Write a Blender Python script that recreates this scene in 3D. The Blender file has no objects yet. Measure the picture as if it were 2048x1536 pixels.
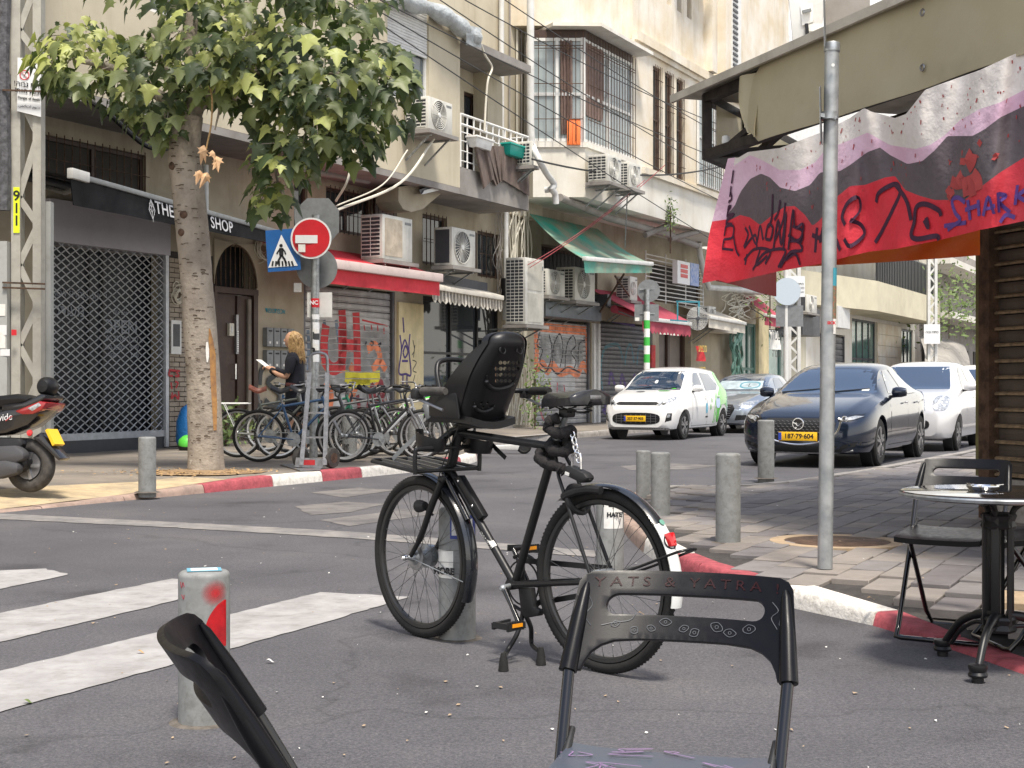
import bpy, bmesh, math, random
import numpy as np
from mathutils import Vector as Vc, Matrix, geometry, noise
ru = random.uniform
from mathutils.bvhtree import BVHTree
random.seed(7)
R = math.radians
sc = bpy.context.scene
COL = sc.collection
# ---------------------------------------------------------------- camera, sky, sun, exposure
F, CX, HY, HC = 2840.0, 1024.0, 770.0, 1.10          # focal length in photo pixels, horizon row, eye height
cd = bpy.data.cameras.new('camera'); cam = bpy.data.objects.new('camera', cd); COL.objects.link(cam)
cam.location = (0, 0, HC); cam.rotation_euler = (R(90), 0, 0)
cd.sensor_width = 36; cd.lens = 36*F/2048; cd.shift_y = (HY-768)/2048; cd.clip_end = 2000; cd.clip_start = .05
sc.camera = cam
W = bpy.data.worlds.new('World'); sc.world = W; W.use_nodes = True
SUN_EL, SUN_AZ = 66.0, 163.0       # azimuth clockwise from +Y : sun behind the camera, to the right
nt = W.node_tree; bg = nt.nodes['Background']
sky = nt.nodes.new('ShaderNodeTexSky'); sky.sky_type = 'NISHITA'; sky.sun_disc = False
sky.sun_elevation = R(SUN_EL); sky.sun_rotation = R(SUN_AZ); sky.air_density = 1.0; sky.dust_density = 1.6; sky.ozone_density = 1.0
tcw = nt.nodes.new('ShaderNodeTexCoord'); sep = nt.nodes.new('ShaderNodeSeparateXYZ'); nt.links.new(tcw.outputs['Generated'], sep.inputs[0])
mrw = nt.nodes.new('ShaderNodeMapRange'); mrw.interpolation_type = 'SMOOTHSTEP'; mrw.inputs['From Min'].default_value = .12; mrw.inputs['From Max'].default_value = .6; mrw.inputs['To Min'].default_value = .92; mrw.inputs['To Max'].default_value = .12; nt.links.new(sep.outputs['Z'], mrw.inputs['Value'])
mxw = nt.nodes.new('ShaderNodeMix'); mxw.data_type = 'RGBA'; nt.links.new(mrw.outputs[0], mxw.inputs[0]); nt.links.new(sky.outputs[0], mxw.inputs[6]); mxw.inputs[7].default_value = (7.6, 7.2, 6.5, 1)   # bright milky haze, thickest towards the horizon
nt.links.new(mxw.outputs[2], bg.inputs[0]); bg.inputs[1].default_value = .10
sd = bpy.data.lights.new('sun', 'SUN'); sun = bpy.data.objects.new('sun', sd); COL.objects.link(sun)
sd.energy = 2.6; sd.angle = R(10); sd.color = (1, .93, .82)
az, el = R(SUN_AZ), R(SUN_EL)
dirv = Vc((math.sin(az)*math.cos(el), math.cos(az)*math.cos(el), math.sin(el)))
sun.rotation_euler = (-dirv).to_track_quat('-Z', 'Y').to_euler(); sun.location = dirv*60
sc.view_settings.view_transform = 'Standard'; sc.view_settings.look = 'None'
sc.view_settings.exposure = 1.2; sc.view_settings.gamma = 1.0
sc.cycles.max_bounces = 6; sc.cycles.use_denoising = True
# ---------------------------------------------------------------- geometry helpers
def V(*a): return Vc(a[0]) if len(a) == 1 else Vc(a)
def P(px, py, Y): return Vc(((px-CX)*Y/F, Y, HC-(py-HY)*Y/F))
def G(px, py, z=0.0):
    Y = F*(HC-z)/(py-HY); return Vc(((px-CX)*Y/F, Y, z))
UX, UY = math.sin(R(27.14)), math.cos(R(27.14))      # street direction
A0 = (-6.07, 20.9)
def FW(s, t, z=0.0):                                   # street frame: along facade, out from facade, up
    return Vc((A0[0]+UX*s+UY*t, A0[1]+UY*s-UX*t, z))
C0 = A0[0]*UY - A0[1]*UX
def W_(px, py, t):                                    # seen point on the plane t in front of the facade
    k = (px-CX)/F; Y = (t+C0)/(UY*k-UX); return Vc((k*Y, Y, HC-(py-HY)*Y/F))
def SZ(px, py, t):
    p = W_(px, py, t); return ((p.x-A0[0])*UX+(p.y-A0[1])*UY, p.z)
def ST(p):
    return ((p.x-A0[0])*UX+(p.y-A0[1])*UY, (p.x-A0[0])*UY-(p.y-A0[1])*UX)
class MB:
    def __init__(s): s.v = []; s.f = []; s.m = []; s.cur = 0
    def mi(s, i): s.cur = i; return s
    def add(s, vs, fs):
        o = len(s.v); s.v += [Vc(v) for v in vs]; s.f += [tuple(i+o for i in f) for f in fs]; s.m += [s.cur]*len(fs); return s
    def hexa(s, p):                                    # 8 points: bottom 4, top 4
        return s.add(p, [(3,2,1,0),(4,5,6,7),(0,1,5,4),(1,2,6,5),(2,3,7,6),(3,0,4,7)])
    def box(s, c, d, rz=0, M=None):
        h = [x/2 for x in d]; p = [Vc((sx*h[0], sy*h[1], sz*h[2])) for sz in (-1,1) for sx, sy in ((-1,-1),(1,-1),(1,1),(-1,1))]
        if M is None: M = Matrix.Rotation(rz, 3, 'Z')
        c = Vc(c); return s.hexa([M@q+c for q in p])
    def fb(s, s0, s1, t0, t1, z0, z1):                 # box in street frame
        return s.hexa([FW(a, b, z) for z in (z0, z1) for a, b in ((s0,t0),(s0,t1),(s1,t1),(s1,t0))][::1])
    def bar(s, a, b, w, h=None, up=(0,0,1)):           # rectangular bar between 2 points
        a, b = Vc(a), Vc(b); d = (b-a).normalized(); u = Vc(up)
        if abs(d.dot(u)) > .99: u = Vc((1,0,0))
        x = d.cross(u).normalized(); y = x.cross(d).normalized(); h = h or w
        q = [x*(sx*w/2)+y*(sy*h/2) for sx, sy in ((-1,-1),(1,-1),(1,1),(-1,1))]
        return s.hexa([a+k for k in q]+[b+k for k in q])
    def tube(s, pts, r, n=8, closed=False, caps=True):
        pts = [Vc(p) for p in pts]; N = len(pts); rs = r if isinstance(r, (list, tuple)) else [r]*N
        vs = []; prev = None
        for i, p in enumerate(pts):
            if closed: d = pts[(i+1) % N]-pts[i-1]
            else: d = pts[min(i+1, N-1)]-pts[max(i-1, 0)]
            d = d.normalized() if d.length > 1e-9 else Vc((0,0,1))
            if prev is None:
                x = d.orthogonal().normalized()
            else:
                x = prev-d*prev.dot(d); x = x.normalized() if x.length > 1e-6 else d.orthogonal().normalized()
            prev = x; y = d.cross(x)
            for k in range(n):
                a = 2*math.pi*k/n; vs.append(p+(x*math.cos(a)+y*math.sin(a))*rs[i])
        fs = []
        for i in range(N if closed else N-1):
            j = (i+1) % N
            for k in range(n): fs.append((i*n+k, i*n+(k+1) % n, j*n+(k+1) % n, j*n+k))
        if not closed and caps: fs += [tuple(range(n))[::-1], tuple((N-1)*n+k for k in range(n))]
        return s.add(vs, fs)
    def cyl(s, a, b, r, n=16, r2=None): return s.tube([a, b], [r, r if r2 is None else r2], n)
    def lathe(s, prof, c=(0,0,0), ax=(0,0,1), n=24, caps=True):    # prof: (radius, height)
        c = Vc(c); ax = Vc(ax).normalized(); x = ax.orthogonal().normalized(); y = ax.cross(x)
        vs = []; fs = []
        for r, h in prof:
            for k in range(n):
                a = 2*math.pi*k/n; vs.append(c+ax*h+(x*math.cos(a)+y*math.sin(a))*r)
        for i in range(len(prof)-1):
            for k in range(n): fs.append((i*n+k, i*n+(k+1) % n, (i+1)*n+(k+1) % n, (i+1)*n+k))
        if caps:
            if prof[0][0] > 1e-6: fs.append(tuple(range(n))[::-1])
            if prof[-1][0] > 1e-6: fs.append(tuple((len(prof)-1)*n+k for k in range(n)))
        return s.add(vs, fs)
    def torus(s, c, ax, R_, r, n=48, m=8, sy=1.0):
        c = Vc(c); ax = Vc(ax).normalized(); x = ax.orthogonal().normalized(); y = ax.cross(x); vs = []; fs = []
        for i in range(n):
            a = 2*math.pi*i/n; d = x*math.cos(a)+y*math.sin(a)
            for k in range(m):
                b = 2*math.pi*k/m; vs.append(c+d*(R_+r*math.cos(b))+ax*(r*sy*math.sin(b)))
        for i in range(n):
            for k in range(m): fs.append((i*m+k, ((i+1) % n)*m+k, ((i+1) % n)*m+(k+1) % m, i*m+(k+1) % m))
        return s.add(vs, fs)
    def prism(s, poly, vec):
        poly = [Vc(p) for p in poly]; vec = Vc(vec); n = len(poly)
        fs = [tuple(range(n))[::-1], tuple(range(n, 2*n))]+[(i, (i+1) % n, n+(i+1) % n, n+i) for i in range(n)]
        return s.add(poly+[p+vec for p in poly], fs)
    def grid(s, rows, close=False):                   # rows of equal length points
        n = len(rows[0]); vs = [p for r in rows for p in r]; fs = []
        for i in range(len(rows)-1):
            for k in range(n if close else n-1): fs.append((i*n+k, i*n+(k+1) % n, (i+1)*n+(k+1) % n, (i+1)*n+k))
        return s.add(vs, fs)
    def sheet(s, fn, nu, nv, th=0.0, nrm=None):       # parametric cloth with thickness
        rows = [[Vc(fn(u/nu, v/nv)) for u in range(nu+1)] for v in range(nv+1)]
        s.grid(rows)
        if th:
            n = Vc(nrm)*th; back = [[p+n for p in r][::-1] for r in rows]; s.grid(back)
            e = rows[0]+[r[-1] for r in rows[1:]]+rows[-1][::-1][1:]+[r[0] for r in rows[::-1][1:]]
            m = len(e); s.add(e+[p+n for p in e], [(i, m+i, m+i+1, i+1) for i in range(m-1)])
        return s
    def build(s, name, mat, parent=None, sm=True, ang=38, origin=None, local=False, bevel=0, bseg=2):
        me = bpy.data.meshes.new(name)
        if origin is not None: org = Vc(origin)
        elif local or not s.v: org = Vc((0,0,0))
        else:
            a = np.array([tuple(v) for v in s.v]); lo, hi = a.min(0), a.max(0); org = Vc(((lo[0]+hi[0])/2, (lo[1]+hi[1])/2, lo[2]))
        me.from_pydata([tuple(v-org) for v in s.v], [], s.f); mats = mat if isinstance(mat, (list, tuple)) else [mat]
        for m in mats: me.materials.append(m)
        if len(mats) > 1: me.polygons.foreach_set('material_index', s.m)
        me.update()
        if bevel:
            bm = bmesh.new(); bm.from_mesh(me); bmesh.ops.remove_doubles(bm, verts=bm.verts, dist=1e-5)
            bmesh.ops.recalc_face_normals(bm, faces=bm.faces)
            es = [e for e in bm.edges if len(e.link_faces) == 2 and e.calc_face_angle(0) > R(30)]
            bmesh.ops.bevel(bm, geom=es, offset=bevel, segments=bseg, affect='EDGES', clamp_overlap=True, profile=.5)
            bm.to_mesh(me); bm.free()
        if sm:
            me.polygons.foreach_set('use_smooth', [True]*len(me.polygons)); me.set_sharp_from_angle(angle=R(ang))
        return link(me, name, org, parent)
WORG = {}
def link(me, name, org, parent=None):
    o = bpy.data.objects.new(name, me); COL.objects.link(o)
    if parent is not None:
        o.parent = parent; o.location = org-WORG[parent.name]
    else: o.location = org
    WORG[o.name] = Vc(org); return o
def tag(o, label=None, cat=None, group=None, kind=None):
    if label: o['label'] = label
    if cat: o['category'] = cat
    if group: o['group'] = group
    if kind: o['kind'] = kind
    return o
def empty(name, loc, label, cat, group=None):
    o = bpy.data.objects.new(name, None); COL.objects.link(o); o.location = loc; WORG[o.name] = Vc(loc)
    o.empty_display_size = .1
    return tag(o, label, cat, group)
def copy_tree(o, parent=None):
    c = o.copy(); COL.objects.link(c); c.parent = parent
    for ch in list(o.children): copy_tree(ch, c)
    WORG[c.name] = Vc(c.location); return c
def inst(o, org, parent=None, rot=None, scale=None, name=None):      # one more piece sharing o's mesh
    c = bpy.data.objects.new(name or o.name.split('.')[0], o.data); COL.objects.link(c)
    if parent is not None: c.parent = parent; c.location = Vc(org)-WORG[parent.name]
    else: c.location = org
    if rot is not None: c.rotation_euler = rot
    if scale is not None: c.scale = scale
    WORG[c.name] = Vc(org); return c
def spline(pts, n=6, closed=False):
    pts = [Vc(p) for p in pts]; N = len(pts); out = []
    for i in range(N if closed else N-1):
        p0 = pts[(i-1) % N] if closed or i > 0 else pts[0]*2-pts[1]
        p1 = pts[i]; p2 = pts[(i+1) % N]; p3 = pts[(i+2) % N] if closed or i+2 < N else p2*2-p1
        for k in range(n):
            t = k/n; out.append(.5*((2*p1)+(p2-p0)*t+(2*p0-5*p1+4*p2-p3)*t*t+(3*p1-p0-3*p2+p3)*t**3))
    if not closed: out.append(pts[-1])
    return out
def fill2d(poly, step, holes=()):
    """triangulated fill of a 2-D polygon with interior grid points"""
    def dens(p):
        o = []
        for i in range(len(p)):
            a, b = Vc(p[i]), Vc(p[(i+1) % len(p)]); n = max(1, int((b-a).length/step))
            o += [a+(b-a)*k/n for k in range(n)]
        return o
    loops = [dens(poly)]+[dens(h) for h in holes]; vs = []; es = []
    for l in loops:
        o = len(vs); vs += l; es += [(o+i, o+(i+1) % len(l)) for i in range(len(l))]
    def inside(pt, lp):
        c = False; j = len(lp)-1
        for i in range(len(lp)):
            if (lp[i].y > pt.y) != (lp[j].y > pt.y) and pt.x < (lp[j].x-lp[i].x)*(pt.y-lp[i].y)/(lp[j].y-lp[i].y)+lp[i].x: c = not c
            j = i
        return c
    xs = [p.x for p in loops[0]]; ys = [p.y for p in loops[0]]
    x = min(xs)+step*.5
    while x < max(xs):
        y = min(ys)+step*.5
        while y < max(ys):
            q = Vc((x, y))
            if inside(q, loops[0]) and not any(inside(q, h) for h in loops[1:]): vs.append(q)
            y += step
        x += step
    ov, oe, of, *_ = geometry.delaunay_2d_cdt(vs, es, [], 0, 1e-6)
    fs = []
    for f in of:
        c = sum((ov[i] for i in f), Vc((0, 0)))/len(f)
        if inside(c, loops[0]) and not any(inside(c, h) for h in loops[1:]): fs.append(tuple(f))
    return ov, fs
def text_mesh(txt, size, extrude=0.0, align='CENTER', bold=0.0, sp=1.0):
    c = bpy.data.curves.new('t', 'FONT'); c.body = txt; c.size = size; c.extrude = extrude; c.offset = bold; c.space_character = sp
    c.align_x = align; c.align_y = 'CENTER'; c.resolution_u = 3
    o = bpy.data.objects.new('t', c); COL.objects.link(o)
    dg = bpy.context.evaluated_depsgraph_get(); me = bpy.data.meshes.new_from_object(o.evaluated_get(dg))
    bpy.data.objects.remove(o); bpy.data.curves.remove(c); return me
def lettering(txt, size, org, xdir, ydir, mat, parent, name='lettering', bold=0.0, sp=1.0, align='CENTER', sx=1.0, depth=.001, wrap=None):
    me = text_mesh(txt, size, depth, align, bold, sp); x = Vc(xdir).normalized(); y = Vc(ydir).normalized(); z = x.cross(y)
    M = Matrix((x*sx, y, z)).transposed()
    for v in me.vertices: v.co = M@v.co
    me.name = name; me.materials.clear(); me.materials.append(mat)
    return link(me, name, Vc(org), parent)
def ribbon(mb, pts, w, nrm, smooth=4, taper=False):
    """flat painted stroke following points, lying on the plane with normal nrm"""
    pts = spline(pts, smooth) if smooth > 1 and len(pts) > 2 else [Vc(p) for p in pts]
    nrm = Vc(nrm).normalized(); L = []; N = len(pts)
    for i, p in enumerate(pts):
        d = (pts[min(i+1, N-1)]-pts[max(i-1, 0)]); s = d.cross(nrm)
        s = s.normalized() if s.length > 1e-9 else Vc((1,0,0)); k = w/2*(1 if not taper else .35+.65*math.sin(math.pi*min(1, (i+.5)/N)))
        L.append([p-s*k, p+s*k])
    mb.grid(L); return mb
# ---------------------------------------------------------------- materials
MATS = {}
def mat(name, col, rough=.6, metal=0.0, var=.0, vs=3.0, col2=None, bump=.0, bs=40.0, spec=.5, trans=0, coat=0, dirt=0.0, emis=None, alpha=1.0, streak=False, ior=1.45, flake=0, bd=.002):
    """procedural principled material: noise colour variation, optional dirt streaks and fine bump, in object space"""
    if name in MATS: return MATS[name]
    m = bpy.data.materials.new(name); m.use_nodes = True; n = m.node_tree.nodes; l = m.node_tree.links; b = n['Principled BSDF']
    b.inputs['Base Color'].default_value = (*col, 1); b.inputs['Roughness'].default_value = rough; b.inputs['Metallic'].default_value = metal
    b.inputs['Specular IOR Level'].default_value = spec; b.inputs['IOR'].default_value = ior
    if trans: b.inputs['Transmission Weight'].default_value = trans
    if coat: b.inputs['Coat Weight'].default_value = coat; b.inputs['Coat Roughness'].default_value = .05
    if alpha < 1: b.inputs['Alpha'].default_value = alpha
    if emis: b.inputs['Emission Color'].default_value = (*emis[0], 1); b.inputs['Emission Strength'].default_value = emis[1]
    geo = n.new('ShaderNodeNewGeometry'); tc = geo.outputs['Position']
    cur = None
    def nz(scale, det=4, vec=None, rou=.6):
        t = n.new('ShaderNodeTexNoise'); t.inputs['Scale'].default_value = scale; t.inputs['Detail'].default_value = det; t.inputs['Roughness'].default_value = rou
        l.new(vec or tc, t.inputs['Vector']); return t.outputs['Fac']
    def ramp(fac, a, b_):
        r = n.new('ShaderNodeMapRange'); r.inputs['From Min'].default_value = a; r.inputs['From Max'].default_value = b_; l.new(fac, r.inputs['Value']); return r.outputs['Result']
    def mix(fac, a, b_, mode='MIX'):
        x = n.new('ShaderNodeMix'); x.data_type = 'RGBA'; x.blend_type = mode
        for s, v in ((0, fac), (6, a), (7, b_)):
            if isinstance(v, (int, float)): x.inputs[s].default_value = v
            elif isinstance(v, tuple): x.inputs[s].default_value = (*v, 1)
            else: l.new(v, x.inputs[s])
        return x.outputs[2]
    if var or col2:
        c2 = col2 or tuple(c*(1-var) for c in col); c1 = col if col2 else tuple(min(1, c*(1+var*.6)) for c in col)
        cur = mix(ramp(nz(vs, 6), .35, .65), c1, c2)
    if dirt:
        vec = None
        if streak:
            mp = n.new('ShaderNodeMapping'); mp.inputs['Scale'].default_value = (1, 1, .12); l.new(tc, mp.inputs['Vector']); vec = mp.outputs[0]
        f = ramp(nz(vs*1.7, 8, vec, .7), .5, .78)
        mu = n.new('ShaderNodeMath'); mu.operation = 'MULTIPLY'; l.new(f, mu.inputs[0]); mu.inputs[1].default_value = dirt
        cur = mix(mu.outputs[0], cur if cur is not None else col, tuple(c*.42+.004 for c in (col[0]*.95, col[1]*.87, col[2]*.74)))
    if cur is not None: l.new(cur, b.inputs['Base Color'])
    if bump:
        bp = n.new('ShaderNodeBump'); bp.inputs['Strength'].default_value = bump; bp.inputs['Distance'].default_value = bd; l.new(nz(bs, 5), bp.inputs['Height']); l.new(bp.outputs[0], b.inputs['Normal'])
    if var or dirt:
        rr = n.new('ShaderNodeMapRange'); rr.inputs['To Min'].default_value = max(.02, rough-.12); rr.inputs['To Max'].default_value = min(1, rough+.15)
        l.new(nz(vs*4, 3), rr.inputs['Value']); l.new(rr.outputs[0], b.inputs['Roughness'])
    MATS[name] = m; return m
M = dict(
 black=mat('black_plastic', (.005,.005,.006), .42, bump=.06, bs=900), blackmat=mat('matte_black_paint', (.006,.006,.007), .42, var=.25, vs=30),
 blackgloss=mat('gloss_black', (.003,.003,.004), .15, coat=.5), steel=mat('galvanised_steel', (.36,.38,.39), .42, .75, var=.35, vs=14, dirt=.5, bump=.1, bs=60),
 chrome=mat('chrome', (.75,.75,.76), .15, 1), alu=mat('worn_aluminium', (.30,.30,.31), .4, .8, var=.25, vs=20, dirt=.4),
 rubber=mat('tyre_rubber', (.011,.0105,.010), .8, var=.3, vs=40, bump=.3, bs=300), rubberd=mat('dusty_rubber', (.06,.055,.05), .9, var=.4, vs=20),
 bollard=mat('grey_bollard_paint', (.215,.22,.215), .55, var=.16, vs=15, dirt=.75, bump=.12, bs=60),
 white=mat('white_paint', (.74,.74,.72), .5, var=.08, vs=5, dirt=.3), acw=mat('ac_casing', (.58,.57,.52), .5, var=.1, vs=4, dirt=.55, streak=True),
 dark=mat('dark_void', (.012,.012,.013), .7), darkglass=mat('dark_glass', (.02,.024,.028), .06, spec=.6),
 red=mat('red_fabric', (.62,.04,.055), .8, var=.15, vs=2, dirt=.35, bump=.2, bs=200), gsign=mat('sign_back_grey', (.20,.21,.215), .5, .3, var=.15, vs=8, dirt=.3),
 brown=mat('brown_metal', (.055,.03,.022), .5, var=.2, vs=6, dirt=.3), rust=mat('rusty_iron', (.10,.06,.04), .8, .2, var=.5, vs=12),
 wire=mat('cable_black', (.03,.03,.03), .6), wirew=mat('cable_cream', (.6,.57,.48), .6), pvc=mat('pvc_pipe', (.62,.62,.60), .5, var=.1, vs=3, dirt=.35),
 kred=mat('kerb_red_paint', (.36,.075,.09), .75, var=.25, vs=14, dirt=.75, bump=.8, bs=38, bd=.008), kwhite=mat('kerb_white_paint', (.66,.63,.58), .75, var=.15, vs=14, dirt=.85, bump=.8, bs=38, bd=.008),
 green=mat('bright_green', (.10,.55,.06), .4, coat=.3), yellow=mat('plate_yellow', (.85,.48,.015), .4), ink=mat('ink_black', (.01,.01,.012), .6),
 redl=mat('red_lamp', (.55,.01,.015), .15, coat=.8), paper=mat('paper', (.72,.71,.67), .8, var=.1, vs=30),
 curtain=mat('brown_curtain', (.20,.14,.12), .9, var=.2, vs=8), orange=mat('orange_plastic', (.85,.22,.06), .45),
)
# ---------------------------------------------------------------- road and pavements
def asphalt():
    m = bpy.data.materials.new('asphalt'); m.use_nodes = True; n = m.node_tree.nodes; l = m.node_tree.links; b = n['Principled BSDF']
    g = n.new('ShaderNodeNewGeometry').outputs['Position']
    def N(s, d=5, r=.6):
        t = n.new('ShaderNodeTexNoise'); t.inputs['Scale'].default_value = s; t.inputs['Detail'].default_value = d; t.inputs['Roughness'].default_value = r; l.new(g, t.inputs['Vector']); return t.outputs['Fac']
    def cr(f, stops):
        c = n.new('ShaderNodeValToRGB'); e = c.color_ramp.elements; l.new(f, c.inputs[0])
        while len(e) < len(stops): e.new(.5)
        for q, (p, col) in zip(e, stops): q.position = p; q.color = (*col, 1)
        return c.outputs[0]
    def mul(a, b_, f=1.0, mode='MULTIPLY'):
        x = n.new('ShaderNodeMix'); x.data_type = 'RGBA'; x.blend_type = mode; x.inputs[0].default_value = f; l.new(a, x.inputs[6]); l.new(b_, x.inputs[7]); return x.outputs[2]
    base = cr(N(.55, 6, .65), [(.3, (.058,.057,.064)), (.52, (.084,.082,.090)), (.72, (.118,.112,.114))])
    fine = cr(N(95, 3, .8), [(.32, (.45,.45,.47)), (.5, (.95,.95,.95)), (.68, (1.6,1.55,1.5))])
    c = mul(base, fine, .9); c = mul(c, cr(N(38, 4, .75), [(.36, (.74,.74,.75)), (.5, (1,1,1)), (.66, (1.25,1.22,1.18))]), .8)
    patch = cr(N(2.3, 7, .7), [(.42, (1,1,1)), (.62, (1.0,1.0,1.0)), (.7, (1.35,1.25,1.15))]); c = mul(c, patch, .7)
    v = n.new('ShaderNodeTexVoronoi'); v.inputs['Scale'].default_value = 34; l.new(g, v.inputs['Vector'])
    sp = cr(v.outputs['Distance'], [(.0, (1.7,1.65,1.55)), (.09, (1.0,1.0,1.0)), (1, (1,1,1))]); c = mul(c, sp, .5)
    wv = n.new('ShaderNodeVectorMath'); wv.operation = 'MULTIPLY_ADD'; tn = n.new('ShaderNodeTexNoise'); tn.inputs['Scale'].default_value = 1.6; tn.inputs['Detail'].default_value = 6; l.new(g, tn.inputs['Vector']); l.new(tn.outputs['Color'], wv.inputs[0]); wv.inputs[1].default_value = (.9,.9,0); l.new(g, wv.inputs[2])
    ck = n.new('ShaderNodeTexVoronoi'); ck.feature = 'DISTANCE_TO_EDGE'; ck.inputs['Scale'].default_value = .33; l.new(wv.outputs[0], ck.inputs['Vector']); c = mul(c, cr(ck.outputs['Distance'], [(0, (.35,.35,.36)), (.002, (.55,.55,.55)), (.006, (1,1,1)), (1, (1,1,1))]), .42)
    st = cr(N(1.1, 4, .5), [(.30, (.62,.60,.60)), (.40, (1,1,1)), (1, (1,1,1))]); c = mul(c, st, .8)
    l.new(c, b.inputs['Base Color']); b.inputs['Roughness'].default_value = .72
    bp = n.new('ShaderNodeBump'); bp.inputs['Strength'].default_value = .55; bp.inputs['Distance'].default_value = .004; l.new(N(120, 3, .8), bp.inputs['Height']); l.new(bp.outputs[0], b.inputs['Normal'])
    return m
M['asphalt'] = asphalt()
M['stripe'] = mat('worn_road_paint', (.36,.35,.345), .75, col2=(.26,.25,.245), vs=5, dirt=.65, bump=.4, bs=120)
M['stripef'] = mat('faded_road_paint', (.19,.175,.165), .8, col2=(.10,.095,.095), vs=3, dirt=.5, bump=.4, bs=120)
M['slab'] = mat('pavement_concrete', (.25,.215,.175), .85, col2=(.15,.135,.12), vs=1.1, dirt=.7, bump=.3, bs=50)
M['paver'] = mat('grey_paver', (.215,.198,.195), .8, col2=(.155,.143,.14), vs=2.2, dirt=.6, bump=.5, bs=70)
M['paverb'] = mat('brown_paver', (.255,.225,.20), .8, col2=(.185,.165,.15), vs=2.0, dirt=.6, bump=.5, bs=70)
M['paverc'] = mat('dark_paver', (.165,.15,.15), .8, col2=(.12,.11,.11), vs=2.0, dirt=.6, bump=.5, bs=70)
M['pavert'] = mat('tan_paver', (.42,.31,.20), .85, col2=(.30,.225,.15), vs=5, dirt=.6, bump=.5, bs=70)
M['joint'] = mat('joint_grit', (.05,.045,.042), .95, var=.3, vs=20, bump=.6, bs=90)
M['kgrey'] = mat('kerb_concrete', (.30,.28,.26), .85, var=.2, vs=8, dirt=.7, bump=.4, bs=60)
M['soil'] = mat('dry_soil', (.36,.24,.13), .95, col2=(.16,.105,.06), vs=9, bump=1.0, bs=60, bd=.01)
M['yband'] = mat('tan_tactile_paving', (.50,.39,.235), .85, col2=(.32,.26,.18), vs=3.5, dirt=.6, bump=.5, bs=60)
road = tag(MB().add([(-150,-12,0),(150,-12,0),(150,500,0),(-150,500,0)], [(0,1,2,3)]).build('road', M['asphalt'], sm=0), kind='structure')
def road_mark(name, pts, m, z=.004):
    q0 = [G(x, y, z) for x, y in pts]; q = []
    for a, b in zip(q0, q0[1:]+q0[:1]):
        n = max(1, int((b-a).length/.05)); n = min(n, 160)
        for k in range(n): p = a.lerp(b, k/n); w = .022*noise.noise(Vc((p.x*9, p.y*9, 1)))+.012*noise.noise(Vc((p.x*34, p.y*34, 5))); q.append(p+Vc((w, w*.8, 0)))
    return MB().add(q, [tuple(range(len(q)))[::-1]]).build(name, m, road, sm=0)
def poly_up(pts, z):
    return [Vc((p[0], p[1], z)) for p in pts]
for pts in ([(-260,1152),(90,1137),(137,1149),(-260,1232)], [(-260,1277),(345,1157),(463,1169),(300,1213),(-260,1344)],
            [(-320,1420),(640,1184),(820,1193),(655,1243),(-320,1512)]):
    road_mark('crossing_stripe', pts, M['stripe'])
M['stripeg'] = mat('grimy_road_line', (.25,.235,.22), .8, col2=(.15,.145,.145), vs=4, dirt=.6)
road_mark('stop_line', [(-150,1020),(0,1027),(350,1044),(700,1063),(1190,1101),(1190,1114),(700,1076),(350,1055),(0,1038),(-150,1031)], M['stripeg'])
for pts in ([(590,1012),(690,1003),(770,1008),(700,1024),(620,1030)], [(640,1040),(820,1018),(880,1026),(700,1052)], [(1240,932),(1330,926),(1440,931),(1380,939),(1260,940)], [(620,985),(720,975),(790,980),(690,995)]):
    road_mark('paint_patch', pts, M['stripef'], .003)
def path_len(pts):
    L = [0]
    for a, b in zip(pts, pts[1:]): L.append(L[-1]+(b-a).length)
    return L
def at_len(pts, L, d):
    for i in range(len(L)-1):
        if d <= L[i+1] or i == len(L)-2: return pts[i]+(pts[i+1]-pts[i])*((d-L[i])/(L[i+1]-L[i]))
def kerb_stones(root, path, cuts, cols, side, w=.15, hf=lambda p: .12, inset=.006):
    """path: 2-D points of the outer top edge; cuts: arc lengths; stones between them, leaning into the pavement side"""
    L = path_len(path)
    for i, (a, b) in enumerate(zip(cuts, cuts[1:])):
        n = max(1, int((b-a)/.35)); out = []; inn = []
        for k in range(n+1):
            d = a+inset+(b-a-2*inset)*k/n; p = at_len(path, L, d); q = at_len(path, L, min(L[-1], d+.05)); r = at_len(path, L, max(0, d-.05)); t = (q-r).normalized(); nn = Vc((-t.y, t.x))*side
            out.append(p); inn.append(p+nn*w)
        j = ru(-.006, .006); mb = MB(); rows = []
        prof = lambda o, q: [(o-(q-o)*.10, -.02), (o-(q-o)*.05, .45), (o+(q-o)*.02, .86), (o+(q-o)*.14, 1.0), (q, 1.0), (q, -.1)]
        for o, q in zip(out, inn):
            h = hf(o); rows.append([Vc((c.x, c.y, max(-.02, h*f+(j if f > .5 else 0)))) for c, f in prof(o, q)])
        mb.grid(rows); mb.add(rows[0], [(0,1,2,3,4,5)]); mb.add(rows[-1], [(5,4,3,2,1,0)])
        mb.build('kerb_stone', cols[i % len(cols)], root, ang=50)
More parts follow.
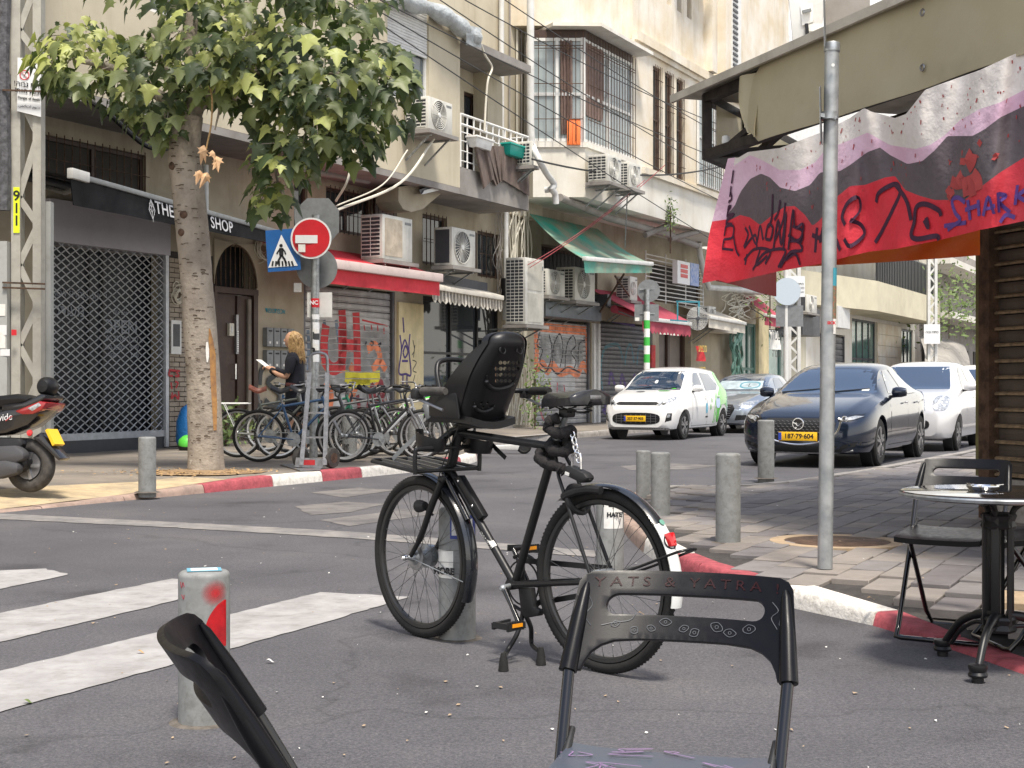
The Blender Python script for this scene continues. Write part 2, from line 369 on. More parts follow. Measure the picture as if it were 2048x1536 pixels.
# left pavement
kl = [(-40,5.4),(-12,5.4),(-7,5.43),(-4.4,5.55),(-2,5.62),(.3,5.6),(2,5.2),(3.2,4.5),(4.4,3.8),(6,3.2),(8,2.9),(13,2.66),(90,2.66)]
klp = [FW(s, t).to_2d() for s, t in kl]
sm = [p.to_2d() for p in spline([Vc((p.x, p.y, 0)) for p in klp], 5)]
lp = MB(); inner = [FW(s, t-.14).to_2d() for s, t in kl]
kl2 = [(-40,5.4),(-12,5.4),(-7,5.43),(-6.2,5.46),(-5,5.5),(-4.4,5.55),(-3.4,5.59)]+kl[4:]
def zed(s, d): e = .12 if s > -3.4 else max(.015, min(.12, .015+.105*(s+6.2)/2.6)); return (e-.003)+(.12-e+.003)*min(1, max(0, d-.13)/1.2)
lp.grid([[FW(s, t-d, zed(s, d)) for s, t in kl2] for d in (.13, .5, .9, 1.33)]+[[FW(s, -.4, .12) for s, t in kl2]])
left_pavement = tag(lp.build('left_pavement', M['slab'], sm=0), kind='structure')
kerb_l = tag(empty('left_kerb', FW(0, 5.5), None, None), kind='structure')
LL = path_len(sm)
def s_to_len(s):
    best = min(range(len(sm)), key=lambda i: abs(ST(Vc((sm[i].x, sm[i].y, 0)))[0]-s)); return LL[best]
def len_at_s(s):
    for i in range(len(sm)-1):
        a = ST(Vc((*sm[i], 0)))[0]; b = ST(Vc((*sm[i+1], 0)))[0]
        if a <= s <= b: return LL[i]+(LL[i+1]-LL[i])*(s-a)/(b-a+1e-9)
    return LL[-1]
hl = lambda p: max(.015, min(.12, .015+.105*(ST(Vc((*p, 0)))[0]+6.2)/2.6)) if ST(Vc((*p, 0)))[0] < -3.4 else .12
cl = [len_at_s(s) for s in (-4.4, -3.3, -2.4, -1.6, -.14, 1.1, 2.2, 3.2)]
kerb_stones(kerb_l, sm, cl, [M['kred'], M['kwhite']], 1, hf=hl)
cg = [len_at_s(3.2+i*1.0) for i in range(0, 24)]; kerb_stones(kerb_l, sm, cg, [M['kgrey']], 1)
cf = [len_at_s(s) for s in (-14, -12.5, -11, -9.7, -8.6, -7.5, -6.5, -5.5, -4.4)]; M['kfade'] = mat('faded_kerb_paint', (.38,.27,.22), .85, col2=(.24,.18,.15), vs=7, dirt=.7, bump=.4, bs=60)
kerb_stones(kerb_l, sm, cf, [M['kfade']], 1, hf=lambda p: max(.02, hl(p)))
MB().fb(27, 88, 2.5, 2.66, -.02, .12).build('kerb_stone', M['kgrey'], kerb_l)
# pavement ramps down to the crossing: tan tactile band
tb = MB(); rows = []
for s, t in [(-14,5.28),(-12,5.28),(-9,5.3),(-7,5.31),(-5.6,5.36),(-4.6,5.42),(-3.9,5.45)]:
    w = .95 if s < -5 else .6; rows.append([FW(s, t-w*k/3, zed(s, 5.42-t+.0+.13+w*k/3 if 0 else .13+w*k/3)+.004) for k in range(4)])
tb.grid(rows); tb.build('tactile_band', M['yband'], left_pavement, sm=0)
pit = MB(); c = G(400, 945, .12); ring = []
for k in range(28):
    a = 2*math.pi*k/28; r = .62*(1+.2*noise.noise(Vc((math.cos(a)*2, math.sin(a)*2, 3)))); ring.append(Vc((c.x+r*1.15*math.cos(a), c.y+r*.9*math.sin(a), .126)))
ctr = [Vc((c.x, c.y, .16))]; pit.add(ctr+ring, [(0, 1+k, 1+(k+1) % 28) for k in range(28)]); pit.build('tree_pit', M['soil'], left_pavement)
# right pavement
kr = [(2.2,2.0),(2.2,3.5),(2.12,4.4),(1.97,5.35),(1.66,6.5),(1.22,7.36),(.96,8.43),(.85,10.0),(.9,11.9),(1.1,13.4),(1.6,14.25),(2.76,14.75),(6.75,21.4),(12.6,32.5),(36,78)]
krp = [p.to_2d() for p in spline([(x, y, 0) for x, y in kr], 5)]
hr = lambda p: .10 if 7 < p.y < 10 or p.y > 14 else (max(.02, .10-(7-p.y)*.08) if p.y < 7 else .10-.06*math.sin(math.pi*(p.y-10)/4))
kerb_r = tag(empty('right_kerb', (1.2,8,0), None, None), kind='structure')
LR = path_len(krp)
def lr(x, y): return LR[min(range(len(krp)), key=lambda i: (krp[i]-Vc((x, y))).length)]
marks = [0, .9, 1.8, lr(1.98,5.3)-.1, lr(1.8,6.0), lr(1.64,6.5), lr(1.42,6.95), lr(1.21,7.4), lr(1.08,7.9), lr(.95,8.45), lr(.87,9.4), lr(.85,10.4), lr(.9,11.5), lr(1.0,12.6), lr(1.3,13.8)]
colr = [M['kred']]*5+[M['kwhite']]*2+[M['kred']]*2+[M['kwhite'], M['kfade'], M['kfade'], M['kfade'], M['kfade']]
for i in range(len(marks)-1): kerb_stones(kerb_r, krp, marks[i:i+2], [colr[i]], -1, w=.13, hf=hr)
cc = [marks[-1]+i*1.0 for i in range(0, 26)]; kerb_stones(kerb_r, krp, cc, [M['kgrey']], -1, hf=hr)
base = MB(); rp = [Vc((*p, 0)) for p in krp]
rows = []
for i, p in enumerate(krp):
    t = (krp[min(i+1, len(krp)-1)]-krp[max(i-1, 0)]).normalized(); nn = Vc((t.y, -t.x)); q = p+nn*.13
    rows.append([Vc((q.x, q.y, hr(p)-.012)), Vc((max(7.5, q.x+9), q.y-1.0, .105))])
base.grid(rows)
right_pavement = tag(base.build('right_pavement', M['joint'], sm=0), kind='structure')
poly = [Vc((p.x, p.y)) for p in krp]
def dist_in(q):                                       # inside the pavement and clear of the kerb
    if q.x > 9 or q.y < 3.2 or q.y > 30: return False
    d = 9; best = None
    for a, b in zip(poly, poly[1:]):
        ab = b-a; t = max(0, min(1, (q-a).dot(ab)/ab.length_squared)); c = a+ab*t; e = (q-c).length
        if e < d: d = e; best = (ab.x*(q-a).y-ab.y*(q-a).x)
    return best is not None and best < 0 and d > .25
pv = MB().box((0,0,-.022), (.192,.392,.045)).build('paver', M['paver'], None, bevel=.004, bseg=1, local=True); pvm = pv.data; bpy.data.objects.remove(pv)
pvmB = pvm.copy(); pvmB.materials[0] = M['paverb']; pvmT = pvm.copy(); pvmT.materials[0] = M['pavert']; pvmC = pvm.copy(); pvmC.materials[0] = M['paverc']
cand = []; ux, uy = Vc((UX, UY)), Vc((UY, -UX))
for i in range(-30, 70):
    for j in range(-10, 95):
        q = Vc((1.0, 8.0))+uy*(i*.2)+ux*(j*.4+(.2 if i % 2 else 0))
        if dist_in(q) and (q-Vc((2.05,8.95))).length > .42: cand.append((q.y, q))
cand.sort(key=lambda e: e[0] if abs(e[1].x/e[1].y) < .37 else e[0]+50)
rest = {0: MB(), 1: MB(), 2: MB()}
rz = -R(27.14); nT = 0
tanpos = [(1.25,8.35),(1.4,8.0),(1.52,7.7),(1.62,7.5),(2.02,7.0),(2.35,6.5),(1.0,9.4),(1.95,8.9),(2.2,8.8),(2.6,6.2)]
for n, (_, q) in enumerate(cand):
    t = min((q-Vc(p)).length for p in tanpos) < .16
    z = .12+ru(-.004, .004) if hr(q) >= .12 or q.x > 1.6+.0*q.y else hr(q)+.002
    edge = min((q-p).length for p in poly)
    z = .12 if edge > .8 else hr(min(poly, key=lambda p: (p-q).length))*(1-edge/.8)+.12*(edge/.8)
    z += ru(-.003, .003)
    k = 2 if t else random.choice((0, 0, 0, 1, 1, 3))
    if n < 300:
        o = bpy.data.objects.new('paver', (pvm, pvmB, pvmT, pvmC)[k]); COL.objects.link(o); o.parent = right_pavement
        o.location = Vc((q.x, q.y, z))-WORG['right_pavement']; o.rotation_euler = (ru(-.008,.008), ru(-.008,.008), rz+ru(-.012,.012))
    else:
        rest[min(k, 2) if k != 3 else 0].box((q.x, q.y, z-.012), (.192,.392,.025), rz)
for k, m in ((0, M['paver']), (1, M['paverb'])):
    tag(rest[k].build('paver_field', m, right_pavement, sm=0), kind='stuff')
mh = empty('manhole_cover', (2.05,8.95,.12), 'round rusty manhole cover set among the pavers behind the signless pole', 'manhole cover')
MB().lathe([(.42,-.02),(.42,.0),(.33,.0),(.33,-.02)], (2.05,8.95,.118), n=40).build('collar', M['pavert'], mh)
MB().lathe([(0,0),(.30,.0),(.31,-.004),(.325,-.004),(.325,-.02)], (2.05,8.95,.119), n=40).build('lid', M['rust'], mh)
# small litter on the road and pavements
for nm, m, cnt, rng in (('litter', M['paper'], 150, (.2, .8)), ('leaf_litter', M['pavert'], 200, (.3, .9))):
    mb = MB()
    for i in range(cnt):
        y = ru(2.2, 17)**1.0; x = ru(-.38, .36)*y; q = Vc((x, y)); z = .128 if (dist_in(q) or ST(Vc((x, y, 0)))[1] < 5.4) else .004
        r = ru(*rng)*.009*(1+.05*y); a = ru(0, 6.3); e = ru(.3, 1)
        pts = [Vc((x+r*math.cos(a+t)*(1 if k % 2 else e), y+r*1.5*math.sin(a+t), z+ru(0, .004))) for k, t in enumerate((0, 1.4, 2.9, 4.4))]
        mb.add(pts, [(0,1,2,3)])
    tag(mb.build(nm, m, None, sm=0), 'small pale scraps scattered over the asphalt' if nm == 'litter' else 'dry leaf crumbs scattered over the street', 'litter', kind='stuff')
mb = MB(); c = G(400, 945, .12)
for i in range(700):
    a = ru(0, 6.3); r = abs(random.gauss(0, .42)); x, y = c.x+r*1.3*math.cos(a), c.y+r*.85*math.sin(a)-.05
    if ST(Vc((x, y, 0)))[1] > 5.4: continue
    s = ru(.008, .025); b = ru(0, 6.3)
    mb.add([Vc((x+s*math.cos(b+t), y+s*math.sin(b+t), .135+ru(0, .012))) for t in (0, 1.7, 3.2, 4.8)], [(0,1,2,3)])
M['straw'] = mat('dry_leaf', (.50,.33,.15), .9, col2=(.3,.18,.08), vs=40)
tag(mb.build('dry_leaves', M['straw'], None, sm=0), 'dry yellow leaves fallen round the street tree', 'dry leaves', kind='stuff')
# ---------------------------------------------------------------- street facade
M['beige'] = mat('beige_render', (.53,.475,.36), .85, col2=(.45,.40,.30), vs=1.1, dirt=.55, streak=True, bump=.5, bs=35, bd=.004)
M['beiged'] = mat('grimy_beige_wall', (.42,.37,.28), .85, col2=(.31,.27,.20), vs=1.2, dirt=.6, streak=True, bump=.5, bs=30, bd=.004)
M['cream'] = mat('peeling_cream_render', (.74,.70,.62), .85, col2=(.63,.535,.39), vs=1.0, dirt=.55, streak=True, bump=.6, bs=18, bd=.006)
M['whitew'] = mat('stained_white_render', (.74,.72,.67), .85, col2=(.64,.60,.51), vs=.9, dirt=.45, streak=True, bump=.4, bs=22, bd=.005)
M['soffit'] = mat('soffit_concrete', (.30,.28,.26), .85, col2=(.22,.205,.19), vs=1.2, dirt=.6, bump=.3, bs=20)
M['brick'] = mat('painted_brick', (.36,.31,.25), .85, col2=(.25,.21,.17), vs=3, dirt=.6, bump=.5, bs=50)
M['charcoal'] = mat('charcoal_fascia', (.055,.058,.066), .5, var=.15, vs=2)
M['fasc'] = mat('lilac_grey_fascia', (.40,.39,.43), .55, var=.08, vs=2, dirt=.15)
M['slat'] = mat('galvanised_slat', (.43,.42,.41), .5, .4, var=.2, vs=3, dirt=.6, streak=True)
M['slatd'] = mat('dark_slat', (.13,.13,.14), .5, .4, var=.25, vs=3, dirt=.5, streak=True)
M['grille'] = mat('grille_steel', (.46,.48,.51), .45, .3, var=.15, vs=9)
M['winframe'] = mat('white_window_frame', (.68,.68,.66), .45, var=.06, vs=4, dirt=.3)
M['glass'] = mat('window_glass', (.10,.12,.13), .06, spec=.8, var=.2, vs=.8)
M['shopglass'] = mat('shop_glass', (.035,.04,.045), .05, spec=.8)
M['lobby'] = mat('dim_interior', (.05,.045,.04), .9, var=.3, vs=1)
M['greenf'] = mat('green_awning_cloth', (.03,.33,.26), .85, col2=(.30,.27,.20), vs=1.1, dirt=.5, bump=.2, bs=150)
M['maroon'] = mat('maroon_awning_cloth', (.38,.06,.09), .85, var=.2, vs=2, dirt=.3)
M['stripew'] = mat('off_white_cloth', (.62,.58,.50), .85, var=.12, vs=3, dirt=.45)
M['mat_br'] = mat('reed_screen', (.17,.13,.11), .9, col2=(.11,.085,.075), vs=6, dirt=.4)
def Sx(px, t): return SZ(px, 770, t)[0]
def Zx(px, py, t): return SZ(px, py, t)[1]
def FR(x0, x1, ytop, ybot, t, ref=None):              # s0, s1, z0, z1 of a seen rectangle on plane t
    r = x0 if ref is None else ref; return Sx(x0, t), Sx(x1, t), Zx(r, ybot, t), Zx(r, ytop, t)
TD = Vc((UY, -UX, 0)); SD = Vc((UX, UY, 0)); ZD = Vc((0,0,1))
def wall(mb, s0, s1, z0, z1, t0, t1, holes=()):
    ss = sorted({s0, s1, *[h[0] for h in holes], *[h[1] for h in holes]}); zs = sorted({z0, z1, *[h[2] for h in holes], *[h[3] for h in holes]})
    ss = [x for x in ss if s0 <= x <= s1]; zs = [x for x in zs if z0 <= x <= z1]
    for a, b in zip(ss, ss[1:]):
        run = None
        for c, d in zip(zs, zs[1:]):
            m = ((a+b)/2, (c+d)/2); solid = not any(h[0] < m[0] < h[1] and h[2] < m[1] < h[3] for h in holes)
            if solid: run = (run[0], d) if run else (c, d)
            if (not solid or d == zs[-1]) and run: mb.fb(a, b, t0, t1, *run); run = None
    return mb
def window(bld, s0, s1, z0, z1, t, fm, pm, cols=2, rows=1, fw=.06, bars=0, hb=2, bm=None, dep=.12, name='window'):
    """frame set in the opening, panes as sub-parts, optional security bars as sub-parts"""
    mb = MB()
    for a, b, c, d in ((s0, s0+fw, z0, z1), (s1-fw, s1, z0, z1), (s0+fw, s1-fw, z0, z0+fw), (s0+fw, s1-fw, z1-fw, z1)): mb.fb(a, b, t-dep, t-dep+.06, c, d)
    for i in range(1, cols): x = s0+(s1-s0)*i/cols; mb.fb(x-fw/2, x+fw/2, t-dep+.004, t-dep+.055, z0+fw, z1-fw)
    for i in range(1, rows): z = z0+(z1-z0)*i/rows; mb.fb(s0+fw, s1-fw, t-dep+.008, t-dep+.05, z-fw/2, z+fw/2)
    w = mb.build(name, fm, bld, sm=0)
    for i in range(cols):
        for j in range(rows):
            a = s0+(s1-s0)*i/cols; b = s0+(s1-s0)*(i+1)/cols; c = z0+(z1-z0)*j/rows; d = z0+(z1-z0)*(j+1)/rows
            MB().fb(a+fw/2, b-fw/2, t-dep+.012, t-dep+.02, c+fw/2, d-fw/2).build('pane', pm, w, sm=0)
    if bars:
        b0 = None
        for i in range(bars):
            s = s0+(s1-s0)*(i+.5)/bars; p = FW(s, t+.05, z0-.03)
            if b0 is None: b0 = MB().tube([FW(s, t+.05, z0-.03), FW(s, t+.05, z1+.03)], .009, 5).build('bar', bm or M['rust'], w, origin=p)
            else: inst(b0, p, w)
        for j in range(hb): z = z0+(z1-z0)*(j+.5)/hb; MB().bar(FW(s0-.02, t+.05, z), FW(s1+.02, t+.05, z), .025, .008).build('bar', bm or M['rust'], w, sm=0)
    return w
def shutter(bld, s0, s1, z0, z1, t, n, m, rail=None, name='roller_shutter', lip=None):
    mb = MB().fb(s0-.07, s0, t-.06, t+.07, z0, z1+.05).fb(s1, s1+.07, t-.06, t+.07, z0, z1+.05).fb(s0, s1, t-.06, t-.05, z0, z1)
    r = mb.build(name, rail or M['slatd'], bld, sm=0); h = (z1-z0)/n; first = None
    for i in range(n):
        z = z0+h*i; q = FW(s0+.002, t, z)
        if first is None:
            prof = [(-.03, 0), (.016, 0), (.020, h*.10), (.006, h*.2), (.012, h*.45), (.010, h*.75), (0, h*.90), (-.03, h*.92)]
            first = MB().prism([FW(s0+.002, t+a, z+b) for a, b in prof], SD*(s1-s0-.004)).build('slat', m, r, origin=q, ang=25)
        else: inst(first, q, r)
    return r
def gw(mb, pts, t, w, smooth=5, off=.03):             # painted stroke seen at photo points on plane t
    return ribbon(mb, [W_(x, y, t+off) for x, y in pts], w, TD, smooth)
# ---- building A : smoke shop, door, shutters, beige overhanging storey
TA = 1.2
A = empty('overhang_building', FW(4, 0, .12), 'beige apartment block jutting out above the smoke shop and first shutters', 'building')
sG0, sG1 = Sx(93, 0)-.0, Sx(326, 0); zS = 5.0
doorS = Sx(427, 0), Sx(512, 0); sh1 = Sx(612, 0), Sx(786, 0); sw = Sx(846, 0), Sx(1003, 0)
mzw = [(Sx(84,0), Sx(292,0), 3.95, 4.62), (Sx(588,0), Sx(615,0), 3.9, 4.7), (Sx(652,0), Sx(742,0), 3.95, 4.75), (Sx(845,0), Sx(893,0), 3.6, 4.62), (Sx(955,0), Sx(1000,0), 3.5, 4.5)]
arch = (doorS[0]-.02, doorS[1]+.02, .16, 3.45)
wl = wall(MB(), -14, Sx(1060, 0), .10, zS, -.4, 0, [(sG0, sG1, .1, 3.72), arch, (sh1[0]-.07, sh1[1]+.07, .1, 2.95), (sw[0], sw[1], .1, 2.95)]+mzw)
wl.build('wall', M['beiged'], A, sm=0)
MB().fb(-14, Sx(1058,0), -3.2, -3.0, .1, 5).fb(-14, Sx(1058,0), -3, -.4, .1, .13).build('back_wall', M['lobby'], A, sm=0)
# upper storeys
up = wall(MB(), -14, Sx(920, TA), zS, 13, TA-.25, TA, [(Sx(775,TA), Sx(858,TA), 6.35, 8.6), (Sx(300,TA), Sx(420,TA), 6.4, 8.3)])
up.build('upper_wall', M['beige'], A, sm=0)
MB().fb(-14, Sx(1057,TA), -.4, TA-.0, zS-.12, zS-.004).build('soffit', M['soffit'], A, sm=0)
s9, s10 = Sx(920, TA), Sx(1057, TA)
wall(MB(), s9-.05, Sx(1085,.15), zS, 13, -.05, .15, [(Sx(928,.15), Sx(952,.15), 5.0, 7.4)]).build('balcony_back_wall', M['beige'], A, sm=0)
MB().fb(s9-.25, s9-.001, .15, TA-.25, zS, 13).build('return_wall', M['beige'], A, sm=0)
for k_, px_ in enumerate((1018, 1032, 1041, 1049)): MB().tube([FW(Sx(px_,.2), .2+.03*math.sin(k_), 5.0), FW(Sx(px_,.2)+.05, .2, 9), FW(Sx(px_,.2), .2, 13)], .02+.008*(k_ % 2), 6).build('wall_cable', M['wirew'] if k_ % 2 else M['soffit'], A)
MB().fb(s9, s10, .15, TA+.06, 7.86, 8.02).build('lintel', M['soffit'], A, sm=0)
MB().fb(Sx(975,.5), Sx(1005,.5), .15, .5, zS, 7.86).build('pillar', M['beige'], A, sm=0)
MB().fb(s9, s10, TA-.03, TA+.004, zS-.12, zS+.42).build('balcony_upstand', M['soffit'], A, sm=0)
# upper window with roller blind
ws = Sx(775,TA), Sx(858,TA)
wd = window(A, ws[0], ws[1], 6.35, 8.6, TA, M['winframe'], M['glass'], 2, 1)
bl0 = None
for i in range(24):
    z = 7.3+i*.054; q = FW(ws[0]+.03, TA-.03, z)
    if bl0 is None: bl0 = MB().prism([FW(ws[0]+.03, TA-.03+a, z+b) for a, b in ((-.02,0),(.0,.004),(.006,.027),(0,.05),(-.02,.05))], SD*(ws[1]-ws[0]-.06)).build('blind_slat', M['pvc'], wd, origin=q)
    else: inst(bl0, q, wd)
window(A, Sx(300,TA), Sx(420,TA), 6.4, 8.3, TA, M['winframe'], M['glass'], 2, 1)
window(A, Sx(928,.15), Sx(952,.15), 5.0, 7.4, .15, M['brown'], M['shopglass'], 1, 2)
mzi = 0
for (a, b, c, d), nb in zip(mzw, (14, 0, 10, 6, 5)):
    window(A, a, b, c, d, 0, M['brown'], M['shopglass'] if mzi else M['lobby'], 2 if b-a > 1.5 else 1, 1, bars=nb, bm=M['rust'] if mzi != 2 else M['brown'], hb=1); mzi += 1
# mezzanine timber louvres right of the light fitting
for a, b, c, d in ((Sx(745,0), Sx(790,0), 3.9, 4.75), (Sx(900,0), Sx(950,0), 3.55, 4.45)):
    lw = MB().fb(a, b, .01, .03, c, d).build('timber_panel', M['rust'], A, sm=0)
    k = int((b-a)/.13)
    for i in range(k): MB().fb(a+i*(b-a)/k+.01, a+(i+1)*(b-a)/k-.012, .03, .055, c+.02, d-.02).build('plank', M['brown'], lw, sm=0)
# smoke shop: wavy grille, dark shop front behind, fascia
MB().fb(sG0, sG1, -.32, -.28, .14, 3.1).build('shop_window', mat('blue_black_window', (.006,.009,.016), .35, spec=.3), A, sm=0)
for px in (178, 205, 300): MB().fb(Sx(px,-.27)-.03, Sx(px,-.27)+.03, -.28, -.24, .14, 3.1).build('mullion', M['blackmat'], A, sm=0)
MB().fb(sG0+1.0, sG0+1.9, -1.6, -1.2, .3, 1.05).fb(sG0+.2, sG1-.2, -2.4, -2.2, .3, 2.2).build('counter', M['charcoal'], A, sm=0)
MB().fb(sG0-.02, sG1+.06, -.26, .10, 3.12, 3.72).build('fascia', M['fasc'], A, sm=0)
MB().fb(sG0-.02, sG1+.10, -.2, .02, .12, .30).build('threshold', M['charcoal'], A, sm=0)
for s in (sG0-.06, sG1): MB().fb(s, s+.07, -.1, .06, .14, 3.12).build('guide_rail', M['grille'], A, sm=0)
gr = MB().fb(sG0, sG1, -.03, .03, .30, .40).build('roller_grille', M['grille'], A, sm=0)
nrow, pitch = 46, (3.12-.40)/46; cells = 13; cw = (sG1-sG0)/cells; rod0 = [None, None]
for i in range(nrow+1):
    z = .40+pitch*i; k = i % 2
    if rod0[k] is None:
        pts = []
        for j in range(cells*4+1):
            s = sG0+cw*j/4; ph = 2*math.pi*j/4; c_ = math.cos(ph); pts.append(FW(s, .0+(.006 if k else -.006), z+(1 if k == 0 else -1)*pitch*.5*(c_*1.12-.12*c_**3)))
        rod0[k] = MB().tube(pts, .010, 4).build('grille_rod', M['grille'], gr, origin=FW(sG0, 0, z))
    else: inst(rod0[k], FW(sG0, 0, z), gr)
M['decal'] = mat('pale_window_lettering', (.30,.33,.38), .6)
for txt, px, py, sz in (('OPEN', 240, 655, .30), ('NEW SMOKE SHOP', 160, 590, .13), ('מעודכן', 135, 622, .24), ('09:00-22:00', 225, 677, .12), ('א עד ה', 270, 680, .12), ('09:00-15:00', 225, 695, .10), ('שישי', 268, 695, .11), ('We are', 240, 625, .11), ('סגור', 225, 710, .10), ('שבת', 270, 710, .10)):
    p = W_(px, py, -.27); lettering(txt[::-1] if txt[0] > 'z' else txt, sz, p, SD, ZD, M['decal'], A, depth=.0005)
# brick pier with real courses
pier = MB().fb(sG1+.10, Sx(424,0), -.02, .012, .12, 3.2).build('brick_pier', M['joint'], A, sm=0)
bk = None; s_a, s_b = sG1+.12, Sx(374,0)+.5
for r in range(38):
    z = .14+r*.078; s = s_a-(.12 if r % 2 else 0)
    while s < s_b-.06:
        q = max(s, s_a); e = min(s+.235, s_b)
        if e-q > .2:
            o = FW(q, .012+ru(0,.004), z)
            if bk is None: bk = MB().fb(q, q+.228, .0, .03, z, z+.068).build('brick', M['brick'], pier, origin=o, bevel=.006, bseg=1)
            else: inst(bk, o, pier)
        else: MB().fb(q, e-.008, .0, .028, z, z+.068).build('brick', M['brick'], pier, sm=0)
        s += .24
# entrance door with arched grille above
dr = MB().fb(doorS[0]-.02, doorS[0]+.07, -.12, .03, .14, 2.62).fb(doorS[1]-.09, doorS[1]+.02, -.12, .03, .14, 2.62).fb(doorS[0]-.02, doorS[1]+.02, -.12, .04, 2.62, 2.72).build('door', M['brown'], A, sm=0)
mid = Sx(478,0)
MB().fb(doorS[0]+.07, mid, -.12, -.08, .16, 2.62).build('door_leaf', M['brown'], dr, sm=0)
MB().hexa([FW(s, t, z) for z in (.16, 2.6) for s, t in ((mid+.02,-.1),(mid+.02,-.05),(doorS[1]-.1,-.02),(doorS[1]-.1,-.07))]).build('door_leaf', M['brown'], dr, sm=0)
MB().fb(Sx(495,0), Sx(501,0), -.02, .02, .2, 2.55).build('door_edge_strip', M['slab'], dr, sm=0)
MB().tube([FW(mid-.06, -.07, 1.2), FW(mid-.06, -.02, 1.2), FW(mid-.06, -.02, 1.45), FW(mid-.06, -.07, 1.45)], .012, 6).build('handle', M['chrome'], dr)
MB().fb(mid-.03, mid+.03, -.08, -.03, 1.62, 2.28).build('intercom_panel', M['alu'], dr, sm=0)
for i in range(10): MB().fb(mid-.018, mid+.022, -.03, -.022, 1.66+i*.036, 1.685+i*.036).build('button', M['white'], dr, sm=0)
MB().fb(mid-.21, mid-.09, -.08, -.03, 1.92, 2.13).build('keypad', M['wirew'], dr, sm=0)
MB().fb(mid-.17, mid-.13, -.03, -.024, 1.97, 2.08).build('keypad_display', M['pvc'], dr, sm=0)
MB().fb(doorS[0], doorS[1], -.35, -.3, 2.7, 3.5).build('transom_dark', M['dark'], A, sm=0)
ar = MB(); cS = (doorS[0]+doorS[1])/2; hw = (doorS[1]-doorS[0])/2
outer = [FW(cS+hw*1.02*math.cos(a), 0, 2.75+.70*math.sin(a)) for a in np.linspace(math.pi, 0, 16)]
ar.tube(outer, .02, 6); agr = ar.build('arch_grille', M['rust'], A)
sp = MB()
for sgn in (-1, 1):
    rows_ = [FW(cS+sgn*hw*1.02, 0, 3.5)]; e = [FW(cS+hw*1.02*math.cos(a), .002, 2.75+.70*math.sin(a)) for a in (np.linspace(math.pi, math.pi/2, 9) if sgn < 0 else np.linspace(0, math.pi/2, 9))]
    poly_ = [FW(cS+sgn*hw*1.02, .002, 3.5)]+e; sp.prism(poly_ if sgn > 0 else poly_[::-1], TD*.03)
sp.build('arch_spandrel', M['beiged'], A, sm=0)
for i in range(9):
    x = -1+2*(i+.5)/9; h = .70*math.sqrt(max(0, 1-x*x)); MB().tube([FW(cS+hw*x, 0, 2.72), FW(cS+hw*x, 0, 2.75+h)], .012, 5).build('bar', M['rust'], agr)
# mailboxes, poster, meters
mbx = empty('mailbox_bank', W_(530, 740, .02), 'bank of eight small grey mailboxes in two rows beside the brown door', 'mailboxes')
for r in range(2):
    for c in range(4):
        x0 = 527+c*13.5+c*.6; y0 = 655+r*45; a, b, z0_, z1_ = FR(x0, x0+12.5, y0, y0+38, .02); z0_, z1_ = Zx(530, y0+38, .02), Zx(530, y0, .02)
        bx_ = MB().fb(a, b, 0, .10, z0_, z1_).build('mailbox_door', M['gsign'], mbx, bevel=.005, bseg=1); MB().fb(a+.04, b-.04, .10, .104, z1_-.07, z1_-.045).build('slot', M['dark'], bx_, sm=0)
        MB().fb(a+.05, a+.10, .10, .106, z0_+.05, z0_+.09).build('nameplate', M['paper'], bx_, sm=0)
po = empty('wall_poster', W_(350, 700, .05), 'framed black and white poster on the brick pier beside the tree', 'poster')
a, b, c, d = FR(342, 362, 640, 708, .06); MB().fb(a, b, .05, .07, c, d).build('frame', M['pvc'], po, sm=0); MB().fb(a+.04, b-.04, .07, .074, c+.12, d-.06).build('picture', M['charcoal'], po, sm=0)
g = MB()
for pp in ([(338,740),(360,742)], [(340,740),(338,750),(346,752)], [(352,742),(358,752),(350,752)], [(342,765),(344,778)], [(350,763),(356,766),(352,776)], [(345,785),(343,797),(350,790),(357,798),(357,782)]): gw(g, pp, .04, .035)
M['rpaint'] = mat('red_spray', (.38,.035,.04), .7); g.build('graffiti_word', M['rpaint'], A, sm=0)
g = MB()
for pp in ([(520,770),(524,740),(545,725),(555,745),(536,765),(560,790),(548,815),(530,800)], [(556,735),(568,728),(580,750)], [(575,770),(586,780),(576,800),(590,790)], [(560,820),(575,840),(590,830)], [(522,800),(518,830),(535,845),(548,835)]): gw(g, pp, .0, .10)
M['gpaint'] = mat('grey_spray', (.045,.05,.05), .7); g.build('graffiti_tag', M['gpaint'], A, sm=0)
lettering('אכפתנופוד'[::-1], .13, W_(551, 622, .012), SD, ZD, mat('teal_spray', (.03,.28,.36), .7), A, 'graffiti_word')
# first roller shutter and shop window
s1 = shutter(A, sh1[0], sh1[1], .16, 2.92, -.08, 21, M['slat'])
M['p_red'] = mat('paint_red', (.50,.025,.03), .6, var=.3, vs=4); M['p_white'] = mat('paint_white', (.50,.50,.49), .6, var=.2, vs=3); M['p_yel'] = mat('paint_yellow', (.65,.58,.03), .6, var=.2, vs=4); M['p_or'] = mat('paint_orange', (.72,.22,.10), .6, var=.4, vs=5); M['p_blue'] = mat('paint_slate', (.15,.2,.26), .6, var=.4, vs=4); M['p_blk'] = mat('paint_black', (.02,.02,.025), .6, var=.3, vs=5)
M['p_pur'] = mat('paint_purple', (.06,.03,.16), .6, var=.3, vs=4); M['p_teal'] = mat('paint_teal', (.05,.16,.2), .6, var=.3, vs=4); M['p_mar'] = mat('paint_maroon', (.22,.03,.04), .6, var=.3, vs=4); M['p_pink'] = mat('paint_pink', (.55,.09,.13), .6, var=.3, vs=4)
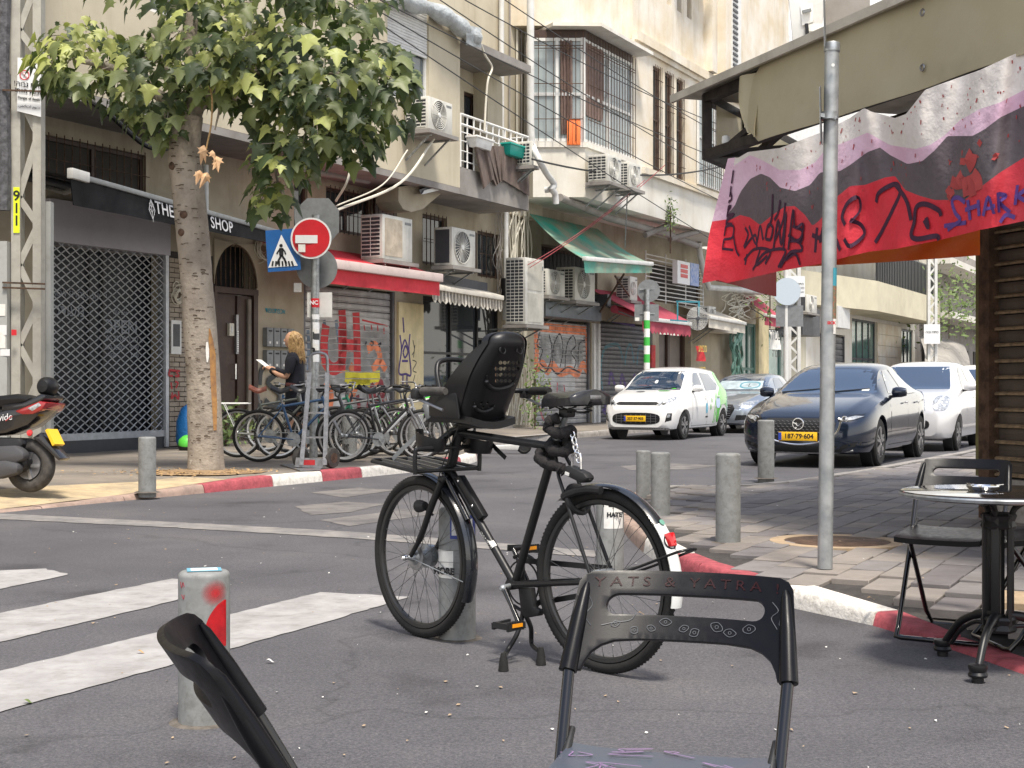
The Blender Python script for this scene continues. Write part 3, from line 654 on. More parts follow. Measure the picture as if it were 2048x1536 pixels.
def paint(root, m, strokes, t, w, off=.0125, name='graffiti_stroke', layer=0):
    g = MB()
    for pp in strokes: gw(g, pp, t, w, 5, off+layer*.0008)
    return g.build(name, m, root, sm=0)
T1 = -.08
paint(s1, M['p_white'], [[(690,650+i*22),(740,655+i*20),(778,662+i*19)] for i in range(9)]+[[(620,650+i*24),(640,655+i*24),(700,650+i*23)] for i in range(7)], T1, .42)
paint(s1, M['p_blue'], [[(616,660),(618,700),(616,740)], [(626,650),(628,760)], [(636,680),(634,740)], [(648,640),(654,690),(650,720)], [(672,640),(680,700)]], T1, .10, layer=1)
paint(s1, M['p_or'], [[(645,720),(660,740),(690,735)], [(735,700),(750,690),(760,715),(745,740)], [(650,765),(662,790),(658,830)], [(700,730),(715,760),(700,800)], [(740,790),(760,770),(772,800)], [(760,720),(772,740)]], T1, .17, layer=2)
paint(s1, M['p_red'], [[(652,650),(648,690),(652,724),(668,738),(684,722),(686,670),(684,620)], [(684,655),(684,740)], [(712,625),(714,680),(715,745)], [(684,690),(714,692)]], T1, .24, layer=3)
paint(s1, M['p_red'], [[(728,650),(730,662)], [(742,648),(744,660)], [(755,650),(756,662)], [(768,655),(768,668)], [(724,640),(775,652)]], T1, .035, layer=3)
paint(s1, M['p_yel'], [[(690,752),(720,757),(760,752)], [(694,764),(740,770)]], T1, .22, layer=4)
paint(s1, M['p_mar'], [[(735,820),(745,770),(752,820)], [(755,835),(762,760),(770,830)], [(742,800),(770,795)], [(715,790),(722,840)]], T1, .12, layer=5)
paint(s1, M['p_blk'], [[(733,683),(731,690)], [(741,682),(747,685),(744,691),(741,688)], [(756,690),(762,686),(758,694)]], T1, .035, layer=6)
s7, s8 = Sx(788,0), Sx(844,0)
pr = MB().fb(s7+.1, s8-.02, .0, .05, .12, 2.75).build('painted_pier', mat('pale_yellow_paint', (.58,.50,.30), .8, var=.2, vs=2, dirt=.5, streak=True), A, sm=0)
paint(pr, M['p_pur'], [[(806,635),(808,665)], [(800,670),(803,700),(798,745),(812,748),(822,748),(818,700),(820,668)], [(803,700),(810,680),(817,700)], [(806,705),(811,692),(816,704),(810,715),(806,705)], [(804,722),(816,722)], [(806,750),(806,770)], [(814,750),(814,770)]], .05, .045, .004)
paint(pr, M['p_blk'], [[(826,680),(829,700),(824,710)], [(830,690),(827,715)], [(825,720),(833,725),(826,740),(833,745)], [(830,750),(826,765)]], .05, .02, .004)
sh = wall(MB(), sw[0], sw[1], .14, 2.95, -.18, -.10, [(sw[0]+.06, sw[0]+1.3, .75, 1.75), (sw[0]+.06, sw[0]+1.3, 1.8, 2.85), (sw[0]+1.36, sw[0]+2.5, .75, 1.75), (sw[0]+1.36, sw[0]+2.5, 1.8, 2.85), (sw[0]+2.56, sw[1]-.75, .4, 2.1), (sw[0]+2.56, sw[1]-.08, 2.15, 2.85)]).build('shop_front_frame', M['blackmat'], A, sm=0)
MB().fb(sw[0], sw[1], -.17, -.15, .2, 2.9).build('pane', M['shopglass'], sh, sm=0)
for a, b in ((1375, 0),): pass
dd = MB().fb(sw[1]-.72, sw[1]-.1, -.10, -.05, .2, 2.08).build('door_leaf', M['blackmat'], sh, sm=0)
MB().fb(sw[1]-.6, sw[1]-.2, -.05, -.035, 1.0, 1.95).build('door_panel', mat('tan_wood', (.30,.15,.07), .6, var=.3, vs=8), sh, sm=0); MB().fb(sw[1]-.56, sw[1]-.24, -.035, -.03, 1.05, 1.9).build('door_glass', M['shopglass'], sh, sm=0)
lt = MB().fb(sw[0]+.9, sw[0]+1.6, -1.6, -1.5, 1.6, 2.5).fb(sw[0]+2.7, sw[0]+3.1, -1.4, -1.3, 1.7, 2.6); lt.build('interior_picture', M['curtain'], A, sm=0)
MB().fb(sw[0], sw[1]+.1, -.1, .25, .12, .22).build('doorstep', M['kgrey'], A, sm=0)
# soffit clutter: drain pipe, curved bracket, flood light
pp = MB().tube([W_(592,338,.5), W_(680,352,.5), W_(735,362,.5), W_(748,350,.55), W_(752,342,.7)], .06, 10); pp.build('soffit_pipe', M['soffit'], A)
pv_ = MB().tube([FW(Sx(1003,.25),.25,zS), FW(Sx(1003,.25),.25,13)], .06, 10); pv_.build('drainpipe', M['pvc'], A)
MB().tube([W_(1012,412,.2), W_(1012,560,.2), W_(1010,640,.2)], .055, 10).build('drainpipe', M['pvc'], A)
MB().tube([FW(Sx(1010,.22),.22,3.0), FW(Sx(1010,.22),.22,3.5)], .10, 12).build('pipe_collar', M['blackmat'], A)
MB().tube([W_(411,330,.35), W_(411,480,.35)], .05, 10).build('drainpipe', M['pvc'], A)
bt = [W_(798,375,.1), W_(797,402,.1), W_(815,412,.1), W_(840,414,.3), W_(865,398,.6), W_(885,380,1.0), W_(895,378,1.1)]
MB().prism([W_(797,374,.9), W_(797,402,.9), W_(806,418,.9), W_(822,424,.9), W_(846,418,.9), W_(862,404,.9), W_(884,386,.9), W_(901,386,.9), W_(901,369,.9), W_(860,366,.9)], -TD*.5).build('curved_bracket', M['beiged'], A)
fl = empty('flood_light', W_(860, 385, 1.0), 'rectangular flood light under the beige overhang above the air conditioners', 'light')
MB().hexa([W_(842,388,1.1), W_(842,388,.9), W_(884,378,.9), W_(884,378,1.1), W_(838,380,1.1), W_(838,380,.9), W_(878,364,.9), W_(878,364,1.1)]).build('housing', M['charcoal'], fl, sm=0)
MB().prism([W_(843,389,1.12), W_(883,379,1.12), W_(880,372,1.12), W_(848,381,1.12)], TD*.01).build('lens', M['pvc'], fl, sm=0)
MB().tube([FW(Sx(850,1.0),1.0,4.88), W_(852,385,1.0)], .015, 6).build('arm', M['charcoal'], fl)
# balcony rail, mats and boxes
rl = empty('balcony_railing', FW(s9, TA, 5.4), 'white tubular balcony railing on the beige block', 'railing')
a0, a1 = s9+.02, s10-.03
for z in (6.47, 6.27): MB().tube([FW(a0,TA,z), FW(a1,TA,z)], .028, 8).build('handrail' if z > 6.4 else 'rail', M['white'], rl)
MB().tube([FW(a1,TA,6.47), FW(a1,.2,6.47)], .028, 8).build('handrail', M['white'], rl)
u0 = None
for i in range(12):
    s = a0+(a1-a0)*i/11
    if u0 is None: u0 = MB().tube([FW(s,TA,5.42), FW(s,TA,6.47)], .018, 6).build('upright', M['white'], rl, origin=FW(s,TA,5.42))
    else: inst(u0, FW(s,TA,5.42), rl)
for z in (5.55, 5.75, 5.95, 6.12): MB().tube([FW(a0,TA,z), FW(a1,TA,z)], .014, 6).build('rail', M['white'], rl)
ms = empty('reed_screen', FW(a0+.9, TA+.05, 5.2), 'torn brown reed matting tied along the outside of the balcony railing', 'screen')
for (x0, y0, x1, y1, x2, y2, x3, y3) in ((955,290,1008,293,1006,360,990,372), (1008,293,1056,310,1058,392,1006,360)):
    MB().sheet(lambda u, v: W_((x0+(x1-x0)*u)*(1-v)+(x3+(x2-x3)*u)*v, (y0+(y1-y0)*u)*(1-v)+(y3+(y2-y3)*u)*v, TA+.06+.02*math.sin(u*22)), 20, 6, .012, TD).build('mat_panel', M['mat_br'], ms)
MB().sheet(lambda u, v: W_(948+(976-948)*u+v*(18-6*u), 290+u*6+v*(88-u*28), TA+.12+.03*math.sin(u*9)), 10, 6, .012, TD).build('torn_mat_piece', M['mat_br'], ms)
def planter(x0, x1, yt, yb, m, t, label):
    r = empty('balcony_planter', W_((x0+x1)/2, yb, t), label, 'planter', 'planter boxes on the balcony railing'); a, b, c, d = FR(x0, x1, yt, yb, t)
    MB().hexa([FW(a+.05,t-.16,c), FW(a+.05,t,c), FW(b-.05,t,c), FW(b-.05,t-.16,c), FW(a,t-.2,d), FW(a,t+.04,d), FW(b,t+.04,d), FW(b,t-.2,d)]).build('trough', m, r, bevel=.01)
    MB().fb(a-.02, b+.02, t-.22, t+.06, d-.04, d).build('rim', m, r, bevel=.008)
    MB().fb(a+.02, b-.02, t-.18, t+.02, d, d+.015).build('soil', M['soil'], r, sm=0)
planter(950, 984, 270, 292, M['white'], TA+.2, 'white planter box tilted on the balcony railing'); planter(1018, 1053, 284, 308, mat('teal_plastic', (.01,.32,.26), .4), TA+.2, 'teal green planter box near the balcony corner')
# plastic sheet roll hanging from the eaves, cream hose
tp = empty('plastic_sheet_roll', W_(860, 10, TA+.2), 'crumpled grey plastic sheeting rolled above the roller blind window', 'plastic sheet')
pts = [W_(778,-18,TA+.15), W_(820,5,TA+.15), W_(862,18,TA+.16), W_(905,42,TA+.2), W_(935,66,TA+.2), W_(955,78,TA+.25)]
mb = MB(); sp_ = spline(pts, 6); mb.tube(sp_, [.16+.05*noise.noise(p*3)+.02*math.sin(i) for i, p in enumerate(sp_)], 12); mb.build('roll', mat('grey_plastic_sheet', (.42,.45,.46), .35, var=.25, vs=4, bump=1, bs=9, bd=.05), tp)
MB().sheet(lambda u, v: W_(932+30*u, 50+40*v+6*u, TA+.3+.03*math.sin(v*5)), 6, 6, .01, TD).build('flap', MATS['grey_plastic_sheet'], tp)
MB().tube(spline([W_(962,88,TA+.25), W_(970,110,TA+.25), W_(984,135,TA+.25), W_(976,160,TA+.25), W_(972,200,TA+.22), W_(969,262,TA+.22)], 5), .022, 8).build('hanging_hose', M['wirew'], tp)
# ---- building B : white block with glazed bay
TB = 1.7
B = empty('bay_window_building', FW(20, 0, .12), 'peeling cream and white block with a barred glazed bay above the green awning', 'building')
yc = W_(1170, 80, TB).y; kl = W_(1170, 80, TB); x_l = (1066-CX)*yc/F; cl_ = Vc((x_l, yc, 0)); sC, tC = ST(kl); sL, tL = ST(cl_)
zb0, zb1, zsl = Zx(1170,295,TB), Zx(1170,50,TB)-.15, Zx(1173,395,TB); sE = Sx(1500, TB); sBy = Sx(1265, TB)
def chain(poly, z0, z1, mb=None):
    mb = mb or MB(); mb.prism([FW(s, t, z0) for s, t in poly], ZD*(z1-z0)); return mb
sA1 = Sx(1060, 0)
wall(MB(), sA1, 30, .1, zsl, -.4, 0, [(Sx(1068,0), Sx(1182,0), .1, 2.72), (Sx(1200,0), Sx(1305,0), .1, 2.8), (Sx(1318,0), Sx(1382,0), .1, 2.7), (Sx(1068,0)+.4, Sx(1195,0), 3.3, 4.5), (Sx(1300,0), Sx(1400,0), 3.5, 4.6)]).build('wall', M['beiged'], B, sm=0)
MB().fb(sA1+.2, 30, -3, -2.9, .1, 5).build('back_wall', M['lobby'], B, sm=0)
foot = [(sA1+.0, -.4), (sL, tL), (sC, tC), (sE, TB), (sE, -.4)]
chain(foot, zsl-.0, zb0, MB()).build('bay_apron', M['whitew'], B, sm=0)
MB().prism([FW(s, t, zb0) for s, t in ((sA1,-.3), (sL-.03,tL+.06), (sC-.02,tC+.07), (sBy+.1,TB+.07), (sBy+.1,-.3))], ZD*.12).build('bay_sill', M['whitew'], B, sm=0)
wall(MB(), sBy, 30, zb0, 14, -.3, TB, [(Sx(1306,TB), Sx(1322,TB), 6.55, 9.2), (Sx(1330,TB), Sx(1345,TB), 6.55, 9.2), (Sx(1353,TB), Sx(1367,TB), 6.55, 9.2)]+[(Sx(x,TB), Sx(x+9,TB), 11.0-.0, 11.9) for x in (1313,1334,1354,1374)]).build('upper_wall', M['cream'], B, sm=0)
MB().prism([FW(s, t, zb1+.16) for s, t in ((sA1-1.5,-.3), (sL,tL-.2), (sC,tC-.25), (sBy,TB-.25), (sBy,-.3))], ZD*6).build('wall_over_bay', M['cream'], B, sm=0)
MB().fb(sBy-.05, sE, TB, TB+.14, 9.55, 9.78).fb(sBy-.05, sE, TB, TB+.07, 9.42, 9.55).build('cornice', M['cream'], B, sm=0)
MB().fb(Sx(1283,TB), sE, TB, TB+.10, 6.36, 6.52).build('sill_band', M['cream'], B, sm=0)
MB().prism([FW(s, t, zb1+.05) for s, t in ((sA1-.1,-.3), (sL-.1,tL+.55), (sC-.1,tC+.45), (sBy+.25,TB+.45), (sBy+.25,-.3))], ZD*.08).build('bay_roof', M['whitew'], B, sm=0)
for a, b in (((sL,tL),(sC,tC)), ((sC,tC),(sBy,TB))):
    MB().prism([FW(a[0],a[1]-.001,zb1-.14), FW(b[0],b[1]-.001,zb1-.14), FW(b[0],b[1]-.1,zb1-.14), FW(a[0],a[1]-.1,zb1-.14)], ZD*.18).build('bay_head', M['brown'], B, sm=0)
def bay_face(a, b, n, curt):
    pa, pb = FW(a[0], a[1]-.05), FW(b[0], b[1]-.05); d = (pb-pa); zz0, zz1 = zb0+.13, zb1-.14; f = MB()
    nn = Vc((d.y, -d.x, 0)).normalized()
    for i in range(n+1): p = pa+d*(i/n); f.bar((p.x,p.y,zz0), (p.x,p.y,zz1), .07 if i not in (0, n) else .10, .08, nn)
    for z in (zz0+.04, (zz0+zz1)/2-.1, zz1-.04): f.bar((pa.x,pa.y,z), (pb.x,pb.y,z), .06, .07)
    w = f.build('bay_window', M['winframe'], B, sm=0)
    for i in range(n):
        for z0_, z1_ in ((zz0+.07, (zz0+zz1)/2-.13), ((zz0+zz1)/2-.07, zz1-.07)):
            p, q = pa+d*((i+.06)/n)-nn*.01, pa+d*((i+.94)/n)-nn*.01
            MB().bar((p.x,p.y,(z0_+z1_)/2), (q.x,q.y,(z0_+z1_)/2), .012, z1_-z0_).build('pane', M['bayglass'], w, sm=0)
    k = int(d.length/.16); b0 = None
    for i in range(k+1):
        p = pa+d*(i/k)+nn*.13; o = Vc((p.x, p.y, zz0))
        if b0 is None: b0 = MB().tube([o, Vc((p.x,p.y,zz1+.1))], .009, 5).build('bar', M['rust'], w, origin=o)
        else: inst(b0, o, w)
    for z in (zz0+.5, zz0+1.3, zz0+2.1, zz1-.2): MB().tube([(pa+nn*.13)+ZD*z, (pb+nn*.13)+ZD*z], .010, 5).build('bar', M['rust'], w)
    return pa, pb, nn, zz0, zz1
M['bayglass'] = mat('pale_window_glass', (.30,.35,.36), .10, spec=.8, var=.2, vs=.7)
chain([(sA1+.1,-.2),(sL+.15,tL-.25),(sC,tC-.35),(sBy-.1,TB-.35),(sBy-.1,-.2)], zb0+.1, zb1-.05).build('bay_interior', mat('pale_room', (.40,.36,.32), .9, var=.2, vs=1), B, sm=0)
fa = bay_face((sL,tL),(sC,tC),2,0); fb_ = bay_face((sC,tC),(sBy,TB),2,0)
def drape(pa, pb, u0, u1, z0, z1, name, par, m, off=.05):
    MB().sheet(lambda u, v: pa+(pb-pa)*(u0+(u1-u0)*(u if v < .75 else .5+(u-.5)*(1.6-v*.8)))+Vc((0,0,z1+(z0-z1)*v))+fa[2]*(off+.03*math.sin(u*24)), 24, 8).build(name, m, par)
drape(fa[0], fa[1], .56, .8, zb0+.3, zb1-.2, 'curtain', B, M['curtain'], .03); drape(fb_[0], fb_[1], .02, .42, zb0+.75, zb1-.2, 'curtain', B, M['curtain'], .06)
for px in (1130, 1300): pass
ob = empty('orange_crate', W_(1147, 290, TB-.3), 'orange plastic crate standing inside the left bay window', 'crate')
c0 = W_(1147,288,.0); yy = yc+.12; q = lambda px, py: P(px, py, yy)
MB().hexa([P(1134,290,yc-.10), P(1161,290,yc-.10), P(1161,290,yc-.03), P(1134,290,yc-.03), P(1134,238,yc-.10), P(1161,238,yc-.10), P(1161,238,yc-.03), P(1134,238,yc-.03)]).build('crate_body', M['orange'], ob, bevel=.01)
for x in (1139, 1147, 1155): MB().bar(P(x,288,yc-.11), P(x,242,yc-.11), .05, .02).build('rib', M['orange'], ob, sm=0)
for x0, x1 in ((1306,1322),(1330,1345),(1353,1367)): window(B, Sx(x0,TB), Sx(x1,TB), 6.55, 9.2, TB, M['brown'], M['lobby'], 1, 2, bars=5, hb=4)
for x in (1313,1334,1354,1374): MB().fb(Sx(x,TB), Sx(x+9,TB), TB-.3, TB-.2, 11.0, 11.9).build('vent_opening', M['lobby'], B, sm=0)
window(B, Sx(1392,TB), Sx(1440,TB), 6.6, 9.2, TB+.14, M['winframe'], M['bayglass'], 3, 2, bars=12, hb=4)
MB().fb(Sx(1340,TB), Sx(1400,TB), TB, TB+.5, 12.2, 12.5).build('upper_balcony', M['cream'], B, sm=0)
for x in (1408, 1435): MB().fb(Sx(x,TB), Sx(x+10,TB), TB, TB+.25, 9.8, 14).build('pilaster', M['cream'], B, sm=0)
shw = MB().fb(Sx(1462,TB), Sx(1480,TB), TB, TB+.04, 9.9, 13.6).build('louvred_shutter', M['winframe'], B, sm=0)
for i in range(22): MB().bar(FW(Sx(1463,TB), TB+.06, 10.0+i*.16), FW(Sx(1472,TB), TB+.06, 10.0+i*.16), .02, .07).build('louvre', M['charcoal'], shw, sm=0)
MB().fb(sE-.2, sE+.4, -.3, TB+.2, 13.9, 14.1).build('roof_edge', M['soffit'], B, sm=0)
MB().tube([W_(1061,-40,.9), W_(1061,250,.9), W_(1063,290,.9)], .085, 12).build('drainpipe', M['pvc'], B)
MB().tube(spline([W_(1064,290,1.5), W_(1078,320,1.8), W_(1092,345,1.8), W_(1108,368,1.8), W_(1104,378,1.8), W_(1110,388,1.8), W_(1112,408,1.8)], 4), .07, 10).build('drainpipe', M['pvc'], B)
MB().tube([W_(1104,378,1.75), W_(1090,380,1.6)], .07, 10).build('drainpipe', M['pvc'], B)
MB().tube([W_(1120,395,1.3), W_(1215,435,1.3), W_(1340,470,1.3), W_(1395,492,1.3)], .09, 10).build('soffit_pipe', M['soffit'], B)
for a_, b_ in (((1290,470),(1345,448)), ((1340,478),(1398,462))): MB().tube([W_(*a_,1.3), W_(*b_,1.6)], .08, 10).build('soffit_pipe', M['soffit'], B)
s2 = shutter(B, Sx(1068,0), Sx(1178,0), .14, 2.66, -.08, 22, M['slat'])
paint(s2, M['p_or'], [[(1070,652),(1100,656),(1172,662)], [(1070,660),(1074,700),(1070,740)], [(1070,742),(1085,728),(1095,742),(1105,730),(1120,745),(1140,740),(1155,748),(1165,730),(1175,742)], [(1174,664),(1176,740)]], -.08, .22)
paint(s2, M['p_white'], [[(1080,676+i*14),(1110,680+i*13),(1166,686+i*12)] for i in range(4)]+[[(1072,765),(1110,762),(1150,768)], [(1080,785),(1130,790)]], -.08, .5, layer=-1)
paint(s2, M['p_blk'], [[(1080,665),(1074,690),(1085,700),(1080,725),(1096,735),(1104,700),(1098,668)], [(1104,735),(1108,690),(1120,668),(1126,700),(1120,735)], [(1130,735),(1134,690),(1146,672),(1152,690),(1142,705),(1152,722),(1148,738)], [(1156,735),(1158,690),(1170,680)], [(1076,735),(1090,745),(1100,735),(1115,748),(1135,735),(1160,745)]], -.08, .045, layer=2)
paint(s2, M['p_pink'], [[(1080,770),(1078,800),(1085,835),(1095,840),(1110,832)], [(1090,770),(1092,790)], [(1100,765),(1102,800)], [(1115,765),(1114,785)], [(1128,770),(1130,790)]], -.08, .05, layer=2)
s3 = shutter(B, Sx(1200,0), Sx(1302,0), .14, 2.75, -.08, 22, M['slatd'])
paint(s3, M['p_teal'], [[(1206,790),(1202,740),(1208,700),(1222,690),(1238,692),(1246,720)], [(1250,730),(1254,700),(1262,690),(1268,725)], [(1274,730),(1278,695),(1290,700)]], -.08, .10)
paint(s3, M['p_pur'], [[(1204,780),(1214,830)], [(1218,770),(1222,745),(1230,770)], [(1240,775),(1244,750),(1252,775)], [(1262,775),(1270,748)], [(1205,820),(1230,840)], [(1222,640),(1270,650)]], -.08, .12)
for px in (1190, 1194): MB().fb(Sx(px-6,0), Sx(px+3,0), 0, .06, .12, 2.7).build('post', M['pvc'], B, sm=0)
MB().fb(Sx(1088,.4), Sx(1200,.4), 0, .45, 2.72, 3.22).build('shutter_housing', mat('blue_grey_metal', (.19,.21,.23), .45, .5, var=.15, vs=2, dirt=.4), B, bevel=.02)
MB().fb(Sx(1075,0), Sx(1195,0), -.36, -.3, 3.3, 4.5).build('mezzanine_panel', M['dark'], B, sm=0)
mz = MB().fb(Sx(1075,0), Sx(1195,0), -.29, -.27, 4.42, 4.5).build('railing', M['rust'], B, sm=0)
for i in range(16): s_ = Sx(1075,0)+.2+i*.23; MB().bar(FW(s_,-.25,3.3), FW(s_,-.25,4.45), .02).build('bar', M['slatd'], mz, sm=0)
mg = window(B, Sx(1300,0), Sx(1400,0), 3.5, 4.6, 0, M['rust'], M['lobby'], 1, 1)
for i in range(11): MB().tube([FW(Sx(1290,.4),.42,3.5+i*.12), FW(Sx(1405,.4),.42,3.5+i*.12)], .018, 5).build('bar', M['pvc'], mg)
for x in (1290, 1330, 1370, 1405): MB().tube([FW(Sx(x,.4),.42,3.4), FW(Sx(x,.4),.42,4.8)], .02, 5).build('bar', M['pvc'], mg)
MB().tube([W_(1398,485,.6), W_(1400,510,.6), W_(1408,545,.6), W_(1418,575,.6), W_(1460,578,.6), W_(1535,585,.6)], .09, 10).build('drainpipe', M['pvc'], B)
# entrance with lit room under the maroon awning
en = MB().fb(Sx(1318,0), Sx(1382,0), -.36, -.3, .14, 2.6).build('doorway', mat('taupe_blind', (.22,.19,.17), .8, var=.2, vs=1), B, sm=0)
for x in (1318, 1348, 1378): MB().fb(Sx(x,0), Sx(x+4,0), -.28, -.2, .14, 2.6).build('door_frame', M['brown'], B, sm=0)
# ---------------------------------------------------------------- buildings farther down the street
C_ = empty('cluttered_shop_building', FW(33, 0, .12), 'cream low shop building with green glass door and pale yellow pillar beyond the hanging fan', 'building')
wall(MB(), 30.0, Sx(1612,0), .1, 9, -.4, 0, [(Sx(1482,0)+.0, Sx(1512,0), .1, 3.2), (Sx(1532,0), Sx(1580,0), .1, 3.1), (Sx(1425,0), Sx(1440,0), .1, 2.4)]).build('wall', mat('pale_cream_wall', (.62,.58,.44), .85, col2=(.50,.47,.38), vs=.6, dirt=.5, streak=True), C_, sm=0)
MB().fb(30, Sx(1612,0), -.5, -.42, .1, 4).build('back_wall', M['lobby'], C_, sm=0)
MB().fb(30, Sx(1560,1.3), -.4, 1.3, 4.9, 9.5).build('upper_storey', M['soffit'], C_, sm=0)
MB().fb(Sx(1512,0), Sx(1532,0), 0, .1, .1, 3.9).build('pillar', MATS['pale_yellow_paint'], C_, sm=0)
M['gglass'] = mat('green_tinted_glass', (.10,.19,.17), .08, spec=.8, var=.3, vs=1)
gd = MB(); 
for x in (1482, 1496, 1509): gd.fb(Sx(x,0), Sx(x+2.5,0), -.1, -.02, .12, 3.2)
for z in (.12, 1.6, 3.1): gd.fb(Sx(1482,0), Sx(1512,0), -.09, -.03, z, z+.1)
gd = gd.build('glazed_door', mat('green_frame', (.08,.17,.14), .5), C_, sm=0); MB().fb(Sx(1482,0), Sx(1512,0), -.08, -.06, .2, 3.15).build('pane', M['gglass'], gd, sm=0)
gd2 = MB().fb(Sx(1560,0), Sx(1563,0), -.1, -.02, .12, 3.1).fb(Sx(1577,0), Sx(1580,0), -.1, -.02, .12, 3.1).build('glazed_door', MATS['green_frame'], C_, sm=0); MB().fb(Sx(1533,0), Sx(1580,0), -.08, -.06, .2, 3.05).build('pane', M['gglass'], gd2, sm=0)
MB().fb(Sx(1425,0), Sx(1440,0), -.15, -.05, .12, 2.4).build('brown_door', M['brown'], C_, sm=0)
MB().fb(Sx(1415,.3), Sx(1462,.3), 0, .5, 2.75, 2.95).build('door_canopy', M['stripew'], C_, sm=0)
g = MB()
for pp in ([(1428,705),(1434,700),(1432,712)], [(1430,715),(1438,712)], [(1428,722),(1437,720),(1433,728)]): gw(g, pp, 0, .05)
paint(C_, mat('magenta_spray', (.45,.03,.3), .6), [[(1428,703),(1434,700),(1432,712)], [(1430,715),(1438,712)], [(1428,722),(1437,720),(1433,728)]], -.05, .06)
D_ = empty('modern_balcony_building', FW(48, 0, .12), 'pale modern building with a long angular balcony slab and black railing', 'building')
sD0, sD1 = Sx(1612,0), Sx(1830,0); tD = 1.6
wall(MB(), sD0, sD1, .1, 5.2, -.4, 0, [(Sx(1640,0), Sx(1690,0), .1, 3.2), (Sx(1704,0), Sx(1752,0), .3, 4.0), (Sx(1803,0), Sx(1826,0), .3, 3.9)]).build('wall', M['whitew'], D_, sm=0)
MB().fb(sD0, sD1+30, -1, -.5, .1, 14).build('back_wall', M['whitew'], D_, sm=0)
for x0, x1, zt, n in ((1704,1752,4.0,4), (1803,1826,3.9,3)): window(D_, Sx(x0,0), Sx(x1,0), .5, zt, 0, M['charcoal'], M['gglass'], n, 2, fw=.10)
cp = MB().fb(Sx(1752,.0), Sx(1800,0), .0, .04, .3, 4.0).build('cladding', M['stripew'], D_, sm=0)
for i in range(7): MB().fb(Sx(1752,0)+.02, Sx(1800,0)-.02, .04, .08, .35+i*.52, .35+i*.52+.49).build('panel', M['cream'], cp, sm=0)
sb0, sb1 = Sx(1668,tD), Sx(1880,tD); zs0 = Zx(1755,622,tD); zs1 = Zx(1755,562,tD)
MB().prism([FW(s, t, zs0) for s, t in ((sb0-6,-.4), (sb0-4.5,tD-2.0), (Sx(1755,tD),tD), (sb1,tD), (sb1,-.4))], ZD*(zs1-zs0)).build('balcony_slab', mat('cream_slab', (.62,.57,.42), .8, var=.1, vs=1, dirt=.2), D_, sm=0)
rb = MB().fb(Sx(1757,tD), sb1-.2, tD-.12, tD-.08, zs1, zs1+1.5).build('balcony_railing', mat('black_metal_sheet', (.035,.037,.04), .4, .4), D_, sm=0)
for i in range(40): s = Sx(1757,tD)+.1+i*(sb1-Sx(1757,tD)-.4)/40; MB().fb(s, s+.09, tD-.08, tD-.05, zs1+.03, zs1+1.45).build('railing_slat', MATS['black_metal_sheet'], rb, sm=0)
MB().fb(sb0-5, sb1, -.4, tD-.3, zs1+2.6, 13).build('upper_wall', M['white'], D_, sm=0)
sdk = shutter(D_, Sx(1642,0), Sx(1688,0), .14, 3.1, -.06, 12, M['slatd'])
MB().fb(Sx(1605,1), Sx(1640,1), .0, 1.0, 2.9, 3.9).build('dark_awning_box', M['charcoal'], D_, sm=0)
MB().fb(Sx(1676,1), Sx(1700,1), .0, 1.0, 3.35, 4.2).build('sign_box', M['pvc'], D_, sm=0)
E_ = empty('creeper_building', FW(80, 0, .12), 'dim far building with planted ledges beyond the balcony block', 'building')
MB().fb(sD1, sD1+34, -.4, -.02, .1, 9).build('wall', M['soffit'], E_, sm=0)
for z in (4.6, 7.4): MB().fb(sD1+1, sD1+30, 0, 1.6, z, z+.35).build('ledge', M['whitew'], E_, sm=0)
for i in range(7): MB().fb(sD1+2+i*4, sD1+4+i*4, -.01, .03, .3, 3.2).build('shop_opening', M['lobby'], E_, sm=0)
F_ = empty('pale_blue_building', P(1910, 700, 150), 'pale blue building closing the street with a yellow notice', 'building')
fbx = MB().box(P(1925,0,150)+Vc((0,0,-39.5+.8)), (14,10,34)); fbx = MB().box((P(1930,770,150).x, 150, 13), (14,10,26)).build('wall', mat('pale_blue_wall', (.48,.58,.66), .8, var=.1, vs=.3), F_, sm=0)
for i in range(4):
    for j in range(5): x = P(1890,0,145).x+i*3; MB().box((x+.6, 144.95, 4+j*4.2), (1.8,.12,1.6)).build('window', M['charcoal'], F_, sm=0)
MB().box((P(1920,0,145).x, 144.9, HC+255*145/F), (1.6,.1,1.6)).build('notice', mat('notice_yellow', (.75,.62,.02), .6), F_, sm=0)
far = empty('hazy_far_block', (60, 190, 0), 'pale block far behind the parked cars at the end of the street', 'building')
MB().box((34, 175, 9), (44, 8, 18)).build('wall', M['whitew'], far, sm=0)
# building behind the white bay block, upper right against the sky
H_ = empty('rooftop_white_building', FW(34, 0, 5), 'white upper storeys with open louvred shutters rising behind the canopy', 'building')
sH = Sx(1528,TB); MB().fb(sE+.1, sH, -4, TB-.6, 9.2, 13.6).build('wall', M['whitew'], H_, sm=0); MB().fb(sE+.1, sH+.2, -4, TB-.3, 13.6, 13.8).build('roof', M['soffit'], H_, sm=0)
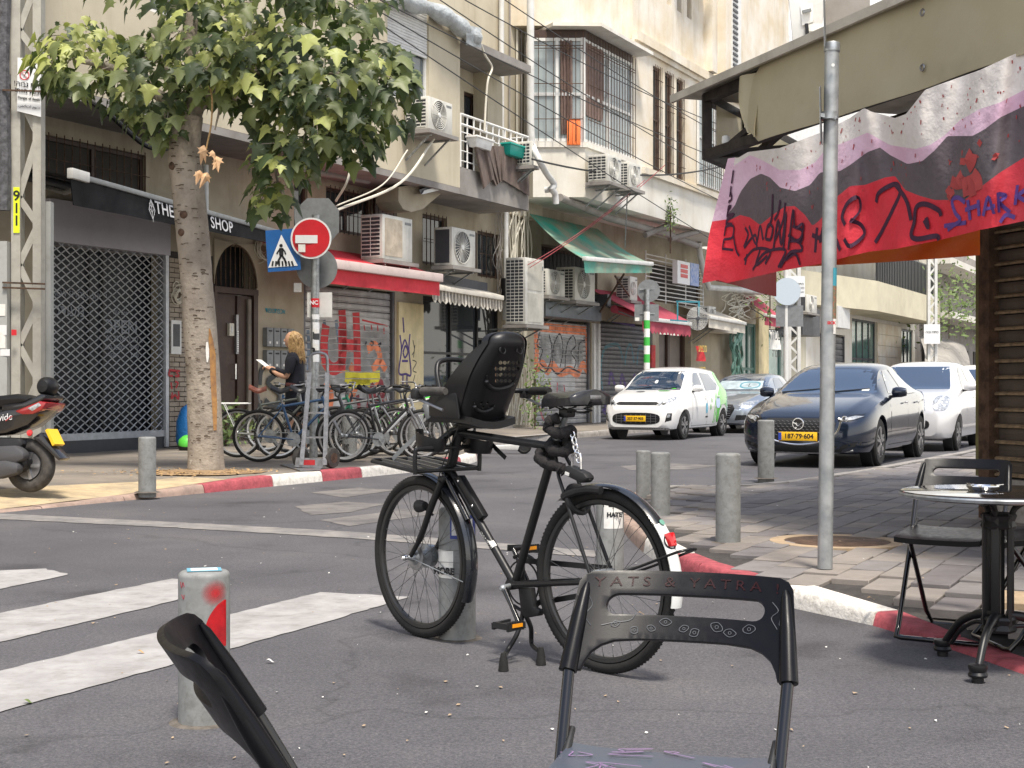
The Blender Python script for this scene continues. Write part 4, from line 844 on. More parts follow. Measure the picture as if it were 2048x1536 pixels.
# ---------------------------------------------------------------- air conditioners
def ac(x0, x1, yt, yb, t, d, label, fan='ring', side='grid', wall_t=0.0, bracket=True, grp='air conditioners on the facades', m=None, stand=.08):
    m = m or M['acw']; s0, s1, z0, z1 = FR(x0, x1, yt, yb, t); r = empty('air_conditioner', FW(s0, t-d/2, z0), label, 'air conditioner', grp)
    cs = MB().fb(s0, s1, t-d, t, z0, z1).build('casing', m, r, bevel=.018)
    h = z1-z0; w = s1-s0
    sg = MB().fb(s0-.004, s0+.01, t-d+.03, t-.06, z0+.05, z1-.05).build('side_grille', M['charcoal'], r, sm=0)
    ny = max(4, int(h/.075))
    if side != 'plain':
        for i in range(ny+1): z = z0+.05+(h-.1)*i/ny; MB().bar(FW(s0-.008,t-d+.03,z), FW(s0-.008,t-.06,z), .012, .022).build('louvre', m, sg, sm=0)
        for k in range(1 if side == 'louvre' else 3):
            tt = t-d+.03+(d-.09)*(k+1)/(2 if side == 'louvre' else 4); MB().bar(FW(s0-.012,tt,z0+.05), FW(s0-.012,tt,z1-.05), .018, .012).build('louvre', m, sg, sm=0)
    def fan_at(cz, rad, cs_):
        c = FW(cs_, t, cz)
        dk = MB().lathe([(0,.004),(rad,.004),(rad,.001)], c, TD, 32).build('fan_opening', M['charcoal'], r)
        if fan == 'ring':
            f = MB()
            for k in range(7): f.torus(c+TD*.014, TD, rad*(.2+.8*k/6), .008, 32, 5)
            for k in range(3): a = k*math.pi/3; f.bar(c+TD*.014+(SD*math.cos(a)+ZD*math.sin(a))*rad, c+TD*.014-(SD*math.cos(a)+ZD*math.sin(a))*rad, .012)
        else:
            f = MB()
            for k in range(26): a = 2*math.pi*k/26; b = a+.25; f.tube([c+TD*.016+(SD*math.cos(a)+ZD*math.sin(a))*rad*.2, c+TD*.018+(SD*math.cos(b)+ZD*math.sin(b))*rad], .006, 4)
            f.torus(c+TD*.014, TD, rad, .01, 36, 5)
        f.build('fan_guard', m, r); MB().lathe([(0,.03),(rad*.16,.028),(rad*.18,.012)], c, TD, 18).build('fan_hub', M['pvc'], r)
        bl = MB()
        for k in range(3):
            a = k*2.1; q = lambda rr, ang, o: c+(SD*math.cos(ang)+ZD*math.sin(ang))*rr+TD*o
            bl.add([q(rad*.2,a,.005), q(rad*.9,a,.008), q(rad*.95,a+.9,.006), q(rad*.2,a+.5,.005)], [(0,1,2,3)])
        bl.build('fan_blades', M['gsign'], r)
    if fan in ('ring', 'spoke'): fan_at((z0+z1)/2, min(h*.44, w*.33), s0+w*.42)
    elif fan == 'two':
        for c_ in (.27, .73): fan_at(z0+h*c_, min(h*.21, w*.42), s0+w*.45)
    elif fan == 'panel': MB().fb(s0+w*.08, s0+w*.64, t, t+.012, z0+h*.08, z1-h*.08).build('cardboard_cover', mat('stained_panel', (.44,.38,.30), .85, var=.2, vs=4, dirt=.6), r, sm=0)
    elif fan == 'panels':
        for c_ in (0, 1): MB().fb(s0+w*.12, s1-w*.12, t, t+.01, z0+h*(.04+.48*c_), z0+h*(.47+.48*c_)).build('front_panel', MATS.get('stained_panel2') or mat('stained_panel2', (.50,.48,.42), .7, var=.1, vs=4, dirt=.3), r, sm=0)
    MB().fb(s1-w*.26, s1-w*.05, t, t+.004, z0+h*.84, z0+h*.90).build('badge', M['gsign'], r, sm=0)
    if bracket:
        MB().fb(s0-.08, s1+.12, t-d-.02, t+.07, z0-stand, z0-.01).build('tray', M['soffit'], r, sm=0)
        for s in (s0+.1, s1-.1): MB().bar(FW(s, wall_t, z0-stand-.45), FW(s, t-.02, z0-stand), .03).build('bracket', M['steel'], r, sm=0); MB().bar(FW(s, wall_t, z0-stand-.02), FW(s, t, z0-stand-.02), .03).build('bracket', M['steel'], r, sm=0)
    return r
ac(765,825,427,517,.95,.48,'large air conditioner with a stained blank front above the red awning','panel','louvre')
ac(904,951,453,530,.85,.42,'air conditioner with a spoked fan guard above the scalloped white awning','spoke','plain')
ac(1051,1088,514,648,.95,.5,'tall double height air conditioner beside the cable covered pier','panels')
ac(1095,1130,537,590,.8,.4,'smaller air conditioner left of its twin under the green awning','ring')
ac(1150,1190,533,600,.85,.5,'bigger shaded air conditioner right of its twin under the green awning','ring','grid')
ac(857,905,191,257,1.75,.5,'air conditioner with a concentric ring fan on the beige upper wall beside the tree crown','ring','grid',TA)
ac(1064,1068,281,330,1.6,.4,'narrow grid sided air conditioner at the balcony end','none','grid',1.0)
ac(1216,1243,307,362,2.3,.5,'left air conditioner of the pair on the white bay apron','ring','grid',TB)
ac(1259,1281,322,374,2.3,.45,'right air conditioner of the pair on the white bay apron','ring','grid',TB)
ac(1418,1432,612,650,.7,.4,'small air conditioner behind the hanging fan disc','ring')
ac(1614,1634,588,624,1.2,.6,'air conditioner on the far facade beside the thin white lattice pole','ring','plain')
ac(1260,1275,552,600,.7,.4,'slim old air conditioner with horizontal louvres behind the round sign back','ring','louvre')
# ---------------------------------------------------------------- awnings
def quad(mb, a, b, c, d, th=.015, nrm=None):
    n = (b-a).cross(d-a).normalized()*th; return mb.hexa([a, b, c, d, a+n, b+n, c+n, d+n])
def cloth(pts4, m, name, par, wav=.01, nu=30, nv=6, th=.01, scallop=0, ns=16, sag=0.0):
    a, b, c, d = pts4                                 # top left, top right, bottom right, bottom left
    n = (b-a).cross(d-a).normalized()
    def fn(u, v):
        p = a.lerp(b, u).lerp(d.lerp(c, u), v)+n*(wav*math.sin(u*23)*v+wav*.6*math.sin(u*51+1)*v)
        if scallop and v > .99: p = p+(d-a).normalized()*(scallop*abs(math.sin(math.pi*u*ns))-scallop*.5)
        p.z -= sag*math.sin(math.pi*v); return p
    return MB().sheet(fn, nu, nv, th, n).build(name, m, par)
r = empty('black_awning', W_(360, 420, 1.6), 'long black awning with white lettering over the smoke shop grille', 'awning')
TL, TR = W_(140,351,2.0), W_(588,476,1.15)
BL, BR = W_(148,410,1.98), W_(590,496,1.13)
cloth((TL,TR,BR,BL), mat('black_awning_cloth', (.005,.0055,.008), .6, var=.3, vs=2, spec=.2), 'valance', r, .012, 60, 6)
MB().bar(TL+Vc((0,0,.02)), TR+Vc((0,0,.02)), .06, .07).build('front_bar', M['gsign'], r, bevel=.01)
MB().bar(TL+(TR-TL)*.0+Vc((0,-.01,.03)), TL+(TR-TL)*.06+Vc((0,-.01,.03)), .09, .13).build('bar_cap', M['pvc'], r, bevel=.01)
bkL, bkR = FW(Sx(90,0)-.6,0,4.1), FW(Sx(560,0),0,3.75)
quad(MB(), bkL, bkR, TR, TL, .01).build('canopy_cloth', MATS['black_awning_cloth'], r, sm=0)
MB().tube([bkL-ZD*.1, bkR-ZD*.1], .07, 10).build('roller_tube', M['charcoal'], r)
MB().tube([W_(85,372,.2), W_(130,385,1.2), W_(150,378,1.9)], .035, 8).build('folding_arm', M['alu'], r)
xd = (TR-TL).normalized(); yd = Vc((0,0,1)); off = xd.cross(yd).normalized()*-.03
xs = [316,327,339,360,369,381,393,404,417,430,442,454]
M['wprint'] = mat('white_print', (.62,.62,.64), .7)
def on_aw(px, py):
    A_, n_ = TL, xd.cross(BL-TL).normalized(); dr_ = P(px, py, 1)-Vc((0,0,HC)); o = Vc((0,0,HC)); k = (A_-o).dot(n_)/dr_.dot(n_); return o+dr_*k-off.normalized()*(-.02) if False else o+dr_*(k*.9985)
lettering('THE SMOKE SHOP', .245, on_aw(392,437), xd, (TL-BL).normalized(), M['wprint'], r, bold=.002, sp=1.06)
q_ = on_aw(304,420); lf = MB(); dn = (BL-TL).normalized()
ribbon(lf, [q_-dn*.15, q_+xd*.07, q_+dn*.13, q_-xd*.07, q_-dn*.15], .014, xd.cross(dn), 1); ribbon(lf, [q_-dn*.15, q_+dn*.17], .010, xd.cross(dn), 1)
for k in (-.05, .02, .09): ribbon(lf, [q_-xd*.05+dn*(k-.04), q_+dn*(k+.02), q_+xd*.05+dn*(k-.04)], .008, xd.cross(dn), 1)
lf.build('leaf_logo', M['wprint'], r, sm=0)
def awning(label, tl, tr, bl, t, m, barm, tw=0.0, zw=None, sc=0, ns=16, name='awning', group=None, wt=0.0, stripes=0, barh=.10):
    a, b, d = W_(*tl, t), W_(*tr, t), W_(*bl, t); c = b+(d-a); r = empty(name, (a+b)/2, label, 'awning', group)
    cloth((a, b, c, d), m, 'valance', r, .012, 48, 5, scallop=sc, ns=ns)
    MB().bar(a+ZD*barh*.4, b+ZD*barh*.4, barh*1.1, barh).build('front_bar', barm, r, bevel=.012)
    sa, _ = ST(a); sb, _ = ST(b); zb = zw or a.z+.35
    quad(MB(), FW(sa, wt, zb), FW(sb, wt, zb), b+ZD*.1, a+ZD*.1, .01).build('canopy_cloth', m, r, sm=0)
    for s in (sa+.15, sb-.15): MB().bar(FW(s, wt, zb-.3), FW(s, t-.05, a.z-.02), .035).build('arm', M['alu'], r, sm=0)
    if stripes:
        w = MB()
        for i in range(stripes): u0, u1 = (i+.15)/stripes, (i+.5)/stripes; n = TD*.02; w.add([a.lerp(b,u0)+n, a.lerp(b,u1)+n, d.lerp(c,u1)+n-ZD*.0, d.lerp(c,u0)+n], [(0,1,2,3)])
        w.build('stripe_print', M['slab'], r, sm=0)
    return r
awning('red awning with a pale front bar over the graffiti shutter', (620,530), (879,563), (620,563), 1.15, M['red'], mat('pink_bar', (.62,.50,.46), .6, dirt=.4), zw=3.6, barh=.16)
awning('white striped awning with a scalloped hem over the black shop front', (865,578), (1004,600), (866,600), .75, M['stripew'], M['stripew'], sc=.10, ns=15, stripes=22, zw=3.25)
MB().prism([W_(868,545,.4), W_(975,566,.4), W_(975,590,.4), W_(868,575,.4)], -TD*.4).build('awning_housing', M['charcoal'], A, sm=0)
r = empty('green_awning', W_(1180, 500, 1.5), 'faded teal green sloping awning over the air conditioner pair', 'awning')
ga, gb, gc, gd_ = W_(1059,427,.3), W_(1196,458,.3), W_(1304,528,1.9), W_(1168,517,1.9)
cloth((ga, gb, gc, gd_), M['greenf'], 'canopy_cloth', r, .02, 30, 14, sag=.10)
ge, gf = W_(1304,546,1.9), W_(1171,546,1.9)
cloth((gd_-ZD*.03, gc-ZD*.03, ge, gf), M['greenf'], 'valance', r, .015, 30, 4)
MB().bar(gd_, gc, .10, .10).build('front_bar', M['pvc'], r, bevel=.015)
MB().bar(W_(1255,380,2.0), W_(1250,495,1.6), .03).build('support_rod', M['alu'], r, sm=0)
for a_, b_ in (((1248,548),(1190,640)), ((1230,552),(1272,610))): MB().bar(W_(*a_,1.6), W_(*b_,.2), .035).build('support_rod', M['rust'], r, sm=0)
awning('small maroon awning with a scalloped hem beyond the round sign backs', (1285,640), (1381,651), (1286,662), 1.5, M['maroon'], M['pvc'], sc=.10, ns=14, zw=3.6)
mr = empty('rolled_maroon_awning', W_(1280,625,.6), 'rolled up maroon awning tube above the purple graffiti shutter', 'awning'); MB().tube([W_(1228,618,.7), W_(1345,648,.7)], .10, 12).build('roll', M['maroon'], mr); MB().fb(Sx(1215,.7), Sx(1222,.7), .0, .7, 3.1, 3.4).build('bracket', M['charcoal'], mr, sm=0)
awning('beige flat awning box beyond the hanging fan', (1418,637), (1490,650), (1418,655), 1.1, M['stripew'], M['pvc'], zw=3.5)
awning('distant red awning beside the paper banner', (1530,632), (1560,638), (1530,650), .9, M['maroon'], M['pvc'], zw=4.2)
tr = empty('tarpaulin_shelter', W_(1890, 720, 2.5), 'grey cloth shelter drooping over the far pavement', 'shelter')
MB().sheet(lambda u, v: W_(1838+90*u+12*math.sin(v*2), 672+18*u*u+v*(55-3*u), 3.2-2.2*(1-v)+.15*math.sin(u*9+v*4)), 16, 10).build('cloth', mat('grey_tarpaulin', (.30,.28,.25), .8, var=.2, vs=1, bump=1, bs=4, bd=.1), tr)
MB().tube([W_(1842,725,3.0), W_(1842,790,3.0)], .05, 6).build('post', M['steel'], tr)
# ---------------------------------------------------------------- signs and street poles
def disc(mb, c, n, r_, th=.006, seg=36): return mb.lathe([(0,th/2),(r_,th/2),(r_,-th/2),(0,-th/2)], c, n, seg, caps=False)
M['sred'] = mat('sign_red', (.55,.012,.022), .35, var=.1, vs=6, dirt=.1); M['sblue'] = mat('sign_blue', (.008,.10,.33), .35, var=.1, vs=6, dirt=.1); M['swhite'] = mat('sign_white', (.72,.73,.74), .4, dirt=.12, vs=5)
bp = G(627, 920, .12); bp = Vc((bp.x, bp.y, .12)); YP = bp.y
sp_ = empty('road_sign_pole', bp, 'sticker covered grey pole carrying the red no entry disc and blue crossing sign', 'sign')
def PP(x, y, dy=0.0): p = P(x, y, YP); return Vc((p.x, p.y+dy, p.z))
MB().cyl(bp, PP(632,430), .055, 16).build('pole', M['steel'], sp_)
nF = Vc((-.05,-1,0)).normalized()
def at(px, py, d): return PP(px, py, -d)
MB().prism([at(x, y, -.11) for x, y in ((612,394),(655,394),(676,418),(676,462),(654,488),(610,488),(587,462),(587,418))], Vc((0,.006,0))).build('octagonal_back', M['gsign'], sp_, sm=0)
disc(MB(), at(624,478,.09), nF, .268).build('no_entry_disc', M['swhite'], sp_)
disc(MB(), at(624,478,.0935), nF, .245).build('red_face', M['sred'], sp_)
disc(MB(), at(632,535,-.10), nF, .27).build('round_back', M['gsign'], sp_)
MB().box(at(623,480,.101), (.39,.006,.105), R(2)).build('white_bar', M['swhite'], sp_, sm=0)
MB().box(at(606,498,.103), (.09,.002,.10), R(2)).build('blank_sticker', M['paper'], sp_, sm=0)
xb, yb = at(567,503,.05), None
bs = MB().prism([at(x, y, .05) for x, y in ((532,462),(598,457),(603,540),(537,545))], Vc((0,.006,0))).build('crossing_sign', M['sblue'], sp_, sm=0)
MB().prism([at(x, y, .055) for x, y in ((564,470),(538,536),(597,532))], Vc((0,.002,0))).build('white_triangle', M['swhite'], bs, sm=0)
pm = MB()
disc(pm, at(563.5,492,.059), nF, .022, .002, 14)
def blob(mb, pts, w): return ribbon(mb, [at(x, y, .060) for x, y in pts], w, (0,-1,0), 1)
blob(pm, [(564,497),(564,512)], .055); blob(pm, [(564,511),(559,521),(556,529)], .026); blob(pm, [(565,511),(571,520),(574,528)], .026); blob(pm, [(562,498),(557,505),(555,509)], .018); blob(pm, [(566,498),(571,504),(573,510)], .018)
for i in range(7): x = 545+i*7; blob(pm, [(x+1,533-.05*i),(x+(567-x)*.12,523)], .022)
pm.build('pedestrian_symbol', M['ink'], bs, sm=0)
MB().prism([at(x, y, -.065) for x, y in ((613,584),(663,584),(663,634),(613,634))], Vc((0,.005,0))).build('white_plate_back', M['pvc'], sp_, sm=0)
for i, (y, h, m_) in enumerate(((606,18,'sred'),(634,10,'swhite'),(652,14,'swhite'),(662,10,'paper'),(672,16,'gpaint'),(684,10,'swhite'),(694,14,'paper'),(702,8,'gpaint'),(716,16,'swhite'))):
    c = at(630.5-.004*(y-600), y, .0); hh = h*YP/F; MB().lathe([(.0565,-hh/2),(.0565,hh/2)], c, (0,0,1), 18, caps=False).build('sticker', M[m_], sp_)
MB().box(at(593,574,-.105), (.10,.004,.12), R(3)).build('sticker', M['paper'], sp_, sm=0)
lettering('3', .12, at(628,703,.058), (1,0,0), ZD, M['ink'], sp_, bold=.004)
lettering('NC', .075, at(629,606,.058), (1,0,0), ZD, M['swhite'], sp_, bold=.002)
# striped pole with two sign backs
zp = G(1295, 880, .12); YQ = W_(1295, 870, 2.4).y; pq = lambda x, y, d=0: P(x, y, YQ)+Vc((0, d, 0))
g2 = empty('striped_sign_pole', Vc((pq(1293,0).x, YQ, .12)), 'pole with green and white bands carrying round and square sign backs', 'sign')
MB().cyl(Vc((pq(1293,0).x, YQ, .12)), pq(1294,578), .062, 14).build('pole', M['steel'], g2)
for i in range(9):
    y0 = 624+i*17; MB().lathe([(.075,-.5*17*YQ/F),(.075,.5*17*YQ/F)], pq(1293.5,y0+8), (0,0,1), 16, caps=False).build('band', M['white'] if i % 2 == 0 else mat('band_green', (.05,.42,.06), .5), g2)
disc(MB(), pq(1298,581,.09), Vc((-.1,-1,0)).normalized(), .27*1.0).build('round_sign_back', M['gsign'], g2)
MB().box(pq(1294,625,.09), (.58,.006,.40)).build('square_sign_back', M['gsign'], g2, sm=0)
for y in (578, 627): MB().bar(pq(1280,y,.08), pq(1310,y,.08), .02).build('clamp', M['steel'], g2, sm=0)
MB().box(pq(1309,577,.083), (.11,.002,.11)).build('sticker', M['paper'], g2, sm=0); MB().box(pq(1275,638,.083), (.10,.002,.08)).build('sticker', M['paper'], g2, sm=0)
# hanging industrial fan
fy = W_(1395, 640, 2.3).y; fc = P(1395, 637, fy); hf = empty('hanging_fan', fc, 'large transparent caged fan hanging on a teal bracket above the pavement', 'fan')
f = MB()
for k in range(9): f.torus(fc, (.35,-1,0), .28*(k+1)/9*1.0+.02, .005, 36, 4)
for k in range(20): a = 2*math.pi*k/20; x = Vc((1,.35,0)).normalized(); f.tube([fc, fc+(x*math.cos(a)+ZD*math.sin(a))*.31], .003, 3)
f.build('cage', M['pvc'], hf); MB().lathe([(0,.06),(.05,.05),(.05,-.05)], fc, (.35,-1,0), 12).build('motor', M['charcoal'], hf)
for k in range(4):
    a = math.pi/2*k; x = Vc((1,.35,0)).normalized(); MB().tube([fc, fc+(x*math.cos(a)+ZD*math.sin(a))*.29], .012, 5).build('blade', M['charcoal'], hf)
MB().bar(P(1397,637,fy+.1), P(1398,602,fy+.1), .05).bar(P(1398,604,fy+.1), P(1352,603,fy+.1), .04).bar(P(1355,603,fy+.1), P(1355,640,fy+.1), .04).bar(P(1340,640,fy+.1), P(1380,643,fy+.1), .04).build('bracket', mat('teal_metal', (.04,.22,.28), .5), hf, sm=0)
# white shop sign with three red bars
lg = empty('shop_logo_sign', W_(1374, 545, .8), 'white box sign with three stacked red bars on the window cage', 'sign')
a_, b_, c_, d_ = FR(1355, 1380, 520, 566, .85); MB().fb(a_, b_, .7, .85, c_, d_).build('panel', M['swhite'], lg, sm=0)
for i in range(3): MB().fb(a_+(b_-a_)*.25, b_-(b_-a_)*.2, .85, .86, c_+(d_-c_)*(.28+i*.21), c_+(d_-c_)*(.44+i*.21)).build('red_bar', M['sred'], lg, sm=0)
a_, b_, c_, d_ = FR(1381, 1398, 525, 570, .6); MB().fb(a_, b_, .55, .6, c_, d_).build('laundry_poster', mat('blue_white_poster', (.5,.55,.7), .8, col2=(.2,.3,.6), vs=9), lg, sm=0)
# paper banners
for (x0,x1,y0,y1,t,m_,nm,lb,tx) in ((1538,1559,660,698,1.2,'paper','paper_banner','white cloth banner with two lines of writing hanging by the dark shop','השכרה'), (1391,1408,692,722,.9,'p_red','red_banner','small red printed banner hanging below the fan','מבצע')):
    e = empty(nm, W_((x0+x1)/2, y1, t), lb, 'banner'); a_, b_, c_, d_ = FR(x0, x1, y0, y1, t)
    MB().sheet(lambda u, v: FW(a_+(b_-a_)*u, t+.05*math.sin(u*5+v*3), d_+(c_-d_)*v), 8, 8, .005, TD).build('cloth', M[m_], e)
    lettering(tx[::-1], (b_-a_)*.42, FW((a_+b_)/2, t+.09, (c_+d_)/2+.15), SD, ZD, M['gpaint'] if m_ == 'paper' else mat('gold_print', (.7,.5,.1), .6), e); lettering(tx[::-1], (b_-a_)*.3, FW((a_+b_)/2, t+.09, (c_+d_)/2-.45), SD, ZD, M['gpaint'] if m_ == 'paper' else MATS['gold_print'], e)
e = empty('red_poster', W_(1305, 715, .1), 'narrow red menu poster on the wall beside the maroon awning', 'poster'); a_, b_, c_, d_ = FR(1303, 1311, 690, 735, .05); MB().fb(a_, b_, .0, .05, c_, d_).build('sheet', M['p_red'], e, sm=0)
# mid street utility poles and far lattice pole
def lattice(x0, x1, yt, yb, Y, label, rung, m, w=.07, cap=True, n=8, dep=.3, name='utility_pole'):
    p0, p1 = P(x0, yt, Y), P(x1, yt, Y); r = empty(name, Vc(((p0.x+p1.x)/2, Y, .12)), label, 'utility pole')
    for p in (p0, p1): MB().bar((p.x, Y, .12), (p.x, Y, p.z), w, dep, (0,1,0)).build('channel', m, r, sm=0)
    for i in range(n):
        z0 = .3+(p0.z-.3)*i/n; z1 = .3+(p0.z-.3)*(i+1)/n; a, b = (p0.x, p1.x) if i % 2 else (p1.x, p0.x)
        MB().bar((a, Y-dep*.3, z0), (b, Y-dep*.3, z1), rung, .012, (0,1,0)).build('lacing_bar', m, r, sm=0)
    return r
Yl = W_(1585, 700, 3.0).y
lattice(1578, 1597, 520, 800, Yl, 'rusty white lattice pole carrying a small warning plate down the street', .06, M['pvc'], .10, n=16, dep=.2)
wp = empty('warning_plate', P(1590, 600, Yl-.3), 'white danger plate wired to the rusty lattice pole', 'sign'); MB().box(P(1593,573,Yl-.3), (.50,.01,.62)).build('plate', M['swhite'], wp, sm=0)
for i, tt in enumerate(('מתח גבוה!', 'סכנת מוות!', 'Danger of death!')): lettering(tt[::-1] if i < 2 else tt, .10 if i < 2 else .065, P(1593,568+i*8,Yl-.31), (1,0,0), ZD, M['ink'], wp)
g3 = empty('sign_back_pair', P(1572,640,Yl-1), 'round pale sign back above a square grey one on a far pole', 'sign')
MB().cyl((P(1572,0,Yl-1).x,Yl-1,.12), P(1572,540,Yl-1), .07, 10).build('pole', M['pvc'], g3); disc(MB(), P(1574,583,Yl-1.1), Vc((0,-1,0)), .40).build('round_sign_back', mat('pale_sign', (.45,.52,.58), .5), g3); MB().box(P(1579,632,Yl-1.05), (.8,.01,.62)).build('square_sign_back', M['gsign'], g3, sm=0)
Yv = W_(1865, 700, 3.0).y
lattice(1857, 1871, 500, 800, Yv, 'thin white lattice pole far down the street by the cloth shelter', .08, M['pvc'], .12, n=18, dep=.2)
wp = empty('warning_plate', P(1866, 680, Yv-.3), 'white plate low on the farthest lattice pole', 'sign'); MB().box(P(1864,668,Yv-.3), (.7,.01,.85)).build('plate', M['swhite'], wp, sm=0); lettering('מתח גבוה'[::-1], .14, P(1864,664,Yv-.32), (1,0,0), ZD, M['ink'], wp)
# big lattice pole at the left edge
M['lat'] = mat('painted_lattice_steel', (.40,.385,.34), .6, .1, var=.12, vs=5, dirt=.45); Yb = 17.2; gx = lambda x: (x-CX)*Yb/F
lp_ = empty('steel_lattice_pole', (gx(50), Yb, .12), 'tall steel lattice power pole with a danger plate at the left edge', 'utility pole')
for x, w_ in ((36,.11), (78,.10)): MB().bar((gx(x),Yb,.12), (gx(x),Yb,9), w_, .16, (0,1,0)).build('channel', M['lat'], lp_, sm=0)
for x in (60, 20): MB().bar((gx(x),Yb+.3,.12), (gx(x),Yb+.3,9), .09, .14, (0,1,0)).build('channel', M['lat'], lp_, sm=0)
ys = [930,850,760,690,610,530,450,395,270,190,110,60,-40]
for i in range(len(ys)-1):
    a, b = (38, 76) if i % 2 else (76, 38); MB().bar(P(a,ys[i],Yb-.05), P(b,ys[i+1],Yb-.05), .08, .012, (0,1,0)).build('lacing_bar', M['lat'], lp_, sm=0)
MB().bar((gx(8),Yb-.1,.12), (gx(8),Yb-.1,Zx(8,388,5)), .20, .16, (0,1,0)).build('cable_guard', mat('grey_cable_guard', (.36,.37,.36), .6, dirt=.4), lp_, sm=0)
MB().bar((gx(88),Yb+.2,.12), (gx(88),Yb+.2,P(0,400,Yb).z), .07, .12, (0,1,0)).build('cable_guard', MATS['grey_cable_guard'], lp_, sm=0)
ct = MB(); 
ct.tube([Vc((gx(14+2*math.sin(k)), Yb-.12, 3.2+k*.35)) for k in range(18)], .085, 8).build('cable_bundle', mat('grey_cable_bundle', (.10,.10,.11), .8, var=.5, vs=14, bump=1, bs=40, bd=.01), lp_)
for y in (180, 565, 575): MB().bar(P(5,y,Yb-.2), P(90,y+3,Yb-.2), .02).build('wire_tie', M['rust'], lp_, sm=0)
yt = MB().box(P(33,420,Yb-.09), (.075,.004,.55)).build('number_tag', mat('fluorescent_yellow', (.75,.85,.02), .6), lp_, sm=0)
for i, ch in enumerate('911'): lettering(ch, .17, P(33,392+i*25,Yb-.095), (1,0,0), ZD, M['ink'], lp_, bold=.003)
for x, y, w_, h_, m_ in ((4,620,.08,.14,'paper'),(6,660,.09,.12,'swhite'),(28,665,.06,.07,'sred'),(10,705,.12,.08,'swhite'),(5,680,.07,.2,'paper')): MB().box(P(x,y,Yb-.185), (w_,.002,h_), R(ru(-8,8))).build('sticker', M[m_], lp_, sm=0)
pl = empty('danger_plate', P(58, 215, Yb-.12), 'white high voltage plate in three scripts on the big lattice pole', 'sign')
MB().prism([P(x, y, Yb-.12) for x, y in ((35,115),(82,118),(82,234),(34,222))], Vc((0,.006,0))).build('plate', M['swhite'], pl, sm=0)
for tt, y, s_ in (('מתח גבוה!',170,.085), ('סכנת מוות!',183,.075), ('Danger of death!',197,.04)): lettering(tt[::-1] if tt[0] > 'z' else tt, s_, P(58,y,Yb-.128), (1,0,-.12), ZD, M['ink'], pl, bold=.001)
lettering('سكتة موت', .045, P(58,213,Yb-.128), (1,0,-.12), ZD, M['ink'], pl)
MB().torus(P(49,150,Yb-.128), (0,1,0), .055, .006, 20, 4, .3).bar(P(43,144,Yb-.128), P(55,156,Yb-.128), .01, .003).build('prohibition_symbol', M['sred'], pl)
# wires across the street and facade
wr = [((690,0),(1560,560),-.4), ((720,0),(1500,430),-.3), ((880,0),(1480,370),-.3), ((760,0),(1470,330),-.2), ((930,0),(1440,250),-.2), ((1010,0),(1500,300),-.2)]
def cable(name, a, b, r_, m, sag, label, grp=None):
    pts = [a.lerp(b, i/16)+ZD*(-sag*4*(i/16)*(1-i/16)) for i in range(17)]; o = MB().tube(pts, r_, 5).build(name, m); return tag(o, label, 'cable', grp)
for i, (a_, b_, s_) in enumerate(wr): cable('overhead_wire', W_(*a_, 2.6), W_(*b_, 2.2), .011, M['wire'], .12, 'thin dark overhead wire, ' + ('topmost over the beige wall','second from the top, over the bay','crossing the balcony lintel','lowest, passing the left bay corner','crossing the bay roof','passing the rightmost upper windows')[i], 'thin wires slanting across the facades')
cable('overhead_cable', W_(1064,318,2.0), W_(1470,325,2.0), .022, M['wire'], .35, 'thicker dark cable sagging in front of the bay apron')
for a_, b_, l_ in (((1060,535),(1330,330),'longer'), ((1055,530),(1290,360),'shorter')): cable('red_wire', W_(*a_,1.0), W_(*b_,2.4), .009, mat('dull_red_wire', (.30,.05,.06), .6), .12, l_+' dull red wire climbing over the green awning', 'red wires by the green awning')
for a_, b_, w_, l_ in (((708,290),(672,402),.03,'short steep cream cable nearest the tree'), ((815,300),(672,412),.018,'thinnest of the three cream cables, in the middle'), ((868,278),(674,420),.035,'thick cream cable from the ring fan air conditioner')):
    m_ = [W_(*a_, 1.6), W_(a_[0]+(b_[0]-a_[0])*.35, a_[1]+(b_[1]-a_[1])*.62, 1.6), W_(*b_, 1.2)]
    tag(MB().tube(spline(m_, 8), w_*.7, 6).build('cream_conduit', M['wirew']), l_, 'cable', 'cream cables running to the sign pole')
tag(MB().tube(spline([P(85,160,17), W_(200,215,1.4), W_(290,290,1.4), W_(345,297,1.3)], 8), .035, 8).build('black_hose', M['blackmat']), 'black pipe sagging behind the tree below the overhang', 'pipe')
# cable tangles on the piers
def tangle(label, x0, x1, y0, y1, t, n, m, r_=.012, name='cable_tangle'):
    rt = empty(name, W_((x0+x1)/2, y1, t), label, 'cables')
    mb = MB()
    for i in range(n):
        x = ru(x0, x1); pts = [W_(x+random.gauss(0, (x1-x0)*.18), y0+(y1-y0)*k/5, t+ru(0,.1)) for k in range(6)]; mb.tube(spline(pts, 4), r_*ru(.6, 1.4), 4)
    mb.build('cable_bundle', m, rt); return rt
tangle('pale cables running down the pier beside the tall air conditioner', 1018, 1056, 405, 850, .12, 22, M['wirew'], .014)
tangle('dusty cables hanging on the wall around the small metal frame', 985, 1015, 400, 600, .1, 10, M['soffit'], .010)
tangle('white cables spilling over the cream shop wall', 1440, 1530, 585, 640, .3, 16, M['wirew'], .016)
tangle('green cloth and wires gathered beside the glazed green door', 1462, 1482, 645, 760, .3, 14, MATS['green_frame'], .05)
